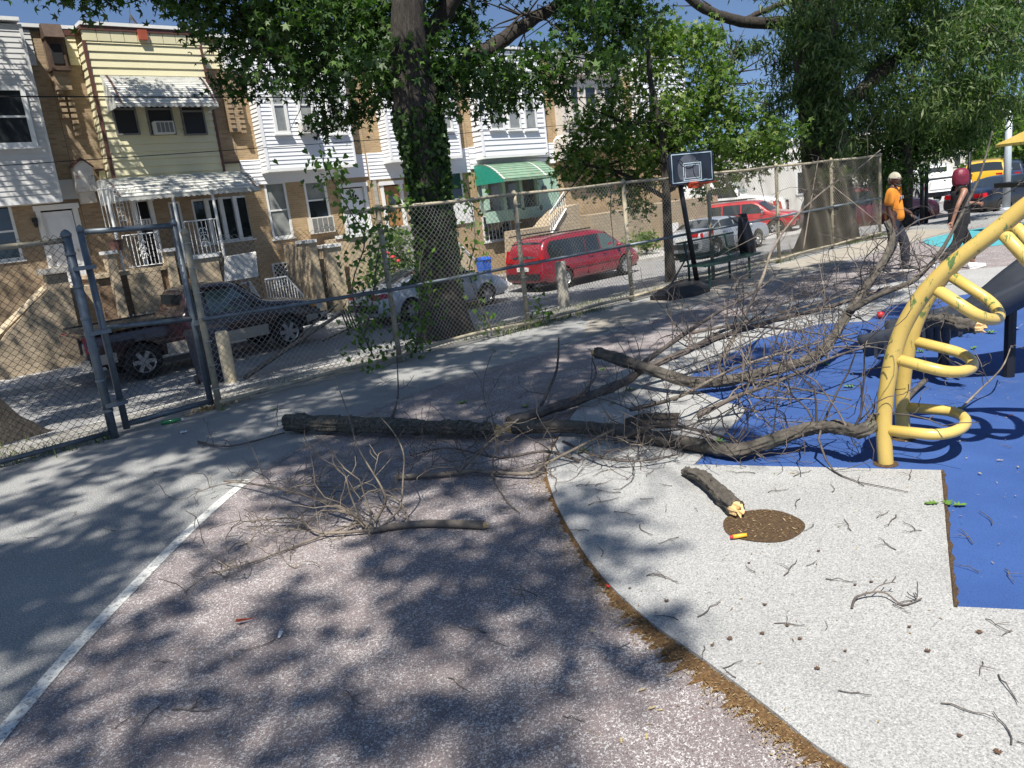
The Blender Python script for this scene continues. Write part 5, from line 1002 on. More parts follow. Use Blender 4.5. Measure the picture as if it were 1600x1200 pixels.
def wheelmesh(R_, w_, spokes, par, loc, mat='alloy'):
    wh = MB(); wh.lathe((0, 0, 0), [(R_*.62, -w_/2), (R_*.93, -w_/2), (R_, -w_*.32), (R_, w_*.32), (R_*.93, w_/2), (R_*.62, w_/2)], 28, 'y', False); hub = bpy.data.objects.new('wheel', None)
    COL.objects.link(hub); hub.parent = par; hub.location = loc; ORG[hub.name] = (0, 0, 0); ty = wh.build('tyre', 'tyre', hub, True)
    m = MB(); r0 = R_*.66; m.lathe((0, 0, 0), [(r0, -w_*.42), (r0*.93, -w_*.46), (r0*.86, -w_*.36), (r0*.86, w_*.3), (r0, w_*.42)], 28, 'y', False); m.lathe((0, 0, 0), [(r0*.25, -w_*.45), (r0*.22, -w_*.52), (.01, -w_*.53)], 14, 'y')
    for k in range(spokes):
        a = 2*math.pi*k/spokes; c, s_ = math.cos(a), math.sin(a); d, e = np.array([c, 0, s_]), np.array([-s_, 0, c]); hw0, hw1 = r0*.16, r0*(.62/spokes+.07)
        y = np.array([0, -w_*.44, 0]); y2 = np.array([0, -w_*.36, 0])
        m.add([d*r0*.2+e*hw0+y, d*r0*.2-e*hw0+y, d*r0*.9-e*hw1+y, d*r0*.9+e*hw1+y, d*r0*.2+e*hw0+y2, d*r0*.2-e*hw0+y2, d*r0*.9-e*hw1+y2, d*r0*.9+e*hw1+y2], [(0, 1, 2, 3), (4, 5, 6, 7), (0, 1, 5, 4), (1, 2, 6, 5), (2, 3, 7, 6), (3, 0, 4, 7)])
    m.build('rim', mat, hub, False)
    MB().lathe((0, 0, 0), [(r0*.85, -w_*.2), (r0*.85, -.0)], 20, 'y').build('brake_disc', 'trim_black', hub); return hub
def car(name, label, cat, sp, loc, rz=0., group=None, scale=1.):
    L, Wd = sp['L'], sp['W']; hw = Wd/2; zb = sp.get('zb', .22); top = sp['top']; belt = sp['belt']; xs = sorted(set([p[0] for p in top]))
    tx, tz = [p[0] for p in top], [p[1] for p in top]; bx, bz_ = [p[0] for p in belt], [p[1] for p in belt]
    Z = lambda x: float(np.interp(x, tx, tz)); B = lambda x: min(float(np.interp(x, bx, bz_)), Z(x)-.02)
    wf = lambda x: hw*(1-sp.get('nose', .13)*max(0, (x-L*.30)/(L*.20))**2-sp.get('tail', .08)*max(0, (-x-L*.33)/(L*.17))**2)
    def wt(x):
        k = min(1, max(0, (Z(x)-B(x)-.05)/.45)); return wf(x)*(.92-(.92-sp.get('tumble', .76))*k)
    t = thing(name, label, cat, (0, 0, 0), group)
    m = MB(); c = 8
    for x in xs:
        w_, b, z = wf(x), B(x), Z(x); u = wt(x); zlo = zb+(.10 if abs(x) > L*.46 else 0)
        half = [(0, zlo), (w_*.86, zlo), (w_*.985, zlo+.10), (w_, zlo+(b-zlo)*.55), (w_*.965, b), (u+.015, z-.055), (u*.86, z-.004), (0, z+.012)]
        m.v += [(x, -y, q) for y, q in half]+[(x, y, q) for y, q in half[::-1]][1:-1]
    k = 14
    for i in range(len(xs)-1):
        for j in range(k): m.f.append((i*k+j, i*k+(j+1) % k, (i+1)*k+(j+1) % k, (i+1)*k+j))
    m.f += [tuple(range(k)), tuple(range((len(xs)-1)*k, len(xs)*k))]
    body = smoothed(m.build('body', sp['paint'], t), 2); R_ = sp['R']; axles = sp['axles']
    cut = MB()
    for ax in axles: cut.lathe((ax, 0, R_*1.0), [(R_*1.17, -hw*1.3), (R_*1.17, hw*1.3)], 28, 'y')
    co = cut.build('cutter', None); md = body.modifiers.new('b', 'BOOLEAN'); md.operation = 'DIFFERENCE'; md.object = co; md.solver = 'EXACT'; apply_mods(body); bpy.data.objects.remove(co)
    body.data.materials.clear(); body.data.materials.append(M(sp['paint'])); body.data.polygons.foreach_set('use_smooth', [True]*len(body.data.polygons))
    bm = bmesh.new(); bm.from_mesh(body.data); 
    for e in bm.edges:
        if len(e.link_faces) == 2 and e.calc_face_angle(0) > .6: e.smooth = False
    bm.to_mesh(body.data); bm.free()
    MB().box((-L*.46, -hw*.84, zb+.03), (L*.46, hw*.84, zb+.25)).build('underbody', 'trim_black', t)
    for ax in axles:
        for s_ in (-1, 1): h_ = wheelmesh(R_, .22, sp.get('spokes', 6), t, (ax, s_*(hw-.12), R_)); h_.rotation_euler = (0, 0, math.pi if s_ > 0 else 0)
    def ysurf(x, z):
        b, zt = B(x), Z(x)-.055; f_ = (z-b)/max(.05, zt-b)
        if f_ <= 0: q = min(1, (b-z)/max(.1, (b-zb)*.45)); return wf(x)*(.965+.035*q)
        return wf(x)*.965+(wt(x)+.015-wf(x)*.965)*min(1, f_)
    def side(poly, mat, nm, par=t, o=.006, s_=-1, dep=.03):
        pts = [(x, s_*(ysurf(x, z)+o), z) for x, z in poly]; return MB().prism(pts, (0, -s_*dep, 0)).build(nm, mat, par)
    for s_ in (-1, 1):
        for wpoly, mt in sp['wins']: side(wpoly, mt, 'side_window', s_=s_)
        for x, z0, z1 in sp.get('doors', ()): side([(x-.006, z0), (x+.006, z0), (x+.006, z1), (x-.006, z1)], 'trim_black', 'door_gap', s_=s_, o=.003)
        for x, z in sp.get('handles', ()): side([(x-.09, z-.02), (x+.09, z-.02), (x+.09, z+.02), (x-.09, z+.02)], sp.get('handle_mat', sp['paint']), 'door_handle', s_=s_, o=.025)
        for poly, mt, nm in sp.get('sides', ()): side(poly, mt, nm, s_=s_, o=.008)
        mx, mz = sp['mirror']; y = s_*(ysurf(mx, mz)+.09); m = MB(); m.lathe((mx-.05, y, mz), [(.03, 0), (.1, .02), (.09, .09), (.03, .13)], 10, 'x'); m.build('mirror', sp.get('mirror_mat', sp['paint']), t, True)
    def slope(x0, x1, mat, nm, mg=.05):              # glass over a sloping part of the top line
        m = MB(); cols = 6; rows = 3; n_ = np.array([-(Z(x1)-Z(x0)), 0, x1-x0]); n_ = n_/np.linalg.norm(n_)*(1 if x1 > x0 else -1)
        for i in range(rows+1):
            f_ = mg+(1-2*mg)*i/rows; x = x0+(x1-x0)*f_; z = Z(x0)+(Z(x1)-Z(x0))*f_; u = wt(x)*.93
            for j in range(cols+1): y = u*(2*j/cols-1); cr = -.05*(abs(2*j/cols-1))**2.5; p = np.array([x, y, z+cr+.01])+n_*.012; m.v.append(tuple(p))
        m.f = [(i*(cols+1)+j, i*(cols+1)+j+1, (i+1)*(cols+1)+j+1, (i+1)*(cols+1)+j) for i in range(rows) for j in range(cols)]; return m.build(nm, mat, t, True)
    for x0, x1, mt, nm in sp['slopes']: slope(x0, x1, mt, nm)
    for a, b, mt, nm in sp.get('boxes', ()): MB().box(a, b).build(nm, mt, t)
    t.location = [float(v) for v in loc]; t.rotation_euler = (0, 0, rz); t.scale = (scale,)*3; ORG[t.name] = tuple(loc); return t
def endlights(L, hw, zr, zf, rear=('lamp_red', .26, .15), front=('lamp_clear', .34, .16)):
    o = []
    for s_ in (-1, 1):
        o.append(((-L/2+.02, s_*(hw*.78), zr-rear[2]/2), (-L/2+.09, s_*(hw*.78-rear[1]), zr+rear[2]/2), rear[0], 'tail_light')); o.append(((L/2-.2, s_*(hw*.80), zf-front[2]/2), (L/2-.04, s_*(hw*.80-front[1]), zf+front[2]/2), front[0], 'headlight'))
    o += [((-L/2-.035, -hw*.80, .42), (-L/2+.06, hw*.80, .62), 'trim_black', 'rear_bumper_insert'), ((-L/2-.02, -.26, .70), (-L/2+.05, .26, .83), 'plate', 'licence_plate'), ((L/2-.10, -hw*.5, .40), (L/2+.0, hw*.5, .62), 'trim_black', 'grille')]
    return o
SEDAN = dict(L=4.8, W=1.82, zb=.2, R=.33, axles=(-1.38, 1.40), paint='paint_silver', spokes=6, top=[(-2.4, .62), (-2.37, .90), (-2.1, 1.02), (-1.65, 1.07), (-1.3, 1.20), (-.75, 1.40), (-.2, 1.46), (.35, 1.43), (.75, 1.25), (1.2, 1.02), (1.7, .95), (2.15, .83), (2.35, .68), (2.4, .5)], belt=[(-2.4, .80), (-1.5, .98), (1.2, .93), (2.4, .62)],
    wins=[([(-1.55, 1.03), (-1.0, 1.01), (-.98, 1.29), (-1.12, 1.22)], 'car_glass'), ([(-.95, 1.01), (-.12, .99), (-.12, 1.36), (-.62, 1.36), (-.9, 1.30)], 'car_glass'), ([(-.05, .99), (.98, .98), (.85, 1.12), (.42, 1.33), (-.05, 1.36)], 'car_glass')], slopes=[(-1.62, -.72, 'car_glass', 'rear_window'), (1.16, .38, 'car_glass', 'windshield')], doors=[(-.98, .35, .95), (-.08, .32, .96), (1.02, .36, .92)], handles=[(-.78, .86), (.12, .85)], mirror=(.85, .98), sides=[([(-2.34, .78), (-2.05, .80), (-2.1, .93), (-2.33, .92)], 'lamp_red', 'side_tail_light')], boxes=endlights(4.8, .91, .84, .66))
def var(sp, **k): d = dict(sp); d.update(k); return d
VAN = dict(L=5.05, W=1.94, zb=.22, R=.35, axles=(-1.52, 1.55), paint='paint_red', spokes=9, tumble=.80, nose=.18, top=[(-2.52, .65), (-2.48, 1.0), (-2.36, 1.40), (-2.18, 1.66), (-1.9, 1.75), (-.8, 1.79), (.3, 1.78), (.72, 1.70), (1.2, 1.38), (1.6, 1.13), (2.0, 1.04), (2.32, .88), (2.48, .68), (2.52, .5)], belt=[(-2.5, 1.02), (1.4, 1.02), (2.5, .7)],
    wins=[([(-2.12, 1.07), (-.42, 1.07), (-.42, 1.60), (-1.95, 1.60), (-2.15, 1.40)], 'car_glass'), ([(-.38, 1.07), (.30, 1.07), (.30, 1.60), (-.38, 1.60)], 'car_glass'), ([(.36, 1.07), (1.38, 1.07), (1.2, 1.25), (.74, 1.56), (.36, 1.60)], 'car_glass_tint')], slopes=[(-2.46, -2.2, 'car_glass', 'rear_window'), (1.6, .76, 'car_glass', 'windshield')], doors=[(-.40, .34, 1.06), (.33, .34, 1.06), (1.28, .4, 1.02)], handles=[(-.22, .93), (.5, .93)], mirror=(1.18, 1.1), sides=[([(-2.50, .95), (-2.38, .95), (-2.30, 1.36), (-2.40, 1.36)], 'lamp_red', 'side_tail_light'), ([(-1.9, .60), (1.2, .60), (1.2, .64), (-1.9, .64)], 'paint_darkred', 'side_moulding')], boxes=endlights(5.05, .97, 1.05, .78)+[((-2.3, -.75, 1.80), (.1, -.71, 1.84), 'trim_black', 'roof_rail'), ((-2.3, .71, 1.80), (.1, .75, 1.84), 'trim_black', 'roof_rail')])
PICK = dict(L=5.75, W=2.02, zb=.42, R=.41, axles=(-1.72, 1.82), paint='paint_maroon', spokes=6, tumble=.80, nose=.10, tail=.01, top=[(-2.87, .95), (-2.85, 1.20), (-2.5, 1.24), (-1.0, 1.25), (-.62, 1.27), (-.56, 1.62), (-.48, 1.82), (-.2, 1.90), (.5, 1.90), (.78, 1.84), (1.2, 1.42), (1.42, 1.28), (2.0, 1.23), (2.6, 1.14), (2.82, 1.0), (2.87, .7)], belt=[(-2.87, 1.12), (-.7, 1.16), (1.3, 1.16), (2.87, .95)],
    wins=[([(-.42, 1.22), (-.12, 1.22), (-.12, 1.68), (-.36, 1.68)], 'car_glass'), ([(-.06, 1.20), (1.12, 1.20), (.98, 1.36), (.62, 1.72), (-.06, 1.72)], 'car_glass_tint')], slopes=[(1.38, .80, 'car_glass', 'windshield')], doors=[(-.10, .62, 1.2), (1.18, .62, 1.18), (-.62, .62, 1.2)], handles=[(.08, 1.06)], mirror=(1.05, 1.28), mirror_mat='trim_black',
    sides=[([(-2.78, .52), (-2.26, .52), (-2.26, .74), (-2.78, .74)], 'paint_tanlow', 'lower_panel'), ([(-1.18, .46), (1.28, .46), (1.28, .72), (-1.18, .72)], 'paint_tanlow', 'lower_panel'), ([(2.36, .56), (2.70, .60), (2.70, .74), (2.36, .74)], 'paint_tanlow', 'lower_panel'), ([(-2.84, .82), (-2.66, .82), (-2.66, 1.16), (-2.84, 1.16)], 'lamp_red', 'tail_light'), ([(2.56, .92), (2.78, .90), (2.76, 1.02), (2.56, 1.06)], 'lamp_amber', 'side_marker')],
    boxes=[((-2.98, -.98, .48), (-2.80, .98, .68), 'chrome', 'rear_bumper'), ((-2.905, -.78, .80), (-2.86, .78, 1.16), 'paint_maroon', 'tailgate'), ((2.78, -.95, .50), (2.96, .95, .76), 'chrome', 'front_bumper'), ((2.80, -.55, .80), (2.90, .55, 1.06), 'chrome', 'grille'), ((2.72, -.95, .84), (2.86, -.58, 1.06), 'lamp_clear', 'headlight'), ((2.72, .58, .84), (2.86, .95, 1.06), 'lamp_clear', 'headlight'), ((-2.70, -.78, 1.2), (-.72, .78, 1.262), 'trim_black', 'bed_liner'), ((-2.75, -1.0, 1.235), (-.7, -.86, 1.29), 'trim_black', 'bed_rail'), ((-2.75, .86, 1.235), (-.7, 1.0, 1.29), 'trim_black', 'bed_rail'), ((-.585, -.6, 1.36), (-.52, .6, 1.72), 'car_glass', 'rear_window')])
SUV = dict(L=4.65, W=1.92, zb=.3, R=.37, axles=(-1.38, 1.45), paint='paint_brightred', spokes=5, tumble=.80, nose=.10, tail=.03, top=[(-2.32, .8), (-2.30, 1.15), (-2.15, 1.62), (-1.9, 1.72), (-.5, 1.77), (.3, 1.75), (.6, 1.66), (1.05, 1.28), (1.3, 1.16), (1.9, 1.10), (2.2, 1.0), (2.32, .75)], belt=[(-2.3, 1.08), (1.2, 1.07), (2.3, .85)],
    wins=[([(-2.05, 1.13), (-1.15, 1.13), (-1.15, 1.58), (-1.92, 1.58)], 'car_glass'), ([(-1.08, 1.13), (-.22, 1.13), (-.22, 1.60), (-1.08, 1.60)], 'car_glass'), ([(-.15, 1.13), (.98, 1.12), (.62, 1.48), (.3, 1.60), (-.15, 1.60)], 'car_glass')], slopes=[(-2.28, -2.14, 'car_glass', 'rear_window'), (1.24, .62, 'car_glass', 'windshield')], doors=[(-1.1, .45, 1.1), (-.18, .42, 1.1), (.98, .45, 1.08)], handles=[(-.95, 1.0), (0, 1.0)], mirror=(.85, 1.15), mirror_mat='chrome', boxes=endlights(4.65, .96, 1.0, .92)+[((-1.9, -.72, 1.78), (.1, -.68, 1.83), 'trim_black', 'roof_rail'), ((-1.9, .68, 1.78), (.1, .72, 1.83), 'trim_black', 'roof_rail')])
CAR300 = var(SEDAN, L=5.0, W=1.88, R=.36, axles=(-1.52, 1.53), paint='paint_silver2', spokes=7, tail=.03, nose=.06, top=[(-2.5, .62), (-2.47, .98), (-2.2, 1.09), (-1.75, 1.12), (-1.5, 1.18), (-.95, 1.42), (-.3, 1.48), (.3, 1.45), (.66, 1.30), (1.05, 1.12), (1.7, 1.07), (2.25, 1.0), (2.46, .85), (2.5, .55)], belt=[(-2.5, .98), (-1.5, 1.06), (1.1, 1.03), (2.5, .85)], wins=[([(-1.60, 1.12), (-1.15, 1.11), (-1.13, 1.32), (-1.3, 1.27)], 'car_glass'), ([(-1.08, 1.11), (-.2, 1.10), (-.2, 1.39), (-.8, 1.39), (-1.05, 1.35)], 'car_glass'), ([(-.13, 1.10), (.90, 1.09), (.74, 1.20), (.36, 1.37), (-.13, 1.39)], 'car_glass')], slopes=[(-1.72, -.92, 'car_glass', 'rear_window'), (1.02, .32, 'car_glass', 'windshield')], boxes=endlights(5.0, .94, .95, .84), handles=[(-.9, .96), (.05, .95)], sides=[([(-2.46, .82), (-2.34, .82), (-2.34, 1.02), (-2.46, 1.0)], 'lamp_red', 'side_tail_light'), ([(-1.1, .70), (.9, .68), (.9, .70), (-1.1, .72)], 'chrome', 'side_strip')])
def park(px_r, px_f, sp, **k):                       # by the two near wheels
    a, b = GG(*px_r), GG(*px_f); ax = sp['axles']; x = (a[0]+b[0])/2-(ax[0]+ax[1])/2; y = (a[1]+b[1])/2+sp['W']/2-.1; return (x, y, gz(x, y))
g = 'cars parked along the far kerb'
car('pickup_truck', 'dark maroon pickup truck with tan lower panels behind the gate', 'pickup truck', PICK, park((225, 592), (460, 542), PICK), 0, g)
car('parked_sedan', 'pale silver sedan parked behind the ivy covered trunk', 'car', SEDAN, park((640, 503), (765, 477), SEDAN), 0, g)
car('minivan', 'red minivan with dark rear windows parked beside the bollard', 'minivan', VAN, park((885, 450), (975, 430), VAN), 0, g)
loc = park((1118, 402), (1182, 386), CAR300); s3 = car('parked_sedan', 'silver sedan with red taped panel behind the green bench', 'car', CAR300, loc, 0, g)
MB().prism([(-2.05, -.955, .88), (-1.72, -.962, .88), (-1.72, -.95, 1.08), (-2.0, -.945, 1.10)], (0, .02, 0)).build('taped_panel', 'lamp_red', s3, org=(0, 0, 0))
# side street cars, noses towards the playground
a = D(1196, 372, 37); t = car('jeep', 'bright red off-road wagon with painted windshield lettering on the side street', 'car', SUV, (a[0]+.9, a[1]+1.3, -1.04), -1.32, 'cars on the side street')
text('Nas', .34, 'lamp_red', t, np.array(ORG[t.name])+np.array([.98, .18, 1.475]), (math.radians(50), 0, math.pi/2), .004, 'windshield_lettering')
TR = dict(L=7.2, W=2.4, zb=.5, R=.5, axles=(-2.1, 2.3), paint='paint_white', spokes=8, tumble=.86, nose=.10, tail=.0, top=[(-3.6, 1.6), (-3.58, 2.7), (-1.5, 2.75), (-.9, 2.75), (.3, 2.75), (.7, 2.65), (1.15, 2.05), (1.35, 1.85), (2.4, 1.75), (3.2, 1.58), (3.5, 1.4), (3.6, .9)], belt=[(-3.6, 1.75), (1.3, 1.75), (3.6, 1.3)], wins=[([(-.5, 1.85), (1.02, 1.82), (.72, 2.42), (-.5, 2.42)], 'car_glass')], slopes=[(1.34, .72, 'car_glass_tint', 'windshield')], doors=[(-.6, .9, 1.8), (1.15, .9, 1.8)], handles=[(-.4, 1.55)], mirror=(1.1, 2.1), mirror_mat='chrome',
    sides=[([(-3.5, .8), (-2.75, .8), (-2.75, 1.5), (-3.5, 1.5)], 'paint_brightred', 'red_panel'), ([(-1.45, .8), (1.6, .8), (1.6, 1.55), (-1.45, 1.62)], 'paint_brightred', 'red_panel'), ([(2.92, .8), (3.4, .8), (3.3, 1.35), (2.9, 1.42)], 'paint_brightred', 'red_panel')], boxes=[((3.5, -.7, .85), (3.68, .7, 1.4), 'chrome', 'grille'), ((3.45, -1.15, .5), (3.75, 1.15, .75), 'chrome', 'front_bumper'), ((3.44, -1.05, .95), (3.58, -.75, 1.25), 'lamp_clear', 'headlight'), ((3.44, .75, .95), (3.58, 1.05, 1.25), 'lamp_clear', 'headlight'), ((3.74, -.25, .55), (3.77, .25, .70), 'plate', 'licence_plate')])
a = D(1205, 358, 43); car('delivery_truck', 'white and red bonneted truck behind the red wagon', 'truck', TR, (a[0]+.4, a[1]+3.2, -1.04), -1.18, 'cars on the side street')
# cars on the right beyond the fence
a = D(1385, 364, 28.5); car('parked_car', 'dark red car in the shade behind the man in orange', 'car', var(SUV, paint='paint_darkred'), (a[0]+.8, a[1]+1.0, gz(a[0], a[1])), -.75, 'cars parked beyond the playground')
a = D(1535, 338, 29.5); car('parked_sedan', 'black sedan behind the red haired woman', 'car', var(SEDAN, paint='paint_black', spokes=10), (a[0]+1.05, a[1]-.55, a[2]), -.38, 'cars parked beyond the playground')
a = D(1482, 322, 35); car('pickup_truck', 'white pickup truck facing away between the black posts', 'pickup truck', var(PICK, paint='paint_white', sides=[([(-2.84, .82), (-2.66, .82), (-2.66, 1.16), (-2.84, 1.16)], 'lamp_red', 'tail_light')], boxes=[(p, q, 'paint_white' if mt == 'paint_maroon' else mt, nm) for p, q, mt, nm in PICK['boxes']]), (a[0]+2.9*.81, a[1]+2.9*.58, a[2]), .62, 'cars parked beyond the playground')
a = D(1545, 316, 42); car('parked_wagon', 'yellow wagon above the roof of the black sedan', 'car', var(SUV, paint='paint_yellowcar'), (a[0]+1.5, a[1]+.6, a[2]+.35), .25, 'cars parked beyond the playground', 1.1)
a = D(1575, 300, 50); car('parked_wagon', 'dark blue wagon beside the lamp post', 'car', var(SUV, paint='paint_navy'), (a[0]+1.5, a[1]+.6, a[2]), .25, 'cars parked beyond the playground', 1.15)
a = D(1440, 300, 55); car('parked_sedan', 'small white sedan far behind the man in orange', 'car', var(SEDAN, paint='paint_white'), (a[0], a[1], a[2]-.2), .35, 'cars parked beyond the playground', 1.1)
# ------------------------------------------------------------------ buildings beyond the row
def farbox(name, lab, a, b, z1, mat, wins=(), cornice=None, cat='building'):
    a = np.array(a, float); b = np.array(b, float); d = (b-a)/np.linalg.norm(b-a); n_ = np.array([-d[1], d[0]]); t = thing(name, lab, cat, (a[0], a[1], ZG)); P = [a, b, b+n_*12, a+n_*12]
    MB().prism([(*p, -1.5) for p in P], (0, 0, z1+1.5)).build('wall', mat, t); MB().prism([(*(p-n_*.15), z1+.003) for p in P], (0, 0, .25)).build('cornice', cornice or 'trim_white', t)
    Lb = np.linalg.norm(b-a)
    for s0, s1, z0, zt in wins:
        p, q = a+d*s0*Lb-n_*.02, a+d*s1*Lb-n_*.02; o = MB().prism([(*p, z0), (*q, z0), (*q, zt), (*p, zt)], (n_[0]*-.05, n_[1]*-.05, 0)).build('window', 'trim_white', t)
        f_ = .12; p2, q2 = p+(q-p)*f_-n_*.06, q-(q-p)*f_-n_*.06; MB().prism([(*p2, z0+.1), (*q2, z0+.1), (*q2, zt-.1), (*p2, zt-.1)], (n_[0]*-.02, n_[1]*-.02, 0)).build('pane', 'window_glass', o)
    return t
p, q = D(1165, 330, 48), D(1400, 330, 56); farbox('corner_building', 'low white stucco building across the side street', p[:2], q[:2], 3.6, 'stucco_white', [(.30, .40, .3, 1.8), (.7, .76, .6, 1.7), (.86, .9, .6, 1.7)])
p, q = D(1425, 300, 66), D(1700, 270, 70); farbox('far_building', 'far cream building with rusty cornice behind the parked cars', p[:2], q[:2], D(1560, 232, 68)[2], 'stucco_white', [(.10, .14, .6, 2.2), (.22, .26, .6, 2.2), (.52, .56, 1.4, 3.4), (.585, .61, 1.4, 3.4), (.68, .72, 1.4, 3.2)], 'wood_peel')
c = D(1541, 236, 71); c2 = D(1541, 165, 71); t = thing('brick_chimney', 'tall brick chimney stack on the far cream building', 'chimney', c); w_ = .75; MB().box((c[0]-w_, c[1]-w_, c[2]-3), (c[0]+w_, c[1]+w_, c2[2])).build('stack', 'brick_red', t); MB().box((c[0]-w_*1.1, c[1]-w_*1.1, c2[2]+.003), (c[0]+w_*1.1, c[1]+w_*1.1, c2[2]+.25)).build('cap', 'brick_red', t)
# ------------------------------------------------------------------ people
simple('skin_dark', (.085, .042, .027), .5, var=.12, scale=20); simple('skin_brown', (.27, .135, .085), .5, var=.1, scale=20); simple('shirt_orange', (.72, .25, .025), .85, var=.1, scale=5, bump=.4, bscale=9); simple('denim_dark', (.018, .022, .035), .9, var=.3, scale=8, bump=.3, bscale=12); simple('cloth_black', (.010, .010, .012), .9, var=.3, scale=8, bump=.3, bscale=12)
simple('wrap_beige', (.44, .40, .30), .85, var=.15, scale=12, bump=.5, bscale=20); simple('hair_red', (.15, .012, .03), .45, var=.45, scale=14, bump=.6, bscale=45); simple('beard_grey', (.045, .038, .033), .9, var=.4, scale=40); simple('shoe_white', (.72, .72, .70), .5, var=.06); simple('shoe_grey', (.34, .35, .37), .6, var=.1); simple('shoe_black', (.015, .015, .016), .5); simple('print_grey', (.34, .33, .36), .8); simple('print_navy', (.05, .05, .12), .8); simple('eye_white', (.6, .6, .57), .3); simple('lip', (.12, .04, .035), .5)
def skinmesh(name, J, E_, mat, par, root=0, lv=2):
    me = bpy.data.meshes.new(name); keys = list(J); me.from_pydata([J[k][0] for k in keys], [(keys.index(a), keys.index(b)) for a, b in E_], []); o = bpy.data.objects.new(name, me); COL.objects.link(o)
    o.modifiers.new('k', 'SKIN'); sv = me.skin_vertices[0].data
    for i, k in enumerate(keys): r = J[k][1]; sv[i].radius = r if hasattr(r, '__len__') else (r, r); sv[i].use_root = (i == root)
    m = o.modifiers.new('s', 'SUBSURF'); m.levels = lv; m.render_levels = lv; apply_mods(o); o.data.materials.clear(); o.data.materials.append(M(mat)); o.data.polygons.foreach_set('use_smooth', [True]*len(o.data.polygons)); o.parent = par; return o
def hand(J, E_, wrist, d, side, up, s=1., curl=.6):
    d = np.array(d, float); d /= np.linalg.norm(d); side = np.array(side, float); side -= side.dot(d)*d; side /= np.linalg.norm(side); n_ = np.cross(d, side)*up; w_ = np.array(J[wrist][0]); pre = wrist+'_h'
    J[pre] = (tuple(w_+d*.045*s), (.034*s, .020*s)); E_.append((wrist, pre)); J[pre+'k'] = (tuple(w_+d*.088*s), (.036*s, .017*s)); E_.append((pre, pre+'k'))
    for i, (off, ln) in enumerate(((-.03, .06), (-.01, .072), (.01, .068), (.03, .055))):
        b = w_+d*.095*s+side*off*s; a = pre+'f%d' % i; J[a] = (tuple(b), .010*s); E_.append((pre+'k', a)); m_ = b+(d*math.cos(curl*.5)+n_*math.sin(curl*.5))*ln*.5*s; e = m_+(d*math.cos(curl*1.4)+n_*math.sin(curl*1.4))*ln*.5*s; J[a+'m'] = (tuple(m_), .009*s); J[a+'e'] = (tuple(e), .0075*s); E_ += [(a, a+'m'), (a+'m', a+'e')]
    t0 = w_+d*.03*s-side*.038*s; t1 = t0+(d*.7-side*.6+n_*.2)*.04*s; t2 = t1+(d*.9-side*.2+n_*.3)*.03*s; J[pre+'t0'] = (tuple(t0), .013*s); J[pre+'t1'] = (tuple(t1), .011*s); J[pre+'t2'] = (tuple(t2), .009*s); E_ += [(pre, pre+'t0'), (pre+'t0', pre+'t1'), (pre+'t1', pre+'t2')]
def head(par, c, yaw, skin, s=1.):                   # local frame: +x face
    Rz = np.array([[math.cos(yaw), -math.sin(yaw), 0], [math.sin(yaw), math.cos(yaw), 0], [0, 0, 1]]); bm = bmesh.new(); bmesh.ops.create_uvsphere(bm, u_segments=28, v_segments=20, radius=1)
    for v in bm.verts:
        x, y, z = v.co; sx, sy, sz = .100, .078, .118
        if z < 0: sy *= 1-.28*(-z)**1.2; sx *= 1-.12*(-z)
        p = np.array([x*sx, y*sy, z*sz])
        if x > 0: p[0] += .022*math.exp(-((y/.20)**2))*math.exp(-(((z+.10)/.22)**2))+.012*math.exp(-((y/.35)**2))*math.exp(-(((z+.78)/.25)**2))+.006*math.exp(-(((z-.28)/.12)**2)); p[0] -= .010*math.exp(-(((abs(y)-.42)/.2)**2))*math.exp(-(((z-.08)/.14)**2))
        p[0] += -.006*(x < 0)*z; v.co = Vector(Rz @ (p*s)+np.array(c))
    me = bpy.data.meshes.new('head'); bm.to_mesh(me); bm.free(); h = link('head', me, skin, par, True); q = lambda x, y, z: Rz @ (np.array([x, y, z])*s)+np.array(c)
    for sd in (-1, 1):
        m = MB(); m.lathe((0, 0, 0), [(.002, -.010), (.009, -.006), (.011, 0), (.009, .006), (.002, .010)], 10); m.v = [tuple(q(.086, .033*sd, .010)+np.array(v)) for v in m.v]; m.build('eye', 'eye_white', h, True, org=(0, 0, 0)); m = MB(); m.lathe((0, 0, 0), [(.001, -.005), (.005, 0), (.001, .005)], 8); m.v = [tuple(q(.0955, .033*sd, .010)+np.array(v)*np.array([.6, 1, 1])) for v in m.v]; m.build('pupil', 'interior', h, True, org=(0, 0, 0))
        MB().tube([q(-.006, .076*sd, .026), q(-.022, .086*sd, .030), q(-.026, .086*sd, .0), q(-.012, .080*sd, -.03), q(-.002, .075*sd, -.02)], .010*s, 6, closed=True).build('ear', skin, h, True, org=(0, 0, 0)); MB().tube([q(.094, .018*sd, .032), q(.093, .05*sd, .034)], .004*s, 4).build('eyebrow', 'interior', h, org=(0, 0, 0))
    MB().tube([q(.086, -.024, -.062), q(.099, 0, -.058), q(.086, .024, -.062)], .006*s, 6).build('mouth', 'lip', h, True, org=(0, 0, 0)); return h, q
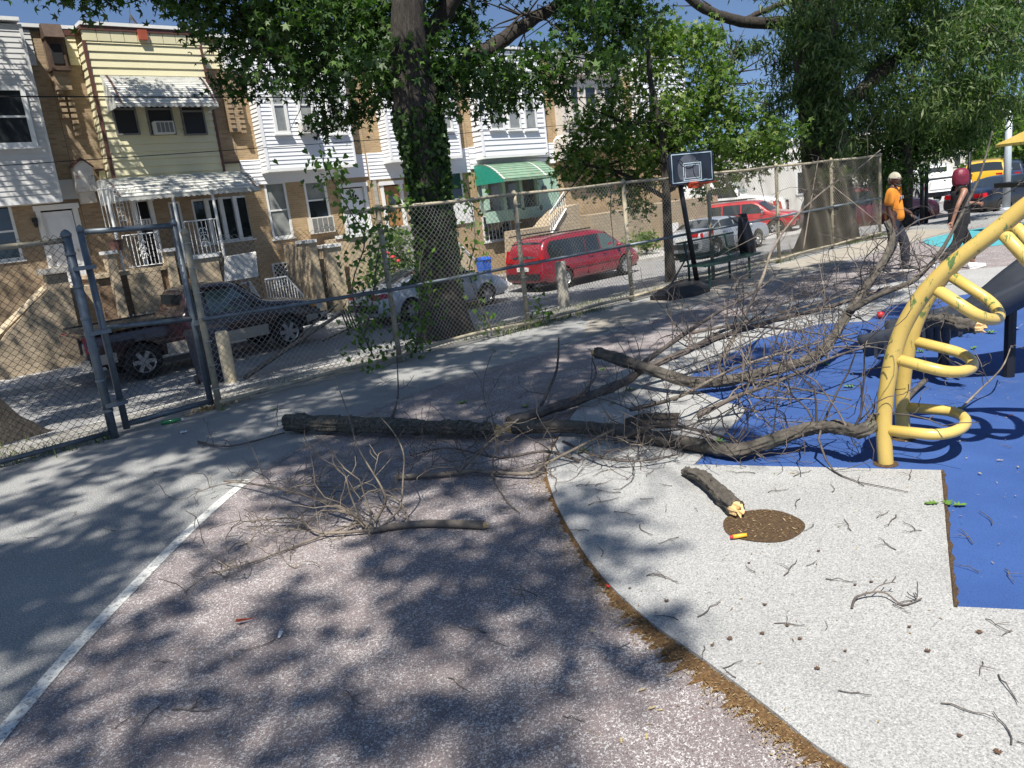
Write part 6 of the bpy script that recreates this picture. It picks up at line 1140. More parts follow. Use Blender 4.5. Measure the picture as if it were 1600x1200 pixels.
def shoe(par, ank, d, mat, s=1., sole='shoe_white'):
    d = np.array([d[0], d[1], d[2] if len(d) > 2 else 0.]); d /= np.linalg.norm(d); sd = np.cross([0, 0, 1.], d); sd /= np.linalg.norm(sd); u = np.cross(d, sd); a = np.array(ank); m = MB(); st = [(-.085, .030, .075), (-.07, .038, .10), (-.01, .040, .105), (.05, .042, .075), (.11, .046, .055), (.165, .040, .042), (.195, .020, .03)]; n = 10
    for x, w_, hgt in st:
        for k in range(n): th = 2*math.pi*k/n; m.v.append(tuple(a+d*x*s+sd*w_*math.cos(th)*s+u*((-.075+hgt/2+hgt/2*math.sin(th))*s)))
    for i in range(len(st)-1):
        for k in range(n): m.f.append((i*n+k, i*n+(k+1) % n, (i+1)*n+(k+1) % n, (i+1)*n+k))
    m.f += [tuple(range(n)), tuple(range((len(st)-1)*n, len(st)*n))]; o = m.build('shoe', mat, par, True, org=(0, 0, 0)); P = [a+d*x*s+sd*w_*1.05*sg*s+u*(-.078)*s for sg in (1, -1) for x, w_, _ in (st if sg > 0 else st[::-1])]; MB().prism(P, u*.018).build('sole', sole, o, org=(0, 0, 0)); return o
def frameof(fx): f_ = np.array([fx[0], fx[1], 0.]); f_ /= np.linalg.norm(f_); return math.atan2(f_[1], f_[0])
rgt = np.array([RW[0, 0], RW[1, 0], 0]); rgt /= np.linalg.norm(rgt); awy = np.array([-rgt[1], rgt[0], 0])
# --- man in orange (local x forward, y left)
b = G(1396, 424); f_ = rgt*.80-awy*.60; t = thing('person', 'man in orange shirt and beige head wrap walking behind the branches', 'person', b, 'people walking', frameof(f_)); HM = 1.70
J = dict(pel=((0, 0, .92), (.135, .11)), bel=((.015, 0, 1.08), (.14, .115)), che=((0, 0, 1.27), (.155, .12)), nek=((-.01, 0, 1.43), .06), hd=((.01, 0, 1.50), .05), sR=((0, -.17, 1.36), .062), eR=((-.03, -.255, 1.09), .043), wR=((.06, -.27, .86), .030), sL=((0, .17, 1.36), .062), eL=((.0, .27, 1.10), .043), wL=((.19, .35, .96), .030), hR=((0, -.09, .88), .09), kR=((.02, -.10, .49), .062), aR=((-.16, -.10, .10), .042), hL=((0, .09, .88), .09), kL=((.16, .10, .49), .062), aL=((.17, .10, .09), .042))
E_ = [('pel', 'bel'), ('bel', 'che'), ('che', 'nek'), ('nek', 'hd'), ('che', 'sR'), ('sR', 'eR'), ('eR', 'wR'), ('che', 'sL'), ('sL', 'eL'), ('eL', 'wL'), ('pel', 'hR'), ('hR', 'kR'), ('kR', 'aR'), ('pel', 'hL'), ('hL', 'kL'), ('kL', 'aL')]
hand(J, E_, 'wR', (.12, 0, -.9), (1, 0, 0), 1); hand(J, E_, 'wL', (.5, .1, -.6), (0, 1, 0), -1); skinmesh('body', J, E_, 'skin_dark', t)
S_ = dict(hem=((.01, 0, .84), (.175, .14)), a=((.02, 0, .96), (.172, .14)), b=((.02, 0, 1.12), (.168, .138)), c=((0, 0, 1.28), (.168, .135)), n=((-.005, 0, 1.395), (.085, .08)), sR=((0, -.175, 1.365), .085), mR=((-.015, -.225, 1.22), .088), eR=((-.03, -.25, 1.12), .085), sL=((0, .175, 1.365), .085), mL=((-.005, .225, 1.22), .085), eL=((.0, .255, 1.13), .082))
skinmesh('shirt', S_, [('hem', 'a'), ('a', 'b'), ('b', 'c'), ('c', 'n'), ('c', 'sR'), ('sR', 'mR'), ('mR', 'eR'), ('c', 'sL'), ('sL', 'mL'), ('mL', 'eL')], 'shirt_orange', t, 2)
P_ = dict(w=((0, 0, .95), (.145, .12)), p=((0, 0, .86), (.15, .125)), hR=((0, -.09, .80), .105), kR=((.02, -.10, .49), .088), aR=((-.15, -.10, .14), .075), hL=((0, .09, .80), .105), kL=((.16, .10, .49), .088), aL=((.17, .10, .12), .078)); skinmesh('trousers', P_, [('w', 'p'), ('p', 'hR'), ('hR', 'kR'), ('kR', 'aR'), ('p', 'hL'), ('hL', 'kL'), ('kL', 'aL')], 'denim_dark', t, 1)
hd, q = head(t, (.025, 0, 1.55), -.45, 'skin_dark')
m = MB(); n = 24
for i, z in enumerate(np.linspace(.022, .128, 8)):
    k = math.sqrt(max(.02, 1-(z/.130)**2))
    for j in range(n): a = 2*math.pi*j/n; zz = z-.014*math.cos(a+math.pi)*(1-i/8)*-1; m.v.append(tuple(q(.112*k*math.cos(a)-.004, .090*k*math.sin(a), zz)))
for i in range(7):
    for j in range(n): m.f.append((i*n+j, i*n+(j+1) % n, (i+1)*n+(j+1) % n, (i+1)*n+j))
m.f += [tuple(range(n)), tuple(range(7*n, 8*n))]; wr = m.build('head_wrap', 'wrap_beige', t, True, org=(0, 0, 0)); MB().tube([q(-.105, .0, .03), q(-.13, .01, -.0), q(-.125, .02, -.06)], [.022, .018, .008], 8).build('knot', 'wrap_beige', wr, True, org=(0, 0, 0))
m = MB(); P = [q(.03, -.058, -.06), q(.070, -.040, -.095), q(.090, 0, -.112), q(.070, .040, -.095), q(.03, .058, -.06)]; m.tube(sm(P, 4), [.006, .008, .010, .013, .016, .018, .020, .021, .022, .021, .020, .018, .016, .013, .010, .008, .006], 8); m.build('beard', 'beard_grey', hd, True, org=(0, 0, 0))
for k in range(8):
    a = (k-3.5)*.034; zz = 1.245+.012-.35*a*a*3; x = .134-.16*a*a*4.5; MB().box((x, a-.012, zz-.022), (x+.012, a+.012, zz+.022)).build('chest_print', 'print_grey' if k % 3 else 'print_navy', t, org=(0, 0, 0))
for an, dd in (((-.16, -.10, .10), (1, 0, -.35)), ((.17, .10, .08), (1, .05, 0))): shoe(t, an, dd, 'shoe_black', 1.05)
# --- woman with red bob
b = G(1497, 424); f_ = rgt*.97+awy*.12; t = thing('person', 'woman with dark red bob in black tank top striding to the right', 'person', b, 'people walking', frameof(f_))
J = dict(pel=((0, 0, .90), (.10, .09)), bel=((.01, 0, 1.05), (.085, .08)), che=((0, 0, 1.22), (.10, .09)), nek=((-.005, 0, 1.38), .045), hd=((.015, 0, 1.45), .042), sR=((-.01, -.15, 1.30), .05), eR=((-.17, -.20, 1.07), .036), wR=((-.235, -.17, .83), .025), sL=((.01, .15, 1.30), .05), eL=((.14, .20, 1.08), .036), wL=((.40, .15, 1.05), .025), hR=((0, -.085, .86), .075), kR=((-.08, -.09, .48), .065), aR=((-.40, -.09, .16), .04), hL=((0, .085, .86), .075), kL=((.22, .09, .49), .065), aL=((.33, .09, .085), .04))
E2 = [('pel', 'bel'), ('bel', 'che'), ('che', 'nek'), ('nek', 'hd'), ('che', 'sR'), ('sR', 'eR'), ('eR', 'wR'), ('che', 'sL'), ('sL', 'eL'), ('eL', 'wL'), ('pel', 'hR'), ('hR', 'kR'), ('kR', 'aR'), ('pel', 'hL'), ('hL', 'kL'), ('kL', 'aL')]
hand(J, E2, 'wR', (-.25, 0, -.9), (1, 0, 0), 1, .95); hand(J, E2, 'wL', (.9, -.1, -.25), (0, 0, -1), 1, .95); skinmesh('body', J, E2, 'skin_brown', t)
m = MB(); n = 28; tk = [(.76, .150, .175, .0), (.84, .150, .178, .0), (.93, .140, .165, .0), (1.03, .118, .142, .01), (1.12, .120, .142, .01), (1.20, .128, .148, .012), (1.26, .118, .135, .005), (1.285, .098, .105, .0)]
for z, rx, ry, cx in tk:
    for k in range(n): a = 2*math.pi*k/n; fr = 1+.025*math.sin(6*a+z*9)*(1.3-z); m.v.append((cx+rx*fr*math.cos(a), ry*fr*math.sin(a), z))
for i in range(len(tk)-1):
    for k in range(n): m.f.append((i*n+k, i*n+(k+1) % n, (i+1)*n+(k+1) % n, (i+1)*n+k))
m.f += [tuple(range((len(tk)-1)*n, len(tk)*n))]; m.build('tank_top', 'cloth_black', t, True, org=(0, 0, 0))
for sd in (-1, 1): MB().tube([(-.085, .07*sd, 1.25), (-.05, .085*sd, 1.345), (.03, .085*sd, 1.35), (.085, .07*sd, 1.25)], .026, 8).build('strap', 'cloth_black', t, True, org=(0, 0, 0))
P_ = dict(w=((0, 0, .93), (.14, .125)), p=((0, 0, .86), (.15, .135)), hR=((-.005, -.085, .80), .115), kR=((-.08, -.09, .48), .080), aR=((-.385, -.09, .20), .055), hL=((.01, .085, .80), .115), kL=((.22, .09, .49), .080), aL=((.33, .09, .14), .058)); skinmesh('trousers', P_, [('w', 'p'), ('p', 'hR'), ('hR', 'kR'), ('kR', 'aR'), ('p', 'hL'), ('hL', 'kL'), ('kL', 'aL')], 'cloth_black', t, 1)
hd, q = head(t, (.03, 0, 1.50), .1, 'skin_brown', .95)
m = MB(); n = 44; pf_ = [(.142, .025), (.134, .062), (.112, .096), (.075, .118), (.03, .128), (-.02, .131), (-.07, .130), (-.11, .124), (-.138, .112), (-.142, .085)]
for z, r_ in pf_:
    for k in range(n):
        a = 2*math.pi*k/n; rr = r_*(1+.012*math.sin(15*a+9*z)+.008*math.sin(31*a)); x = rr*1.05*math.cos(a)-.016
        if z < .05 and x > .060: x = .060+(x-.060)*.15
        m.v.append(tuple(q(x, rr*.95*math.sin(a), z+.006*math.sin(7*a)*(z < -.1))))
for i in range(len(pf_)-1):
    for k in range(n): m.f.append((i*n+k, i*n+(k+1) % n, (i+1)*n+(k+1) % n, (i+1)*n+k))
m.f += [tuple(range(n)), tuple(range((len(pf_)-1)*n, len(pf_)*n))]; m.build('hair', 'hair_red', t, True, org=(0, 0, 0))
shoe(t, (-.40, -.09, .15), (.6, 0, -.75), 'shoe_grey', .98); shoe(t, (.33, .09, .085), (1, 0, .12), 'shoe_white', 1.08)
MB().prism([(.05, -.128, 1.10), (.075, -.128, 1.10), (.075, -.126, 1.16), (.05, -.126, 1.16)], (0, .01, 0)).build('shirt_mark', 'print_grey', t, org=(0, 0, 0))
# ------------------------------------------------------------------ fallen branches
rb = np.random.default_rng(77)
def gsurf(x, y): return .03 if (x > 2.1 and y < 5.2) else .006
def wob(P, a): return [p+rb.normal(size=3)*a for p in P]
def sprout(mb, P, R_, n, ln, depth=1, up=.25, sub=3, thin=.0035, tmin=.15):
    P = [np.array(p) for p in P]; L = len(P)
    for _ in range(n):
        i = int(rb.uniform(tmin, .98)*(L-1)); t = P[min(i+1, L-1)]-P[max(i-1, 0)]; t = t/max(1e-6, np.linalg.norm(t)); d = rb.normal(size=3); d[2] = abs(d[2])*up*2+(-.05 if rb.random() < .5 else .25)*up; d -= d.dot(t)*t; d /= max(1e-6, np.linalg.norm(d)); d = d*rb.uniform(.5, 1.3)+t*rb.uniform(-.3, .9); d /= np.linalg.norm(d)
        l = ln*rb.uniform(.35, 1.25); r0 = min(R_[i]*.5, .0028+.006*l); q = P[i]; pts = [q]; dd = d.copy(); k = 7
        for j in range(k):
            dd = dd+rb.normal(size=3)*.27+np.array([0, 0, -.06 if depth else .02]); dd /= np.linalg.norm(dd); q = q+dd*l/k; q = np.array([q[0], q[1], max(q[2], gsurf(q[0], q[1])+.008)]); pts.append(q)
        rr = [max(thin*.8, r0*(1-.75*j/k)) for j in range(k+1)]; mb.tube(pts, rr, 4 if r0 > .006 else 3, False)
        if depth > 0: sprout(mb, pts, rr, int(rb.integers(1, sub+1)), l*.5, depth-1, up, 2, thin, .2)
def limb(par, pts, r0, r1, mat, name='stem', n=10, sub=5, rough=.10, broken0=False, broken1=False, knots=0):
    P = sm(pts, sub); m = len(P); R_ = [r0+(r1-r0)*(i/(m-1))**.8 for i in range(m)]; mb = MB(); mb.tube(P, [r*(1+rough*rb.normal()*.6) for r in R_], n, True); o = mb.build(name, mat, par, True)
    for fl, i, s_ in ((broken0, 0, -1), (broken1, m-1, 1)):
        if fl:
            t = P[1]-P[0] if i == 0 else P[-1]-P[-2]; t = t/np.linalg.norm(t)*s_; u = np.cross(t, [0, 0, 1.]); u /= np.linalg.norm(u); v = np.cross(u, t); b = MB(); r = R_[i]; k = 12; ring = []; tip = []
            for j in range(k): a = 2*math.pi*j/k; e = math.cos(a)*u+math.sin(a)*v; ring.append(P[i]+e*r*.97-t*.01); tip.append(P[i]+e*r*.55*rb.uniform(.4, 1.3)+t*r*rb.uniform(.1, 1.5))
            b.add(ring+tip+[P[i]+t*r*.3], [(j, (j+1) % k, k+(j+1) % k, k+j) for j in range(k)]+[(k+j, k+(j+1) % k, 2*k) for j in range(k)]); b.build('broken_end', 'wood_fresh', o)
    for _ in range(knots):
        i = int(rb.integers(2, m-2)); a = rb.uniform(0, 6.28); e = np.array([0, math.cos(a), abs(math.sin(a))]); MB().tube([P[i]+e*R_[i]*.6, P[i]+e*R_[i]*1.35], [R_[i]*.35, R_[i]*.16], 7).build('knot', mat, o, True)
    return P, R_, o
def roughlog(o, seed=3, amp=.16):                      # ridged bark relief on an existing stem mesh
    b = bmesh.new(); b.from_mesh(o.data); bmesh.ops.subdivide_edges(b, edges=b.edges[:], cuts=2, use_grid_fill=True); b.normal_update()
    for v in b.verts:
        c = v.co; n_ = v.normal; a = math.atan2(n_.z, n_.y); w_ = math.sin(7*a+3*math.sin(c.x*6+seed))*.5+math.sin(13*a-5*c.x+seed)*.35+math.sin(c.x*38+4*a)*.3+rb.normal()*.25; v.co = c+n_*(.075*amp*w_)
    b.to_mesh(o.data); b.free()
def branch(label, pts, r0, r1, mat, n_tw, ln, name='fallen_branch', group='storm fallen branches', depth=1, up=.3, sides=(), tmat='twig_bark', tmin=.15, **k):
    P0 = np.array(pts[0], float); t = thing(name, label, 'branch', P0, group); P, R_, o = limb(t, pts, r0, r1, mat, **k); mb = MB()
    if r0 > .05 or r1 > .049: roughlog(o, amp=.16 if r0 > .07 else .11)
    if n_tw: sprout(mb, P, R_, max(2, int(n_tw*.6)), ln*1.1, depth, up, tmin=tmin)
    for sp_, a, b, nn, l2 in sides:
        Q, R2, _ = limb(t, sp_, a, b, mat, 'side_branch', 7); sprout(mb, Q, R2, max(2, int(nn*.65)), l2*1.1, depth, up)
    if mb.f: o2 = mb.build('twigs', tmat, t, True); o2['kind'] = 'stuff'
    return t
g = lambda x, y, z=.05: G(x, y, z)
branch('thick rough bark log lying left of the grey pad', [g(450, 660, .10), g(520, 663, .10), g(600, 666, .10), g(680, 668, .10), g(740, 671, .09), g(777, 673, .08)], .080, .06, 'log_bark', 16, .5, 'fallen_log', n=16, rough=.10, broken1=True, knots=5, tmin=.3)
# splintered snapped part of the log
branch('snapped curving limb with grey lichen reaching the climber foot', [g(800, 668, .09), g(870, 667, .10), g(940, 671, .10), g(1000, 680, .09), g(1060, 691, .08), g(1110, 700, .08), g(1150, 705, .09), g(1185, 696, .11), g(1222, 684, .15), g(1260, 670, .2), g(1300, 667, .24), g(1340, 674, .26), g(1362, 664, .28), g(1374, 652, .30)], .054, .042, 'bark_grey', 46, .75, n=14, broken0=True, broken1=True, knots=5, up=.35)
branch('long dark limb sweeping from the log towards the bench', [g(795, 660, .08), g(894, 628, .10), g(969, 600, .14), g(1010, 575, .22), g(1074, 548, .30), g(1130, 525, .38), g(1212, 500, .45), g(1300, 478, .5), g(1390, 448, .55)], .052, .012, 'twig_bark', 50, .8, n=10, up=.4, sides=[([g(1002, 570, .2), g(1062, 527, .4), g(1122, 488, .55), g(1186, 452, .65), g(1222, 420, .7)], .03, .007, 16, .55), ([g(894, 628, .1), g(930, 590, .3), g(925, 560, .4)], .016, .006, 6, .35), ([g(1074, 548, .3), g(1137, 514, .4), g(1194, 511, .45), g(1269, 520, .4), g(1362, 539, .3)], .022, .006, 18, .5)])
d1 = lambda x, y, d: D(x, y, d)
e0 = g(933, 551, .30); dep_e = 7.3
branch('broken limb with pale snapped end rising beside the man in orange', [g(933, 551, .34), g(1000, 573, .26), g(1070, 595, .16), g(1110, 597, .12), g(1156, 591, .12), g(1265, 561, .16), d1(1299, 531, 7.5), d1(1325, 490, 7.6), d1(1362, 437, 7.75), d1(1387, 395, 7.9), d1(1394, 370, 7.95), d1(1385, 346, 8.0)], .062, .030, 'bark_grey', 60, .8, n=12, broken0=True, up=.45, knots=3, sides=[([d1(1325, 487, 7.55), d1(1375, 460, 7.4), d1(1425, 440, 7.3), d1(1452, 415, 7.25), d1(1472, 390, 7.2), d1(1500, 340, 7.2), d1(1527, 285, 7.2), d1(1540, 245, 7.2), d1(1551, 205, 7.2)], .034, .006, 22, .5), ([d1(1505, 325, 7.2), d1(1555, 302, 7.0), d1(1570, 303, 6.95), d1(1600, 284, 6.8)], .008, .004, 5, .2), ([g(1156, 591, .12), g(1200, 600, .2), g(1260, 610, .2), g(1330, 625, .15)], .014, .005, 10, .4)])
branch('pale arching branch raised above the far end of the pile', [g(1130, 560, .2), d1(1187, 445, 8.3), d1(1207, 390, 8.5), d1(1242, 340, 8.7), d1(1300, 288, 8.8), d1(1340, 264, 8.9), d1(1376, 234, 9.0)], .02, .005, 'twig_pale', 20, .6, tmat='twig_pale', up=.4, sides=[([d1(1255, 390, 8.6), d1(1268, 310, 8.7), d1(1279, 245, 8.8)], .009, .004, 6, .3), ([d1(1300, 290, 8.8), d1(1350, 330, 8.6), d1(1385, 360, 8.5)], .007, .003, 5, .3)])
branch('tangled twiggy branch spread over the blue surface', [g(1090, 650, .08), g(1150, 620, .2), g(1230, 590, .3), g(1310, 555, .35), g(1400, 530, .3)], .024, .007, 'twig_bark', 60, .8, up=.45, tmat='twig_pale'); branch('twiggy branch lying over the white strip behind the pile', [g(1080, 520, .1), g(1180, 500, .2), g(1290, 470, .3), g(1420, 425, .35), g(1500, 400, .3)], .022, .006, 'twig_bark', 55, .9, up=.4)
branch('dead branch stretched across the blue pad below the limbs', [g(985, 640, .1), g(1060, 620, .25), g(1150, 575, .3), g(1260, 540, .35), g(1340, 520, .3)], .02, .006, 'twig_pale', 48, .7, up=.5, tmat='twig_bark')
branch('dark branch arching near the square dirt patch', [g(960, 690, .06), g(1020, 665, .2), g(1080, 670, .25), g(1150, 690, .12), g(1190, 715, .05)], .018, .006, 'twig_bark', 34, .5, up=.3); branch('bushy dry branch at the far end of the pile by the walkers', [g(1210, 480, .15), g(1290, 450, .3), g(1380, 420, .45), g(1470, 395, .5)], .016, .005, 'twig_pale', 50, .8, tmat='twig_pale', up=.5)
branch('slim bleached branch with its cut end over the maroon court', [g(622, 746, .03), g(700, 740, .035), g(733, 736, .04), g(767, 738, .04), g(827, 740, .05), g(850, 726, .08), g(905, 698, .15), g(960, 670, .2)], .021, .008, 'twig_pale', 26, .5, tmat='twig_pale', broken0=True, up=.25, sides=[([g(767, 738, .04), g(790, 780, .02), g(812, 801, .02)], .009, .003, 3, .15), ([g(715, 738, .04), g(760, 695, .18), g(810, 655, .3)], .012, .005, 6, .3)])
branch('loose branch with a fan of fine twigs nearest the camera', [g(757, 820, .035), g(667, 818, .03), g(613, 823, .03), g(587, 828, .03), g(577, 827, .03), g(550, 803, .08), g(517, 787, .12), g(467, 771, .12), g(400, 757, .08), g(350, 752, .04)], .026, .006, 'twig_pale', 46, .6, tmat='twig_pale', broken0=True, up=.25, tmin=.3, sides=[([g(587, 828, .03), g(500, 832, .04), g(460, 810, .08), g(380, 815, .05)], .012, .004, 16, .4), ([g(577, 827, .03), g(600, 790, .15), g(598, 765, .25), g(560, 700, .45), g(545, 650, .6), g(520, 580, .85)], .010, .003, 6, .25), ([g(590, 828, .03), g(620, 800, .1), g(627, 783, .15), g(630, 743, .3), g(630, 707, .42), g(613, 673, .5), g(578, 635, .6)], .009, .003, 5, .25), ([g(560, 815, .05), g(470, 850, .02), g(390, 880, .02), g(330, 895, .01)], .009, .003, 14, .35), ([g(640, 820, .03), g(620, 780, .05), g(560, 765, .05), g(480, 760, .04)], .008, .003, 12, .4)])
branch('dark twig tangle sprawled in front of the thick log', [g(905, 720, .05), g(850, 705, .1), g(780, 715, .12), g(700, 700, .12), g(640, 712, .06)], .013, .005, 'twig_bark', 40, .5, up=.35); branch('wiry dark branch spread over the corner of the grey pad', [g(880, 690, .08), g(940, 715, .1), g(1000, 720, .08), g(1060, 710, .08)], .012, .005, 'twig_bark', 36, .45, up=.3)
branch('upright dark twig standing behind the thick log', [g(613, 652, .04), d1(622, 617, 8.4), d1(620, 557, 8.4)], .013, .006, 'twig_bark', 5, .25); branch('bent dark stick standing up from the broken limb', [g(846, 633, .1), d1(867, 587, 8.0), d1(872, 560, 8.0), d1(873, 528, 8.0)], .017, .008, 'twig_bark', 4, .3)
branch('short broken branch chunk on the pad beside the round hole', [g(1072, 738, .05), g(1098, 746, .09), g(1124, 770, .08), g(1150, 795, .07)], .036, .05, 'bark_grey', 0, .2, n=12, rough=.14, broken1=True, knots=2)
branch('cut limb end resting on the slide behind the climber', [d1(1430, 505, 6.6), d1(1470, 500, 6.3), d1(1500, 507, 6.1), d1(1527, 511, 6.0)], .05, .052, 'bark_grey', 10, .4, n=12, broken1=True, knots=2)
branch('small stub lying on the blue pad under the rungs', [g(1405, 640, .04), g(1428, 612, .06), g(1446, 594, .08)], .012, .022, 'bark_grey', 2, .2); branch('thin dark stick near the gate on the asphalt', [g(310, 690, .02), g(360, 697, .03), g(445, 676, .02)], .012, .006, 'twig_bark', 8, .3)
branch('forked sprig with pale bark on the blue pad below the lowest rung', [g(1495, 645, .03), g(1530, 610, .12), g(1565, 575, .25), g(1580, 540, .35)], .010, .004, 'twig_pale', 5, .3, tmat='twig_pale')
# ------------------------------------------------------------------ loose twigs
tw = []
def inside(x, y, poly):
    c = False; n = len(poly)
    for i in range(n):
        (x0, y0), (x1, y1) = poly[i][:2], poly[i-1][:2]
        if (y0 > y) != (y1 > y) and x < (x1-x0)*(y-y0)/(y1-y0)+x0: c = not c
    return c
for k in range(10):
    mb = MB(); q = np.array([0, 0, .006]); P = [q]; d = np.array([1., 0, 0])
    for j in range(5): d = d+np.array([0, rb.normal()*.35, 0]); d /= np.linalg.norm(d); q = q+d*.05; q = np.array([q[0], q[1], .006+.008*abs(rb.normal())]); P.append(q)
    mb.tube(P, [.0045, .004, .004, .0035, .003, .0022], 5)
    if k % 3 == 0: mb.tube([P[2], P[2]+np.array([.04, .05, .01]), P[2]+np.array([.06, .10, .004])], [.003, .0025, .0015], 4)
    me = mb.build('twig', 'twig_bark'); tw.append(me.data); bpy.data.objects.remove(me)
spots = [(1040, 905), (1100, 1010), (1090, 965), (985, 1005), (940, 870), (1180, 895), (1225, 900), (1260, 885), (1290, 905), (1330, 830), (1370, 810), (1400, 805), (1440, 830), (1210, 975), (1290, 985), (1355, 935), (1395, 945), (1425, 940), (1560, 1055), (1535, 1035), (1540, 968), (1580, 985), (1130, 1045), (1150, 1060), (1060, 970), (1010, 900), (960, 800), (1000, 780), (1040, 800), (920, 790), (900, 760), (1120, 730), (1180, 740), (1240, 745), (1300, 770), (1350, 760), (1420, 750), (1550, 820), (1530, 895), (1570, 890), (1520, 850), (1580, 700), (1540, 680), (1400, 860), (1430, 830), (1270, 820), (920, 830), (1250, 780), (1090, 800), (1060, 840), (270, 1110), (240, 1035), (300, 1110), (180, 1140), (250, 1105), (430, 1000), (820, 950), (840, 940), (760, 990), (790, 1010), (340, 880), (180, 830), (120, 800), (60, 840), (330, 780), (250, 740), (150, 740), (950, 735), (985, 730), (1010, 745), (880, 715), (930, 760), (1350, 700), (1290, 720), (1250, 705), (1180, 720), (1590, 1160), (1580, 1165), (880, 1120), (700, 1060), (540, 1080), (1470, 1100), (1310, 1080), (1050, 760), (1000, 820), (970, 770), (915, 725), (1020, 715), (1130, 790), (1200, 770)]
for i, (x, y) in enumerate(spots):
    o = bpy.data.objects.new('loose_twig', tw[i % 10]); COL.objects.link(o); p = G(x, y, .03 if x > 880 else .006); o.location = (p[0], p[1], gsurf(p[0], p[1])); o.rotation_euler = (0, 0, rb.uniform(0, 6.28)); s = rb.uniform(.25, .85); o.scale = (s, s, .6)
    bl_ = inside(p[0], p[1], blue); gp = (not bl_) and inside(p[0], p[1], pad); LM = (('the round mulch hole', 1192, 821), ('the short broken chunk', 1110, 765), ('the forked loop twig', 1385, 935), ('the corner of the blue pad', 1480, 780), ('the dirt edge', 960, 930), ('the orange scrap', 383, 973), ('the white line', 200, 920), ('the climber foot', 1385, 732), ('the bleached branch', 760, 745), ('the lower dirt edge', 1130, 1090), ('the bottom right corner', 1560, 1130)); d_, nm = min((math.hypot(x-u, (y-v)*1.3), n_) for n_, u, v in LM); sd = 'left of' if x < dict((n_, u) for n_, u, v in LM)[nm] else 'right of'
    tag(o, ('short' if s < .5 else 'longer')+' dry twig on the '+('blue pad ' if bl_ else 'grey pad ' if gp else 'dark court ')+sd+' '+nm, 'twig', 'loose twigs on the ground')
# a tangle of three sticks on the pad
p0 = g(1330, 948, .035); branch('forked dry twig forming a loop on the open grey pad', [g(1331, 950, .036), g(1340, 932, .05), g(1380, 925, .06), g(1410, 945, .036), g(1440, 935, .04)], .006, .003, 'twig_bark', 4, .10)
# ------------------------------------------------------------------ leaves and litter
def flat(name, shape, s, mat, x, y, lab, cat, group=None, rot=None, z=.004, tilt=.15):
    p = G(x, y, .03 if x > 880 else .006); a = rb.uniform(0, 6.28) if rot is None else rot; m = MB(); P = [(s*(q[0]*math.cos(a)-q[1]*math.sin(a)), s*(q[0]*math.sin(a)+q[1]*math.cos(a)), z+abs(s*q[2])*2+abs(s*q[0])*tilt) for q in shape]
    m.prism([np.array(v)+np.array([p[0], p[1], gsurf(p[0], p[1])]) for v in P], (0, 0, .0012)); o = m.build(name, mat, None, False, org=p); o.location = p; tag(o, lab, cat, group); return o
simple('leaf_brown', (.10, .055, .03), .8, var=.4); simple('leaf_green', (.10, .20, .03), .5, var=.25); simple('leaf_pale', (.36, .29, .15), .7, var=.2); simple('plastic_orange', (.75, .10, .02), .4); simple('plastic_red', (.6, .03, .03), .4); simple('paper_white', (.72, .72, .70), .7); simple('wrapper_yellow', (.75, .42, .04), .4); simple('bottle_green', (.02, .16, .06), .2)
for x, y in ((1113, 1010), (1195, 945), (1335, 915), (1230, 978), (1275, 1045), (1190, 990), (1320, 1018), (1530, 990), (1447, 1018), (1040, 940), (1280, 862), (1210, 832), (1360, 910), (1140, 1000), (1250, 1000), (1500, 1150), (1560, 1178), (985, 920), (1420, 980), (1170, 880)): flat('dead_leaf', OAK*[1, .6, 1], rb.uniform(.016, .03), 'leaf_brown', x, y, 'small dead brown leaf on the grey pad', 'leaf', 'dead leaves on the pad')
for x, y in ((1043, 1058), (1015, 1100), (1033, 1102), (1005, 1070), (970, 1148), (1010, 1145), (925, 985), (440, 993), (1560, 720), (1590, 730), (1500, 690), (1530, 740), (1210, 740), (1240, 740)): flat('pale_leaf', OAK*[.6, 1, 1], rb.uniform(.016, .03), 'leaf_pale', x, y, 'pale yellowed leaf fragment on the ground', 'leaf', 'yellowed leaf fragments')
for k, (x, y, s) in enumerate(((1460, 787, .055), (1480, 785, .06), (1495, 790, .05))): flat('green_leaf', OAK, s, 'leaf_green', x, y, 'bright green lobed leaf on the edge of the blue pad', 'leaf', 'green leaf sprig')
gl = [(660, 560), (800, 552), (770, 547), (720, 631), (820, 635), (430, 640), (350, 640), (915, 705), (1040, 545), (1400, 545), (1440, 550), (1330, 605), (1290, 570), (940, 575), (1230, 550), (1545, 520), (1520, 545), (1490, 640), (1450, 545), (1120, 690), (980, 610), (960, 630)]
for x, y in gl: flat('green_leaf_sprig', OAK*[1, 1, 2], rb.uniform(.05, .09), 'leaf_green', x, y, 'torn green leaf sprig fallen among the branches', 'leaf', 'torn green leaves')
flat('orange_scrap', np.array([(-1, -.5, 0), (.9, .3, 0), (.3, .9, .4)]), .05, 'plastic_orange', 383, 973, 'bright orange triangular scrap on the maroon court', 'litter', rot=2.2); flat('red_scrap', OAK, .02, 'plastic_red', 951, 918, 'small red scrap at the dirt edge of the pad', 'litter'); flat('white_scrap', np.array([(-1, -.2, 0), (1, -.3, 0), (.9, .3, .1), (-.9, .2, 0)]), .03, 'paper_white', 438, 994, 'small white paper scrap on the maroon court', 'litter', rot=.9); flat('white_litter', OAK*[1, .6, 1], .09, 'paper_white', 285, 677, 'crumpled white litter on the asphalt by the gate', 'litter'); flat('orange_scrap', OAK*[1, .6, 1], .035, 'plastic_orange', 1578, 650, 'orange plastic scrap on the blue pad', 'litter'); flat('red_scrap', OAK*[.8, .5, 1], .04, 'plastic_orange', 665, 745, 'orange red scrap under the bleached branch', 'litter')
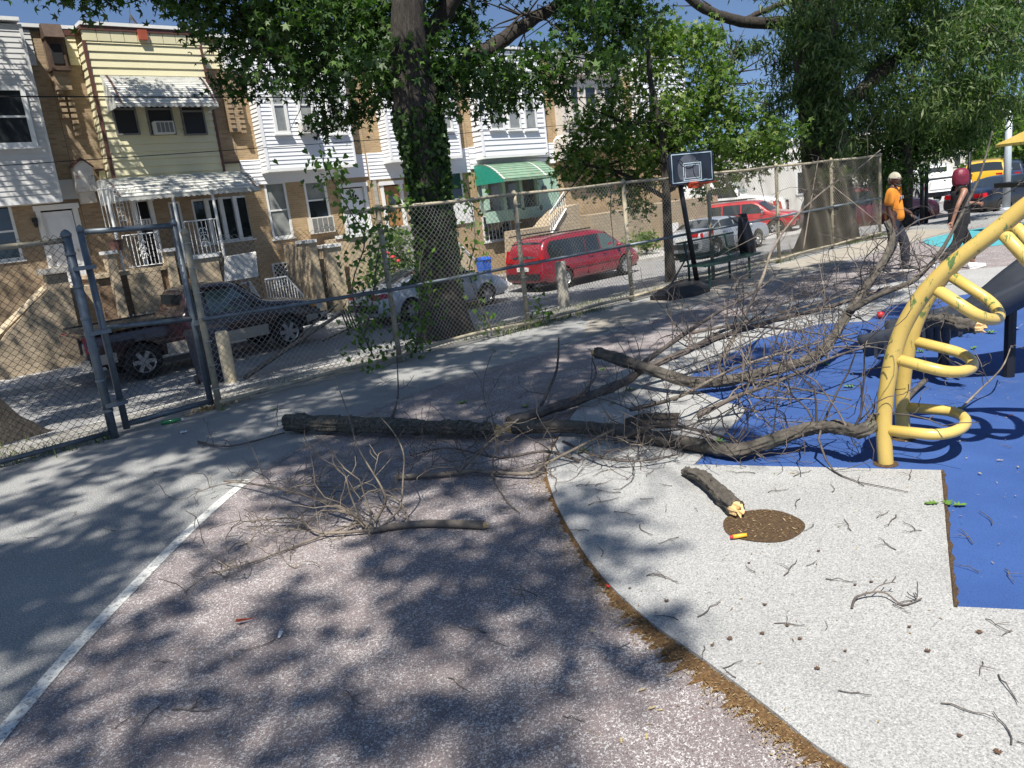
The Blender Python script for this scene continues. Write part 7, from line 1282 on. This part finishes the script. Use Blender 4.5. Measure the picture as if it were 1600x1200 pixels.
flat('crumpled_tissue', OAK*[1.1, .8, 2], .11, 'paper_white', 1588, 514, 'crumpled white tissue on the blue pad by the slide', 'litter', tilt=.5)
p = G(1160, 840, .034); a = np.array([.045, -.035, 0]); t = thing('lighter', 'small yellow and orange tube in the round mulch hole', 'litter', p); MB().tube([p-a*.9+np.array([0, 0, .012]), p+a*.4+np.array([0, 0, .012])], .011, 10).build('barrel', 'wrapper_yellow', t, True); MB().tube([p-a*.9+np.array([0, 0, .012]), p-a*1.15+np.array([0, 0, .012])], .009, 10).build('cap', 'plastic_red', t, True)
p = G(268, 658, .03); t = thing('green_bottle', 'crushed green plastic bottle on the asphalt by the gate', 'bottle', p); a = np.array([.75, -.3, 0]); a /= np.linalg.norm(a); MB().tube([p-a*.11, p-a*.10, p+a*.03, p+a*.06, p+a*.10], [.015, .024, .022, .019, .010], 12).build('body', 'bottle_green', t, True); MB().tube([p+a*.10, p+a*.12], .015, 10).build('cap', 'paper_white', t)
p = G(1376, 497, .03); o = MB().lathe(p, [(.03, 0), (.045, .03), (.04, .07), (.015, .08)], 12).build('red_cup', 'plastic_red', None, True, org=p); o.location = p; tag(o, 'small red plastic cap at the corner of the blue pad', 'litter')
p = GG(335, 638); t = thing('dry_grass_clump', 'dry straw clump at the foot of the gate post', 'weeds', p); n = 160; C = np.array(p)+rb.normal(size=(n, 3))*(.13, .08, .0); e = C+np.stack([rb.normal(size=n)*.07, rb.normal(size=n)*.06, rb.uniform(.03, .14, n)], 1); wd = rb.normal(size=(n, 3))*.004; o = npmesh('straw', np.stack([C-wd, C+wd, e], 1).reshape(-1, 3), np.arange(3*n).reshape(n, 3), 'leaf_dry', t); o['kind'] = 'stuff'
# mulch chips and specks
def chips(name, lab, n, gen, mat, s):
    C = gen(n); a = rb.uniform(0, 6.28, n); d = np.stack([np.cos(a), np.sin(a), rb.normal(size=n)*.25], 1)*(s*rb.uniform(.4, 1.4, n))[:, None]; wv = np.stack([-np.sin(a), np.cos(a), rb.normal(size=n)*.3], 1)*(s*.28*rb.uniform(.5, 1.3, n))[:, None]
    V = np.stack([C-d, C+wv, C+d, C-wv], 1).reshape(-1, 3); o = npmesh(name, V, np.arange(4*n).reshape(n, 4), mat); tag(o, lab, 'litter', kind='stuff')
fe = np.array(fine)
def edge(n): i = rb.integers(0, len(fe), n); q = fe[i]+rb.normal(size=(n, 2))*.05+np.array([-.05, .02]); return np.column_stack([q, np.where(rb.random(n) < .5, .02, .012)+.004*rb.random(n)])
chips('mulch_chips', 'leaf and bark chips scattered along the dirt edge', 4200, edge, 'leaf_dry', .008)
def hole(n): a = rb.uniform(0, 6.28, n); r = .2*np.sqrt(rb.random(n)); return np.column_stack([cc[0]+r*np.cos(a), cc[1]+r*np.sin(a), .036+.006*rb.random(n)])
chips('hole_chips', 'bark chips filling the round hole in the pad', 150, hole, 'leaf_dry', .010)
def court(n): return np.column_stack([rb.uniform(-.5, 12, n), rb.uniform(1, 8.4, n), np.full(n, .034)])
def courtz(n): q = court(n); q[:, 2] = [gsurf(x, y)+.004 for x, y in q[:, :2]]; return q
chips('ground_litter', 'tiny leaf and twig bits scattered over the court', 2600, courtz, 'leaf_dry', .010)
